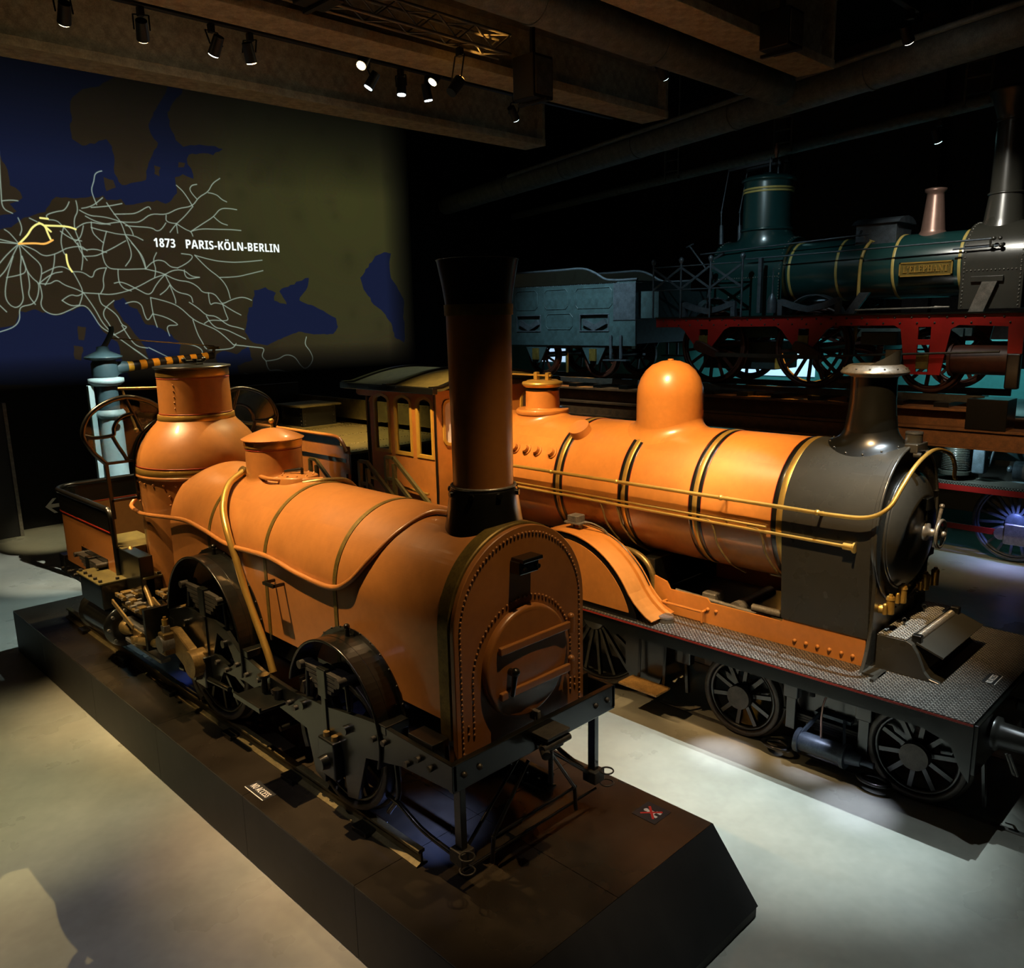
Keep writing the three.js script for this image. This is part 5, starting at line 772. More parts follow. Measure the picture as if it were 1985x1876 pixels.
    part('cylinder_bracket', [G.bar([-4.0, 0.4, s * 0.98], [-3.88, 0.62, s * 0.78], 0.03, 0.04), G.bar([-3.5, 0.4, s * 0.98], [-3.6, 0.62, s * 0.78], 0.03, 0.04), G.box(-3.95, -3.52, 0.58, 0.62, s * 0.74 - 0.05, s * 0.74 + 0.05)], M.bolster, bc);
    part('copper_pipe', G.tube([[-3.77, 0.4, s * 0.98], [-3.77, 0.7, s * 1.0], [-3.75, 0.9, s * 0.98], [-3.7, 1.0, s * 0.9]], 0.012, 24, 7), M.copper, bc);
    part('cross_pipe', G.cyl([-5.0, 1.02, s * 0.95], [-2.6, 1.02, s * 0.95], 0.018, 0.018, 8), M.black, E2);
    for (const x of [-4.2, -3.34]) { part('brake_hanger', [G.box(x - 0.06, x + 0.06, 0.35, 0.85, s * 0.86 - 0.03, s * 0.86 + 0.03, 0.01), G.box(x - 0.09, x + 0.09, 0.75, 0.95, s * 0.86 - 0.06, s * 0.86 + 0.06, 0.015)], M.black, E2); part('guard_loop', G.torus([x - 0.12 + (x > -4 ? 0.3 : 0), 0.12, s * 0.96], 'y', 0.1, 0.022, 20, 8).scale(1.6, 1, 1).translate(-(x - 0.12 + (x > -4 ? 0.3 : 0)) * 0.6, 0, 0), M.black, E2); }
    part('bogie_spring', Array.from({ length: 5 }, (_, k) => G.box(-4.35 + 0.1 * k, -3.25 - 0.1 * k, 0.5 - 0.03 * k, 0.526 - 0.03 * k, s * 0.74 - 0.045, s * 0.74 + 0.045)), M.iron, E2);
    part('guard_iron', [G.bar([-2.2, 0.95, s * 0.72], [-2.12, 0.15, s * 0.72], 0.06, 0.03)], M.black, E2);
    part('lower_step', [G.box(-6.36, -5.75, 0.42, 0.45, s > 0 ? 1.1 : -1.42, s > 0 ? 1.42 : -1.1, 0.008)], M.board, E2, { label: 'plain yellow wooden step board' });
    part('step_hanger', [G.bar([-6.26, 1.2, s * 1.06], [-6.26, 0.42, s * 1.1], 0.04, 0.015), G.bar([-5.86, 1.2, s * 1.06], [-5.86, 0.42, s * 1.1], 0.04, 0.015), G.bar([-6.26, 0.42, s * 1.1], [-5.86, 0.42, s * 1.1], 0.03, 0.02)], M.black, E2);
    // buffers
    const bu = part('buffer', [G.lathe([[0.17, 0], [0.17, 0.04], [0.13, 0.06], [0.12, 0.3], [0.135, 0.32], [0.135, 0.36]], [-2.06, 1.06, s * 0.88], 'x', 36), G.cyl([-1.72, 1.06, s * 0.88], [-1.5, 1.06, s * 0.88], 0.06, 0.06, 20)], M.smoke, E2, { label: 'glossy black buffer' });
    part('buffer_head', G.lathe([[0.001, 0.06], [0.2, 0.03], [0.23, 0], [0.22, -0.03], [0.05, -0.06]], [-1.5, 1.06, s * 0.88], 'x', 36), M.smoke, bu);
    part('sheet_support', [G.box(-3.36, -3.18, 1.33, 1.36, s * 0.78, s * 1.0, 0.004), G.bar([-3.2, 1.34, s * 0.8], [-3.2, 1.34, s * 1.12], 0.04, 0.04)], M.smoke, E2);
  }
  part('front_beam', G.box(-2.14, -2.08, 0.78, 1.3, -1.36, 1.36, 0.008), M.blackGreen, E2);
  part('shackle', [G.wire([[-2.0, 0.75, 0.62], [-1.92, 0.55, 0.62], [-1.86, 0.6, 0.72], [-1.95, 0.8, 0.72]], 0.014)], M.steel, E2);
  part('drawhook', [G.box(-2.08, -1.8, 1.0, 1.1, -0.05, 0.05, 0.015), G.torus([-1.78, 1.05, 0], 'z', 0.09, 0.03, 20, 8)], M.iron, E2);
  part('main_frame', [G.box(-10.3, -2.15, 0.85, 1.29, 0.62, 0.66), G.box(-10.3, -2.15, 0.85, 1.29, -0.66, -0.62), G.box(-6.2, -4.5, 0.9, 1.5, -0.55, 0.55, 0.02)], M.black, E2);
  part('inside_cylinders', [G.cyl([-4.4, 1.35, 0.3], [-3.4, 1.35, 0.3], 0.28, 0.28, 28), G.cyl([-4.4, 1.35, -0.3], [-3.4, 1.35, -0.3], 0.28, 0.28, 28), G.box(-4.4, -3.4, 1.1, 1.7, -0.7, 0.7, 0.02)], M.black, E2);
  part('inside_motion', [G.box(-6.2, -4.6, 1.3, 1.36, 0.28, 0.38), G.box(-6.2, -4.6, 1.3, 1.36, -0.38, -0.28), G.cyl([-6.1, 1.55, 0.5], [-4.7, 1.5, 0.5], 0.03, 0.03, 10), G.cyl([-5.2, 1.5, -0.4], [-5.2, 1.5, 0.5], 0.09, 0.09, 20), G.box(-5.7, -5.5, 1.4, 1.62, 0.25, 0.5, 0.02), G.cyl([-4.9, 1.62, 0.6], [-4.5, 1.62, 0.6], 0.05, 0.05, 14)], M.steel, E2);
  for (const [x, y] of [[-2.78, 0.535], [-4.87, 0.535], [-7.2, 1.02], [-9.7, 1.02]]) part('axle', G.cyl([x, y, -0.8], [x, y, 0.8], 0.08, 0.08, 18), M.iron, E2);
  part('firebox_stay', [G.tube([[-7.0, 2.05, 0.7], [-6.6, 2.02, 0.72], [-6.35, 1.85, 0.74], [-6.25, 1.5, 0.75], [-6.2, 1.35, 0.75]], 0.045, 24, 8), G.bar([-6.7, 1.95, 0.7], [-6.55, 1.4, 0.7], 0.06, 0.1)], M.bronzed, E2);
  part('ash_pan', G.box(-9.4, -6.35, 0.32, 1.5, -0.58, 0.58, 0.02), M.black, E2);
  part('frame_stretcher', [G.box(-6.5, -6.3, 1.33, 2.0, 0.3, 0.72, 0.02)], M.blackGreen, E2);
  // step box in front of the smokebox
  const box = part('step_box', G.ext(G.shape([[-3.33, 1.33], [-3.33, 1.72], [-3.02, 1.72], [-2.96, 1.69], [-2.9, 1.6], [-2.82, 1.42], [-2.76, 1.36], [-2.66, 1.34], [-2.66, 1.33]]), -0.72, 0.72, 0.004), M.smoke, E2, { label: 'black step box' });
  part('step_tread', G.box(-3.32, -3.02, 1.722, 1.735, -0.71, 0.71), M.treadBright, box, { label: 'bright worn tread plate' });
  for (const z of [0.3, -0.3]) part('tread_eye', [G.cyl([-3.2, 1.73, z], [-3.2, 1.78, z], 0.012, 0.012, 8), G.torus([-3.2, 1.8, z], 'z', 0.025, 0.008, 16, 6)], M.black, box);
  part('hinge_roll', Array.from({ length: 40 }, (_, k) => G.torus([-2.965, 1.715, -0.5 + k * 0.0256], 'z', 0.035, 0.01, 12, 5)), M.steel, box, STUFF);
  for (const z of [0.6, -0.6]) part('hinge_bracket', G.box(-3.0, -2.9, 1.68, 1.78, z - 0.04, z + 0.04, 0.012), M.black, box);
  part('flap', G.skin([[-2.94, 1.7], [-2.66, 1.6]], 0.02, -0.66, 0.66), M.smoke, box);
  // cab
  const cz = 1.3, x0 = -11.85, x1 = -10.1, yt = 4.1;
  const win = (xa, xb, ya, yb) => { const p = new THREE.Path(), r = (xb - xa) / 2; p.moveTo(xa, ya); p.lineTo(xb, ya); p.lineTo(xb, yb - r * 0.5); p.quadraticCurveTo(xb, yb, (xa + xb) / 2, yb + 0.02); p.quadraticCurveTo(xa, yb, xa, yb - r * 0.5); p.closePath(); return p; };
  const W3 = [[-11.7, -11.28], [-11.13, -10.69], [-10.55, -10.15]];
  for (const s of [1, -1]) {
    const sh = new THREE.Shape(); sh.moveTo(x0, 1.33); sh.lineTo(-9.85, 1.33); sh.bezierCurveTo(-10.05, 1.7, x1, 1.95, x1, 2.3); sh.lineTo(x1, yt); sh.lineTo(-12.2, yt); sh.lineTo(-12.22, 4.0); sh.quadraticCurveTo(-12.2, 3.95, -12.1, 3.95); sh.lineTo(x0 + 0.1, 3.95); sh.quadraticCurveTo(x0, 3.94, x0, 3.85); sh.closePath();
    for (const [a, b] of W3) sh.holes.push(win(a, b, 3.05, 3.98));
    const side = part('cab_side', G.ext(sh, Math.min(s * (cz - 0.02), s * (cz + 0.01)), Math.max(s * (cz - 0.02), s * (cz + 0.01)), 0, 20), M.ochreBright, E2, { label: 'ochre cab side with three arched windows' });
    for (const [a, b] of W3) {
      const o = win(a - 0.015, b + 0.015, 3.02, 3.995).getPoints(12), fs = new THREE.Shape(o.slice().reverse()); fs.holes.push(win(a + 0.035, b - 0.035, 3.075, 3.95));
      const fr = part('window_frame', G.ext(fs, Math.min(s * (cz - 0.03), s * (cz + 0.025)), Math.max(s * (cz - 0.03), s * (cz + 0.025))), M.goldPaint, side);
      part('window_pane', G.ext(new THREE.Shape(win(a, b, 3.05, 3.98).getPoints(10).slice().reverse()), s * cz - 0.012, s * cz - 0.006), M.glass, side);
    }
    part('cab_edge', [G.tube([[-9.86, 1.36, s * cz], [-10.0, 1.7, s * cz], [-10.1, 2.1, s * cz], [-10.1, 2.6, s * cz], [-10.1, 4.08, s * cz]], 0.022, 40, 8), G.wire([[x0, 1.4, s * cz], [x0, 3.86, s * cz]], 0.02)], M.black, side);
    part('cab_handrail', [G.cyl([-11.95, 2.55, s * (cz + 0.07)], [-10.25, 2.45, s * (cz + 0.07)], 0.022, 0.022, 12), G.cyl([-11.7, 2.53, s * cz], [-11.7, 2.53, s * (cz + 0.08)], 0.018, 0.018, 8), G.cyl([-10.5, 2.46, s * cz], [-10.5, 2.46, s * (cz + 0.08)], 0.018, 0.018, 8)], M.brass, side);
    part('cab_post', [G.cyl([-11.95, 1.6, s * (cz - 0.02)], [-11.95, 3.95, s * (cz - 0.02)], 0.025, 0.025, 12)], M.blackGreen, side);
  }
  // cab front sheet with two round-cornered windows either side of the firebox
  const cf = new THREE.Shape(); cf.moveTo(-cz, 1.33); cf.lineTo(-cz, yt); cf.lineTo(cz, yt); cf.lineTo(cz, 1.33); cf.closePath();
  const roundRect = (a, b, c, d, r) => { const p = new THREE.Path(); p.moveTo(a + r, c); p.lineTo(b - r, c); p.quadraticCurveTo(b, c, b, c + r); p.lineTo(b, d - r); p.quadraticCurveTo(b, d, b - r, d); p.lineTo(a + r, d); p.quadraticCurveTo(a, d, a, d - r); p.lineTo(a, c + r); p.quadraticCurveTo(a, c, a + r, c); return p; };
  for (const [a, b] of [[-1.13, -0.62], [0.62, 1.13]]) cf.holes.push(roundRect(a, b, 3.25, 3.93, 0.12));
  const cfm = part('cab_front', G.extX(cf, x1 - 0.02, x1 + 0.01, 0, 12), M.ochreBright, E2);
  for (const [a, b] of [[-1.13, -0.62], [0.62, 1.13]]) {
    const o = new THREE.Shape(roundRect(a - 0.03, b + 0.03, 3.22, 3.96, 0.14).getPoints(8)); o.holes.push(roundRect(a + 0.015, b - 0.015, 3.265, 3.915, 0.11));
    const fr = part('spectacle_frame', G.extX(o, x1 - 0.03, x1 + 0.03), M.goldPaint, cfm);
    part('spectacle_pane', G.extX(new THREE.Shape(roundRect(a, b, 3.25, 3.93, 0.12).getPoints(8)), x1 - 0.008, x1 - 0.002), M.paper, cfm, { label: 'window covered with pale crumpled sheet' });
  }
  // curved roof with ribs
  const roofP = [], roofU = (z) => 4.13 + 0.2 * Math.max(0, Math.cos(Math.min(1, Math.abs(z) / 1.25) * Math.PI / 2 * 1.0)) ** 1.0 * (Math.abs(z) < 1.25 ? 1 : 0);
  for (let k = 0; k <= 30; k++) { const z = -1.45 + 2.9 * k / 30; roofP.push([z, roofU(z)]); }
  const rl = roofP.map(([z, y]) => [z, y + 0.03]).concat(roofP.slice().reverse().map(([z, y]) => [z, y - 0.02]));
  const roof = part('cab_roof', G.extX(rl, -12.45, -9.95), M.olive, E2, { label: 'low curved cab roof with dark ribs' });
  for (const x of [-12.45, -11.25, -10.05]) part('roof_rib', G.extX(roofP.map(([z, y]) => [z, y + 0.06]).concat(roofP.slice().reverse().map(([z, y]) => [z, y + 0.02])), x, x + 0.1), M.black, roof);
  for (const s of [1, -1]) part('roof_gutter', G.box(-12.47, -9.93, 4.07, 4.17, s * 1.42 - 0.05, s * 1.42 + 0.05, 0.01), M.black, roof);
  part('cab_floor', G.box(-12.2, -10.1, 1.2, 1.33, -1.3, 1.3), M.black, E2);
  part('backhead', [G.box(-10.6, -10.1, 1.33, 3.3, -0.75, 0.75, 0.05)], M.black, E2);
}
// ---------------------------------------------------------------- tender
const T2 = thing('tender', 'ochre tender with riveted olive deck behind the express engine', 'tender', [-15.6, 0, Z2]);
{
  const zt = 1.3, xa = -18.6, xb = -12.55;
  part('tank', G.box(xa, xb, 1.2, 2.86, -zt + 0.02, zt - 0.02), M.black, T2);
  for (const s of [1, -1]) {
    const sd = part('side_panel', G.box(xa, xb, 1.25, 3.0, s > 0 ? zt - 0.02 : -zt - 0.01, s > 0 ? zt + 0.01 : -zt + 0.02), M.ochreBright, T2, { label: 'ochre tender side' });
    part('lining', [G.box(xa + 0.1, xb - 0.1, 2.7, 2.77, s * zt - 0.015, s * zt + 0.015), G.box(xa + 0.1, xb - 0.1, 1.6, 1.62, s * zt - 0.015, s * zt + 0.015)], M.black, sd);
    part('coping', G.tube([[xa, 3.16, s * (zt + 0.02)], [-14, 3.16, s * (zt + 0.02)], [-13.0, 3.16, s * (zt + 0.02)], [-12.77, 3.1, s * (zt + 0.02)], [-12.6, 2.9, s * (zt + 0.02)]], 0.035, 60, 8), M.ochreBright, sd);
    part('coping_plate', G.box(xa, -12.85, 3.0, 3.16, s * zt - 0.01, s * zt + 0.01), M.bolster, sd);
  }
  const deck = part('deck', G.box(xa, xb + 0.02, 2.86, 2.9, -zt + 0.02, zt - 0.02), M.olive, T2, { label: 'olive riveted tank top' });
  const rv = []; for (const x of [-17.2, -15.9, -14.6, -13.4, -12.7]) for (let z = -1.2; z <= 1.2; z += 0.075) rv.push([x, 2.9, z]); for (let x = -18.4; x < -12.6; x += 0.1) rv.push([x, 2.9, -1.1]);
  part('deck_rivets', G.rivets(rv, 0.016, V(0, 1, 0)), M.olive, deck, STUFF);
  const hatch = part('filler_box', G.box(-17.0, -16.1, 2.94, 3.38, -0.75, 0.1, 0.01), M.blackGreen, T2);
  part('filler_base', G.box(-17.12, -15.98, 2.9, 2.95, -0.87, 0.22, 0.008), M.olive, hatch);
  part('filler_lid', G.box(-17.1, -16.0, 3.38, 3.42, -0.85, 0.2, 0.008), M.olive, hatch);
  part('filler_rivets', G.rivets([0, 1, 2, 3, 4].flatMap((k) => [[-16.1, 3.0 + k * 0.08, 0.04, 1, 0, 0], [-16.16, 3.0 + k * 0.08, 0.1, 0, 0, 1], [-16.94, 3.0 + k * 0.08, 0.1, 0, 0, 1], [-16.1, 3.0 + k * 0.08, -0.69, 1, 0, 0]]), 0.014), M.iron, hatch, STUFF);
  part('back_board', G.box(xa, xa + 0.05, 2.9, 3.75, -zt, zt), M.blackGreen, T2);
  const ff = part('far_coal_board', G.box(xa, -12.9, 2.9, 3.45, -zt - 0.02, -zt + 0.02), M.olive, T2);
  part('far_rivets', G.rivets(Array.from({ length: 50 }, (_, k) => [xa + 0.15 + k * 0.112, 3.42, -zt + 0.02, 0, 0, 1]), 0.014), M.olive, ff, STUFF);
  part('front_bulkhead', G.box(xb - 0.02, xb + 0.03, 1.3, 2.86, -zt, zt), M.black, T2);
  part('shovel_plate', G.box(xb, xb + 0.35, 1.25, 1.33, -1.0, 1.0), M.iron, T2);
  for (const s of [1, -1]) {
    part('sole_bar', G.box(xa - 0.1, xb + 0.2, 0.95, 1.25, s * 1.1 - 0.03, s * 1.1 + 0.03), M.black, T2);
    for (const x of [-17.4, -15.6, -13.8]) wheel(T2, 'tender_wheel', x, 0.55, s * 0.81, 0.54, 10, {});
  }
  for (const x of [-17.4, -15.6, -13.8]) part('axle', G.cyl([x, 0.55, -0.8], [x, 0.55, 0.8], 0.08, 0.08, 16), M.iron, T2);
  part('grab_post', [G.cyl([-12.62, 1.4, zt + 0.03], [-12.62, 2.5, zt + 0.03], 0.02, 0.02, 10)], M.black, T2);
}
// access stairs beside tender and cab, climbing towards the back
function stair(x, zz, top, label) {
  const t = thing('access_stair', label, 'stairs', [x, 0, Z2 + zz], 'access stairs beside the express engine');
  for (const z of [-0.02, 0.5]) {
    part('post', G.box(x - 0.03, x + 0.03, 0, top, z - 0.03, z + 0.03), M.olive, t);
    part('post', G.box(x + 0.18, x + 0.24, 0, top - 0.1, z - 0.03, z + 0.03), M.olive, t);
    part('upper_rail', [G.bar([x, top, z], [x + 0.22, top, z], 0.05, 0.05), G.bar([x + 0.2, top, z], [x + 2.0, top - 1.3, z], 0.05, 0.06)], M.olive, t);
    part('lower_rail', [G.bar([x, top - 0.36, z], [x + 0.25, top - 0.36, z], 0.04, 0.05), G.bar([x + 0.23, top - 0.36, z], [x + 2.0, top - 1.65, z], 0.04, 0.06)], M.olive, t);
    part('string', G.bar([x, top - 1.1, z], [x + 2.0, top - 2.55, z], 0.04, 0.16), M.olive, t);
    part('end_post', G.box(x + 1.95, x + 2.0, Math.max(0, top - 2.62), top - 1.28, z - 0.025, z + 0.025), M.olive, t);
  }
  for (let k = 0; k < 6; k++) part('tread', G.box(x + 0.12 + 0.3 * k, x + 0.36 + 0.3 * k, top - 1.26 - 0.218 * k, top - 1.23 - 0.218 * k, 0, 0.48), M.board, t);
}
stair(-11.12, 1.56, 3.0, 'olive access stair with slanted rails beside the cab');
stair(-13.5, 1.56, 2.72, 'olive access stair with slanted rails beside the tender');
// floor rails of the express engine
for (const [z, w] of [[0.75, 'nearer'], [-0.75, 'farther']]) single('floor_rail', G.box(-20, -1.0, 0.0, 0.012, Z2 + z - 0.035, Z2 + z + 0.035), M.steel, w + ' steel rail let into the floor under the express engine', 'rail', 'rails in the floor');
sticker('no_access_sign', 0.3, 0.13, noAccess, 'black NO ACCESS sign on the tread-plate front platform of the express engine', -2.3, 1.331, Z2 + 0.2, Math.PI / 2);
// ================================================================ STEEL BRIDGE WITH THE GREEN ENGINE
const Z3 = -17.2, YR = 3.68;
{
  const t = thing('bridge', 'rust brown steel bridge carrying the green engine', 'bridge', [-11, 2.9, Z3]);
  for (const s of [1, -1]) {
    part('girder_web', G.box(-21.5, -4.75, 3.1, 3.42, s * 0.95 - 0.02, s * 0.95 + 0.02), M.corten, t);
    part('upper_flange', G.box(-21.5, -4.75, 3.42, 3.47, s * 1.0 - 0.22, s * 1.0 + 0.22, 0.006), M.corten, t);
    part('lower_flange', G.box(-21.5, -2.0, 3.08, 3.13, s * 1.0 - 0.22, s * 1.0 + 0.22, 0.006), M.corten, t);
    part('sill_beam', G.box(-21.5, -2.0, 2.8, 3.06, s * 1.12 - 0.04, s * 1.12 + 0.04, 0.006), M.corten, t);
    part('sill_flange', G.box(-21.5, -2.0, 2.77, 2.81, s * 1.12 - 0.12, s * 1.12 + 0.12, 0.004), M.corten, t);
    part('top_rail', G.box(-21.5, -4.6, 3.55, YR, s * 0.8 - 0.035, s * 0.8 + 0.035, 0.01), M.iron, t);
  }
  for (let x = -21.2; x < -4.8; x += 0.8) part('sleeper', G.box(x - 0.13, x + 0.13, 3.47, 3.56, -1.15, 1.15, 0.01), M.black, t);
  for (let x = -20.5; x < -2.5; x += 2.6) part('cross_beam', G.box(x - 0.08, x + 0.08, 2.85, 3.05, -1.08, 1.08), M.corten, t);
  part('end_stop', G.box(-4.75, -4.1, 3.13, 3.66, 0.72, 1.25, 0.01), M.black, t);
  for (const [x, z] of [[-21, 1], [-21, -1], [-14.5, -1], [-8.5, -1], [-2.4, -1], [-2.4, 1]]) part('column', G.box(x - 0.12, x + 0.12, 0, 2.8, z - 0.12, z + 0.12), M.black, t);
}
const E3 = thing('green_engine', 'dark green locomotive with red frame and tall black funnel, raised on the bridge', 'locomotive', [-7.8, YR, Z3]);
{
  const R = 0.6, yc = 6.02;
  const barrel = part('boiler', G.lathe([[0.001, -8.7], [R, -8.7], [R, -5.2], [0.001, -5.2]], [0, yc, 0], 'x', 72), M.green, E3, { label: 'green boiler barrel' });
  for (const x of [-8.55, -7.55, -6.45, -5.28]) part('yellow_belt', G.lathe([[R - 0.01, x - 0.025], [R + 0.01, x - 0.025], [R + 0.01, x + 0.025], [R - 0.01, x + 0.025]], [0, yc, 0], 'x', 72), M.yellow, barrel);
  // nameplate, lettering raised
  const np = part('nameplate', G.box(-6.3, -5.38, 5.82, 6.06, R + 0.005, R + 0.03, 0.006), M.brassDull, E3, { label: 'brass nameplate reading L\'ELEPHANT' });
  part('nameplate_border', [G.box(-6.31, -5.37, 6.045, 6.07, R + 0.02, R + 0.045), G.box(-6.31, -5.37, 5.81, 5.835, R + 0.02, R + 0.045), G.box(-6.31, -6.285, 5.81, 6.07, R + 0.02, R + 0.045), G.box(-5.395, -5.37, 5.81, 6.07, R + 0.02, R + 0.045)], M.brass, np);
  const font = FONT, tg = new TextGeometry("L'ELEPHANT", { font, size: 0.118, depth: 0.018, curveSegments: 3 }); tg.computeBoundingBox();
  const tw = tg.boundingBox.max.x - tg.boundingBox.min.x; tg.translate(-tg.boundingBox.min.x, 0, 0).scale(0.8 / tw, 1, 1).translate(-6.24, 5.882, R + 0.028);
  part('lettering', flat(tg), M.brass, np);
  // smokebox
  const arch = (r, b, c) => { const s = new THREE.Shape(); s.moveTo(-r, b); s.lineTo(-r, c); s.absarc(0, c, r, Math.PI, 0, true); s.lineTo(r, b); s.closePath(); return s; };
  const sb = part('smokebox', G.extX(arch(0.72, 5.2, 6.0), -5.2, -4.2, 0.005, 40), M.smoke, E3, { label: 'black riveted smokebox' });
  const rv = []; for (const x of [-5.15, -4.25]) for (let k = 0; k <= 26; k++) { const a = Math.PI * k / 26; rv.push([x, 6.0 + 0.722 * Math.sin(a), 0.722 * Math.cos(a), 0, Math.sin(a), Math.cos(a)]); }
  for (const x of [-5.15, -4.25]) for (let y = 5.25; y < 6; y += 0.065) rv.push([x, y, 0.722, 0, 0, 1]); for (let x = -5.1; x < -4.25; x += 0.065) rv.push([x, 5.86, 0.722, 0, 0, 1]);
  part('rivets', G.rivets(rv, 0.016), M.steel, sb, STUFF);
  part('smokebox_door', G.lathe([[0.001, 0.1], [0.4, 0.06], [0.46, 0]], [-4.2, 6.0, 0], 'x', 40), M.smoke, sb);
  part('smokebox_stay', G.ext(G.shape([[-5.0, 5.15], [-4.76, 5.15], [-4.58, 5.66], [-4.82, 5.66]]), 0.74, 0.8), M.steel, E3, { label: 'bright slanting stay' });
  part('stay_bracket', G.box(-5.02, -4.5, 5.66, 5.76, 0.72, 0.77, 0.01), M.smoke, E3);
  part('slanting_stay', G.ext(G.shape([[-7.25, 5.13], [-7.05, 5.13], [-6.75, 5.55], [-6.95, 5.55]]), 0.75, 0.83), M.bolster, E3);
  // funnel
  const cx = -4.78;
  const fn = part('funnel', G.lathe([[0.38, 6.6], [0.33, 6.75], [0.28, 7.18], [0.27, 7.2], [0.255, 8.4], [0.27, 8.5], [0.36, 8.78], [0.42, 8.86], [0.42, 8.92], [0.38, 8.92], [0.24, 8.4]], [cx, 0, 0], 'y', 56), M.smoke, E3, { label: 'tall black funnel with flared top' });
  part('funnel_ring', [G.torus([cx, 7.19, 0], 'y', 0.285, 0.022, 48, 8), G.torus([cx, 8.4, 0], 'y', 0.26, 0.012, 48, 8)], M.smoke, fn);
  // copper steam column
  const sc = part('steam_column', G.lathe([[0.3, 6.52], [0.25, 6.6], [0.21, 6.66], [0.15, 7.28], [0.15, 7.33], [0.19, 7.36], [0.19, 7.41], [0.14, 7.42], [0.001, 7.42]], [-5.98, 0, 0], 'y', 40), M.copper, E3, { label: 'conical copper column' });
  // sand box
  const bx = part('sand_box', G.box(-7.28, -6.5, 6.45, 6.86, -0.35, 0.4, 0.01), M.bolster, E3, { label: 'grey box with curved lid on the boiler' });
  part('box_lid', G.extX([[-0.46, 6.84], [-0.38, 6.9], [-0.2, 6.96], [0, 6.98], [0.2, 6.96], [0.36, 6.9], [0.42, 6.84]], -7.34, -6.44), M.bolster, bx);
  // firebox, dome, drum
  const fx = -9.4;
  const fb = part('firebox', G.extX(arch(0.76, 4.7, 6.0), -10.35, -8.62, 0.02, 40), M.green, E3, { label: 'green riveted firebox' });
  const fr = []; for (const x of [-10.28, -8.68]) { for (let k = 0; k <= 28; k++) { const a = Math.PI * k / 28; fr.push([x, 6.0 + 0.762 * Math.sin(a), 0.762 * Math.cos(a), 0, Math.sin(a), Math.cos(a)]); } for (let y = 5.2; y < 6; y += 0.06) fr.push([x, y, 0.762, 0, 0, 1]); } for (let x = -10.2; x < -8.7; x += 0.055) fr.push([x, 5.94, 0.762, 0, 0, 1]); for (let x = -10.1; x < -8.7; x += 0.26) for (const y of [5.3, 5.55]) fr.push([x, y, 0.762, 0, 0, 1]);
  part('rivets', G.rivets(fr, 0.015), M.steel, fb, STUFF);
  part('dome_foot', G.saddle(fx, 0.53, 0.72, 0.32, 0.762, 6.0), M.green, fb);
  const dr = part('drum', G.lathe([[0.53, 6.4], [0.52, 6.95], [0.51, 7.9], [0.53, 7.95]], [fx, 0, 0], 'y', 56), M.green, E3, { label: 'tall green steam drum' });
  part('drum_ring', G.torus([fx, 6.95, 0], 'y', 0.535, 0.03, 56, 8), M.green, dr);
  part('drum_belt', [7.72, 7.78].map((y) => G.lathe([[0.5, y - 0.02], [0.525, y - 0.02], [0.525, y + 0.02], [0.5, y + 0.02]], [fx, 0, 0], 'y', 56)), M.yellow, dr);
  part('drum_lid', G.lathe([[0.52, 7.93], [0.57, 7.95], [0.57, 7.99], [0.45, 8.05], [0.15, 8.09], [0.12, 8.13], [0.001, 8.14]], [fx, 0, 0], 'y', 56), M.green, dr);
  // balance levers
  for (const [z, xo] of [[0.25, 0], [-0.1, 0.25]]) {
    const lv = part('balance_lever', [G.bar([-9.2, 8.32, z], [-10.25 + xo, 8.27, z], 0.03, 0.06), G.cyl([-9.25, 8.1, z], [-9.25, 8.4, z], 0.025, 0.02, 10)], M.bolster, E3);
    part('lever_rod', [G.cyl([-10.23 + xo, 8.27, z], [-10.36 + xo, 7.4, z + 0.05], 0.014, 0.014, 8), G.ball([-10.36 + xo, 7.4, z + 0.05], 0.03), G.cyl([-10.36 + xo, 7.4, z + 0.05], [-10.35 + xo, 7.1, z + 0.05], 0.014, 0.014, 8), G.cyl([-10.35 + xo, 7.12, z + 0.05], [-10.34 + xo, 6.72, z + 0.05], 0.04, 0.05, 14)], M.bolster, lv);
  }
  part('whistle', G.lathe([[0.03, 8.4], [0.035, 8.46], [0.05, 8.48], [0.055, 8.56], [0.04, 8.62], [0.015, 8.68], [0.001, 8.7]], [-9.2, 0, 0.1], 'y', 20), M.copper, E3);
  // rods and pipes along the boiler
  part('long_rod', [G.cyl([-10.6, 6.5, 0.72], [-6.9, 6.64, 0.62], 0.016, 0.016, 8), G.cyl([-9.4, 6.32, 0.85], [-4.72, 6.38, 0.78], 0.016, 0.016, 8), G.cyl([-5.35, 6.24, 0.76], [-4.6, 6.26, 0.76], 0.016, 0.016, 8), G.cyl([-7.12, 6.62, 0.6], [-7.12, 6.72, 0.5], 0.022, 0.022, 8)], M.bolster, E3);
  part('rod_ends', [G.ball([-4.7, 6.38, 0.78], 0.04), G.ball([-4.6, 6.38, 0.78], 0.035), G.ball([-4.58, 6.26, 0.76], 0.04), G.ball([-4.72, 6.26, 0.76], 0.035), G.cyl([-4.75, 6.38, 0.78], [-4.75, 6.24, 0.76], 0.02, 0.02, 8)], M.smoke, E3);
  part('reach_rod', [G.cyl([-7.0, 5.22, 0.85], [-5.3, 5.24, 0.85], 0.018, 0.018, 8), G.cyl([-5.55, 5.24, 0.85], [-5.3, 5.24, 0.85], 0.03, 0.01, 10)], M.steel, E3);
  part('supply_pipe', G.tube([[-6.95, 6.58, 0.2], [-6.98, 6.5, 0.42], [-7.03, 6.3, 0.58], [-7.05, 6.0, 0.64], [-7.05, 5.4, 0.64], [-7.05, 4.6, 0.66]], 0.032, 40, 10), M.yellow, E3);
  part('pipe_flange', G.cyl([-6.95, 6.53, 0.3], [-6.93, 6.58, 0.34], 0.1, 0.1, 20), M.yellow, E3);
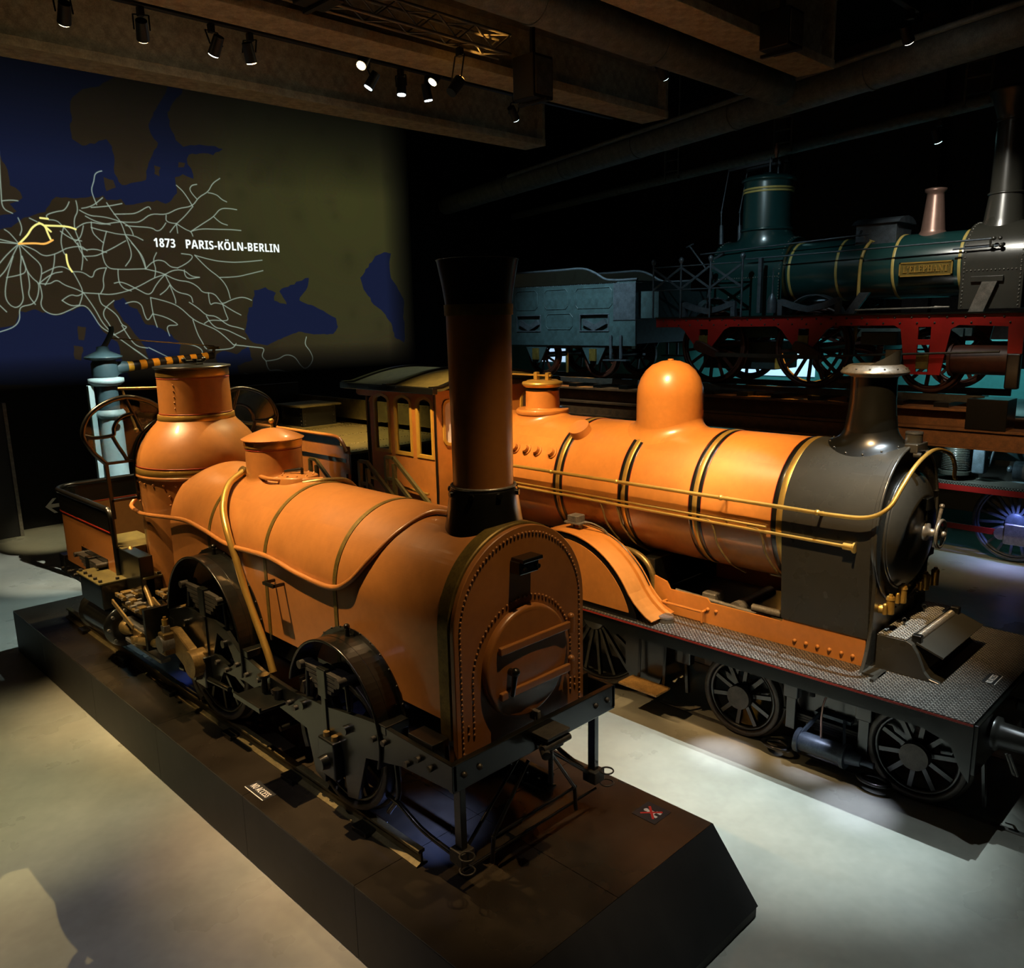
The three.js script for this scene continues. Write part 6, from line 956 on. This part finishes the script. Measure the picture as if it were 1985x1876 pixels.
  // red frame with horn guides
  for (const s of [1, -1]) {
    const horn = (c, w0, w1, b) => [[c - w0, 4.93], [c - w0 + 0.12, 4.86], [c - w1, b], [c + w1, b], [c + w0 - 0.12, 4.86], [c + w0, 4.93]];
    const out = [[-11.4, 5.13], [-11.4, 4.93], ...horn(-10.15, 0.62, 0.22, 4.52), ...horn(-7.85, 0.6, 0.2, 4.52), ...horn(-5.55, 0.55, 0.3, 4.05), [-4.22, 4.9], [-4.2, 4.45], [-3.98, 4.45], [-3.98, 5.13]];
    const holes = [[-10.26, -10.04, 4.56, 4.88], [-7.96, -7.74, 4.56, 4.88], [-5.67, -5.45, 4.68, 4.9], [-5.67, -5.45, 4.1, 4.58]].map(([a, b, c, d]) => [[a, c], [a, d], [b, d], [b, c]]);
    const fr2 = part('side_frame', G.ext(G.shape(out, holes), Math.min(s * 1.18, s * 1.22), Math.max(s * 1.18, s * 1.22)), M.red, E3, { label: 'red plate frame' });
    const bl = []; for (let x = -11.2; x < -4; x += 0.3) bl.push([x, 5.07, s * 1.22, 0, 0, s], [x + 0.1, 4.97, s * 1.22, 0, 0, s]);
    part('frame_rivets', G.rivets(bl, 0.02), M.iron, fr2, STUFF);
    for (const [x, y] of [[-10.15, 4.62], [-7.85, 4.62], [-5.56, 4.28]]) part('axlebox', G.box(x - 0.11, x + 0.11, y - 0.13, y + 0.13, s * 1.2 - 0.1, s * 1.2 + 0.04, 0.01), M.brassDull, E3);
    for (const [x, n] of [[-10.15, 14], [-7.85, 14]]) wheel(E3, 'driving_wheel', x, YR + 0.82, s * 0.78, 0.8, n, { mat: M.wheelBrown, tyre: M.wheelBrown, hub: 0.16, sw: 0.06, label: 'brown spoked wheel' });
    wheel(E3, 'leading_wheel', -5.55, YR + 0.6, s * 0.78, 0.58, 10, { mat: M.wheelBrown, tyre: M.wheelBrown, hub: 0.14, sw: 0.06 });
    for (const x of [-10.0, -7.7]) part('crank', G.ext(G.shape([[x - 0.32, 4.56], [x - 0.26, 4.64], [x - 0.12, 4.62], [x + 0.3, 4.42], [x + 0.32, 4.32], [x + 0.22, 4.28], [x - 0.2, 4.4], [x - 0.32, 4.48]]), s * 1.3 - 0.05, s * 1.3 + 0.05, 0.01), M.wheelBrown, E3);
    part('coupling_rod', G.bar([-9.75, 4.35, s * 1.36], [-7.45, 4.33, s * 1.36], 0.04, 0.08), M.iron, E3);
    part('connecting_rod', [G.cyl([-7.45, 4.35, s * 1.32], [-4.3, 4.48, s * 1.28], 0.022, 0.022, 10)], M.iron, E3);
    part('cylinder', [G.cyl([-5.1, 4.32, s * 0.95], [-4.2, 4.32, s * 0.95], 0.26, 0.26, 28), G.cyl([-5.15, 4.32, s * 0.95], [-5.1, 4.32, s * 0.95], 0.3, 0.3, 28), G.cyl([-4.2, 4.32, s * 0.95], [-4.14, 4.32, s * 0.95], 0.3, 0.3, 28)], M.wheelBrown, E3);
    for (const [x, w] of [[-10.15, 0.62], [-7.85, 0.6]]) {
      const ls = part('leaf_spring', G.skin([[x - w, 5.42], [x - w * 0.5, 5.32], [x, 5.26], [x + w * 0.5, 5.32], [x + w, 5.42]], 0.12, s * 1.05 - 0.06, s * 1.05 + 0.06), M.bolster, E3);
      for (const e of [-1, 1]) part('spring_post', G.box(x + e * w - 0.05, x + e * w + 0.05, 5.13, 5.46, s * 1.05 - 0.05, s * 1.05 + 0.05), M.bolster, ls);
    }
    for (const x of [-10.15, -7.85]) part('wheel_guard', G.skin(arcPts(x, 4.9, 0.64, 20, 160, 20), 0.02, s * 0.78 - 0.12, s * 0.78 + 0.12), M.bolster, E3);
    // railing with crossed bars and finials
    const xs = [-11.45, -10.72, -9.98, -9.22];
    for (const x of xs) { const p = part('railing_post', G.cyl([x, 5.13, s * 1.28], [x, 6.32, s * 1.28], 0.022, 0.022, 10), M.bolster, E3); part('finial', G.lathe([[0.03, 6.3], [0.05, 6.34], [0.06, 6.38], [0.03, 6.42], [0.001, 6.43]], [x, 0, s * 1.28], 'y', 16), M.bolster, p); }
    part('railing_bar', [G.cyl([xs[0], 6.24, s * 1.28], [xs[3], 6.24, s * 1.28], 0.014, 0.014, 8), G.cyl([xs[0], 5.74, s * 1.28], [xs[3], 5.74, s * 1.28], 0.014, 0.014, 8)], M.bolster, E3);
    for (let k = 0; k < 3; k++) part('railing_cross', [G.bar([xs[k] + 0.02, 6.2, s * 1.28], [xs[k + 1] - 0.02, 5.76, s * 1.28], 0.02, 0.045), G.bar([xs[k] + 0.02, 5.76, s * 1.29], [xs[k + 1] - 0.02, 6.2, s * 1.29], 0.02, 0.045)], M.bolster, E3);
    part('footboard', G.box(-11.4, -3.98, 5.12, 5.15, s * 0.8, s * 1.26), M.blackGreen, E3);
    part('sand_brush', [G.box(-4.2, -3.98, 3.85, 4.45, s * 1.2 - 0.06, s * 1.2 + 0.06, 0.03)], M.black, E3);
  }
  part('reversing_lever', [G.cyl([-10.9, 6.7, 0.7], [-10.4, 6.15, 0.75], 0.02, 0.02, 8), G.cyl([-10.98, 6.68, 0.7], [-10.8, 6.74, 0.7], 0.018, 0.018, 8)], M.bolster, E3);
  part('lever_guide', G.box(-9.0, -8.92, 5.2, 6.32, 0.95, 1.05, 0.01), M.bolster, E3);
  part('lubricator', G.lathe([[0.1, 5.2], [0.1, 5.45], [0.05, 5.55], [0.015, 5.6], [0.012, 6.1]], [-8.65, 0, 1.05], 'y', 20), M.bolster, E3);
  part('firehole_rods', [G.cyl([-10.4, 6.32, 0.62], [-10.05, 6.5, 0.66], 0.03, 0.03, 10), G.cyl([-10.35, 5.13, 0.9], [-10.2, 6.1, 0.85], 0.02, 0.02, 8)], M.bolster, E3);
  for (const x of [-10.15, -7.85]) part('axle', G.cyl([x, YR + 0.82, -0.9], [x, YR + 0.82, 0.9], 0.08, 0.08, 14), M.iron, E3);
  part('axle', G.cyl([-5.55, YR + 0.6, -0.9], [-5.55, YR + 0.6, 0.9], 0.08, 0.08, 14), M.iron, E3);
  part('inside_motion', [G.box(-9.5, -5.2, 4.7, 4.85, -0.3, -0.2), G.box(-9.5, -5.2, 4.7, 4.85, 0.2, 0.3), G.box(-6.9, -6.2, 4.55, 4.8, 0.4, 0.75, 0.01), G.box(-10.6, -8.8, 4.0, 4.6, -0.5, 0.5, 0.03)], M.greenGrey, E3);
}
const T3 = thing('green_tender', 'grey-green tender with panelled side and curved coping, raised on the bridge', 'tender', [-14, YR, Z3]);
{
  const zf = 1.1;
  part('tank', G.box(-16.2, -12.05, 4.55, 6.0, -zf + 0.02, zf - 0.02), M.greenGrey, T3);
  for (const s of [1, -1]) {
    const hs = [[-15.95, -15.1], [-13.75, -12.85]].map(([a, b]) => [[a, 4.85], [a, 5.25], [b, 5.25], [b, 4.85]]);
    const sd = part('side_panel', G.ext(G.shape([[-16.2, 4.5], [-16.2, 6.0], [-12.05, 6.0], [-12.05, 4.5]], hs), Math.min(s * zf, s * (zf + 0.04)), Math.max(s * zf, s * (zf + 0.04))), M.greenGrey, T3);
    for (const [a, b, c, d] of [[-16.0, -15.2, 5.4, 5.88], [-14.95, -14.15, 5.4, 5.88], [-13.9, -12.75, 5.4, 5.88], [-14.9, -14.0, 4.9, 5.28]]) { const r = 0.08, y = s * (zf + 0.045); part('panel_moulding', G.wire([[a + r, c, y], [b - r, c, y], [b, c + r, y], [b, d - r, y], [b - r, d, y], [a + r, d, y], [a, d - r, y], [a, c + r, y], [a + r, c, y]], 0.012, 5), M.greenGrey, sd); }
    for (const [a, b] of [[-15.95, -15.1], [-13.75, -12.85]]) { const c = (a + b) / 2; part('spring_window_frame', G.wire([[a, 4.85, s * (zf + 0.045)], [b, 4.85, s * (zf + 0.045)], [b, 5.25, s * (zf + 0.045)], [a, 5.25, s * (zf + 0.045)], [a, 4.85, s * (zf + 0.045)]], 0.018, 6), M.bolster, sd); part('spring', G.skin([[a + 0.1, 5.08], [c, 4.93], [b - 0.1, 5.08]], 0.14, s * zf - 0.03, s * zf + 0.06), M.bolster, sd); }
    part('coping', G.ext(G.shape([[-16.3, 6.0], [-16.3, 6.34], [-13.7, 6.34], [-13.45, 6.3], [-13.2, 6.18], [-12.95, 6.06], [-12.6, 6.02], [-12.6, 5.98]]), Math.min(s * (zf + 0.02), s * (zf + 0.06)), Math.max(s * (zf + 0.02), s * (zf + 0.06))), M.blackGreen, sd);
    part('coping_rail', G.tube([[-16.3, 6.35, s * (zf + 0.04)], [-14.5, 6.35, s * (zf + 0.04)], [-13.7, 6.35, s * (zf + 0.04)], [-13.3, 6.24, s * (zf + 0.04)], [-12.95, 6.07, s * (zf + 0.04)], [-12.6, 6.03, s * (zf + 0.04)], [-12.0, 6.03, s * (zf + 0.04)]], 0.03, 60, 8), M.bolster, sd);
    part('rivets', G.rivets(Array.from({ length: 56 }, (_, k) => [-16.15 + k * 0.072, 5.97, s * (zf + 0.04), 0, 0, s]), 0.014), M.bolster, sd, STUFF);
    for (const x of [-15.3, -13.35]) { wheel(T3, 'tender_wheel', x, YR + 0.55, s * 0.78, 0.53, 10, { mat: M.wheelBrown, tyre: M.wheelBrown }); part('horn_guide', G.ext(G.shape([[x - 0.4, 4.5], [x - 0.14, 4.05], [x + 0.14, 4.05], [x + 0.4, 4.5]]), Math.min(s * 1.05, s * 1.1), Math.max(s * 1.05, s * 1.1)), M.greenGrey, T3); part('axlebox', G.box(x - 0.1, x + 0.1, 4.12, 4.42, s * 1.1 - 0.05, s * 1.1 + 0.06, 0.01), M.brassDull, T3); }
    part('coupling_post', [G.cyl([-12.75, 4.2, s * 1.18], [-12.75, 4.75, s * 1.18], 0.035, 0.035, 10), G.cyl([-12.45, 4.2, s * 1.18], [-12.45, 4.75, s * 1.18], 0.035, 0.035, 10), G.box(-12.9, -12.2, 4.15, 4.18, s * 1.12, s * 1.3)], M.bolster, T3);
  }
  part('rear_buffer_beam', G.box(-16.55, -16.3, 4.75, 5.2, -1.2, 1.2, 0.01), M.red, T3);
  part('front_locker', G.box(-12.7, -12.04, 5.1, 5.96, 0.9, 1.16, 0.01), M.bolster, T3);
  part('back_board', G.box(-12.0, -11.5, 5.14, 5.75, -1.0, 1.0), M.greenGrey, T3);
  for (const x of [-15.3, -13.35]) part('axle', G.cyl([x, YR + 0.55, -0.85], [x, YR + 0.55, 0.85], 0.07, 0.07, 12), M.iron, T3);
  part('brake_gear', [G.cyl([-14.4, 4.35, 0.9], [-14.4, 3.8, 0.9], 0.03, 0.03, 8), G.box(-15.8, -12.3, 4.42, 4.5, 0.8, 0.95)], M.brassDull, T3);
}
{ // bridge deck lamp and lit partition beyond
  const t = thing('teal_partition', 'teal partition with lit panes, seen between the wheels under the green engine', 'partition', [-12, 0, -21.6]);
  part('panel', G.box(-22, -1, 0, 4.5, -0.06, 0.06), mat({ color: 0x4f9a9c, roughness: 0.7, map: grain }), t);
  for (const [a, b, c, d] of [[-20.4, -19.1, 3.7, 4.15], [-20.4, -19.1, 4.2, 4.4], [-12.4, -10.2, 3.5, 4.15]]) {
    part('lit_pane', G.box(a, b, c, d, 0.06, 0.075), mat({ color: 0xbcd8ee, emissive: 0xbfe0ff, emissiveIntensity: 0.9, roughness: 0.5 }), t);
    const L = new THREE.RectAreaLight(0xbfe0ff, 0.9, b - a, d - c); L.position.set((a + b) / 2 + 12, (c + d) / 2, 0.09); L.rotation.y = Math.PI; L.name = 'lit_pane_light'; t.add(L);
  }
}
// ================================================================ DARK ENGINE BELOW THE BRIDGE
{
  const Z4 = -20.0, t = thing('dark_engine', 'dark locomotive with red running-board edge, in shadow below the bridge at the right', 'locomotive', [-5, 0, Z4]);
  part('boiler', G.lathe([[0.001, -11], [0.72, -11], [0.72, -1.2], [0.001, -1.2]], [0, 2.6, 0], 'x', 56), M.greenGrey, t);
  part('running_board', G.box(-11, 1.5, 1.62, 1.68, 0.7, 1.5), M.tread, t);
  part('red_edge', G.box(-11, 1.5, 1.5, 1.62, 1.46, 1.5), M.red, t, { label: 'red running-board edge' });
  const wm = { mat: M.bolster, tyre: M.bolster, hub: 0.2, sw: 0.05, label: 'grey spoked driving wheel' };
  for (const x of [-2.05, -4.55, -7.05]) wheel(t, 'driving_wheel', x, 0.85, 0.85, 0.82, 18, wm);
  part('coupling_rod', G.bar([-7.05, 0.66, 1.05], [-2.05, 0.6, 1.05], 0.05, 0.12), M.red, t); part('rod_end', [G.cyl([-4.75, 0.63, 0.95], [-4.75, 0.63, 1.12], 0.13, 0.13, 20), G.box(-4.7, -4.0, 0.42, 0.86, 1.06, 1.14, 0.03)], M.steel, t);
  const cp = part('air_pump', [G.cyl([-5.72, 1.86, 1.15], [-5.72, 2.42, 1.15], 0.26, 0.26, 32), G.cyl([-5.72, 2.42, 1.15], [-5.72, 2.5, 1.15], 0.32, 0.32, 32), G.cyl([-5.72, 1.8, 1.15], [-5.72, 1.87, 1.15], 0.32, 0.32, 32), G.cyl([-5.87, 2.5, 1.15], [-5.87, 3.0, 1.15], 0.04, 0.04, 10), G.cyl([-5.57, 2.5, 1.15], [-5.57, 3.0, 1.15], 0.05, 0.05, 10)], M.smoke, t, { label: 'ribbed air pump' });
  for (let k = 0; k < 14; k++) part('pump_rib', G.torus([-5.72, 1.92 + 0.036 * k, 1.15], 'y', 0.265, 0.012, 32, 6), M.smoke, cp);
  part('pump_bracket', [G.box(-5.38, -5.14, 1.85, 2.4, 1.0, 1.25, 0.03), G.tube([[-5.1, 2.0, 1.1], [-4.95, 2.5, 1.1], [-4.6, 2.52, 1.1], [-4.0, 2.45, 1.1]], 0.025, 24, 8)], M.bolster, cp);
  part('reservoir', [G.cyl([-4.6, 1.98, 1.15], [-4.1, 1.98, 1.15], 0.2, 0.2, 28), G.ball([-4.68, 2.0, 1.15], 0.07)], M.bolster, t);
  part('number_plate', G.box(-4.85, -4.6, 2.3, 2.42, 0.74, 0.78), M.brassDull, t);
  part('frame', G.box(-11, 1.4, 0.9, 1.5, 0.55, 0.62), M.black, t);
  part('splasher', G.box(-10.5, -2.5, 1.68, 2.1, 0.72, 0.78), M.black, t);
}
// ================================================================ SIGNAL COLUMN WITH STRIPED ARM
{
  const x = -17, z = -5.82, t = thing('signal_column', 'pale blue cast signal column with black and yellow striped arm', 'signal', [x, 0, z]);
  part('plinth_block', G.box(x - 0.32, x + 0.32, 0, 0.3, -0.32, 0.32, 0.02), M.paleBlue, t);
  part('column', G.lathe([[0.27, 0.3], [0.25, 0.8], [0.22, 3.5], [0.215, 3.6]].map(([r, y]) => [r, y]), [x, 0, 0], 'y', 10), M.paleBlue, t);
  part('column_collar', [G.lathe([[0.22, 3.45], [0.28, 3.5], [0.28, 3.56], [0.24, 3.62]], [x, 0, 0], 'y', 32), G.lathe([[0.24, 4.08], [0.32, 4.14], [0.32, 4.22], [0.2, 4.24], [0.001, 4.24]], [x, 0, 0], 'y', 36)], M.paleBlue, t);
  part('column_neck', G.cyl([x, 3.6, 0], [x, 4.1, 0], 0.19, 0.19, 28), M.slate, t);
  part('side_conduit', G.box(x - 0.06, x + 0.06, 0.3, 4.1, 0.26, 0.36, 0.01), M.paleBlue, t);
  part('hand_hole', G.cyl([x + 0.2, 3.3, -0.02], [x + 0.24, 3.3, -0.02], 0.06, 0.06, 18), M.black, t);
  const hd = part('head', G.lathe([[0.2, 4.24], [0.24, 4.28], [0.24, 4.5], [0.2, 4.56], [0.34, 4.6], [0.34, 4.64], [0.12, 4.74], [0.1, 4.82], [0.001, 4.84]], [x, 0, 0], 'y', 32), M.slate, t, { label: 'dark slate head of the signal' });
  part('head_horn', G.tube([[x, 4.8, -0.02], [x, 4.95, -0.12], [x, 5.1, -0.2], [x, 5.2, -0.2]], 0.05, 20, 8), M.slate, hd);
  const arm = part('arm_socket', G.cyl([x, 4.4, -0.2], [x, 4.42, -0.42], 0.13, 0.11, 20), M.slate, t);
  const a0 = V(x, 4.42, -0.4), a1 = V(x, 4.56, -2.2), n = 14;
  for (let k = 0; k < n; k++) part(k % 2 ? 'black_stripe' : 'yellow_stripe', G.cyl(a0.clone().lerp(a1, k / n), a0.clone().lerp(a1, (k + 1) / n), 0.1 - 0.002 * k, 0.1 - 0.002 * (k + 1), 18), k % 2 ? M.stripeK : M.stripeY, arm);
  part('arm_tip', [G.cyl([x, 4.54, -2.2], [x, 4.75, -2.24], 0.04, 0.03, 10), G.box(x - 0.05, x + 0.05, 4.68, 4.74, -2.34, -2.1, 0.01)], M.bronzed, arm);
  part('tie_rod', G.cyl([x, 4.98, -0.14], [x, 4.75, -2.24], 0.012, 0.012, 6), M.bronzed, t);
}
// ================================================================ LAMPS
for (const a of LAMPS) spotlight(...a);
underLamp(-5.4, 1.6, -4.3, -5.42, -4.22, 0x8fa8ff, 9, 36, 'small blue lamp under the front of the tank engine');
underLamp(-10.3, 1.02, -4.1, -10.3, -4.05, 0x5f7cff, 1.0, 50, 'small blue lamp under the firebox of the tank engine');
underLamp(-7.6, 1.6, -4.9, -7.6, -5.1, 0x5f7cff, 1.0, 45, 'small blue lamp between the wheels of the tank engine');
underLamp(-11.4, 1.05, -4.0, -11.4, -3.4, 0x5f7cff, 0.3, 22, 'small blue lamp beside the cylinder of the tank engine');
underLamp(-4.8, 1.1, -8.42, -4.8, -8.2, 0xdfe4ff, 5, 26, 'small white lamp under the running board beside the trailing bogie wheel');
underLamp(-3.2, 1.1, -8.42, -3.17, -8.2, 0xdfe4ff, 5, 26, 'small white lamp under the running board beside the leading bogie wheel');
underLamp(-3.85, 0.95, -8.5, -3.9, -8.6, 0xdfe4ff, 2, 26, 'small white lamp over the brake cylinder of the express engine');
underLamp(-8.4, YR + 0.85, -16.75, -8.4, -16.5, 0xffb040, 9, 60, 'small amber lamp under the green engine on the bridge');
underLamp(-14.3, YR + 0.75, -16.6, -14.3, -16.4, 0xffb040, 6, 60, 'small amber lamp under the green tender on the bridge');
underLamp(-4.5, 1.42, -18.75, -4.5, -18.95, 0x8f9cff, 9, 55, 'small blue lamp under the running board of the dark engine');
underLamp(-5.6, 2.68, -18.05, -5.3, -18.95, 0xbfe4ea, 14, 50, 'added small cool lamp under the far side of the bridge');  // lamp added to light up the dark engine
renderer.render(scene, camera);
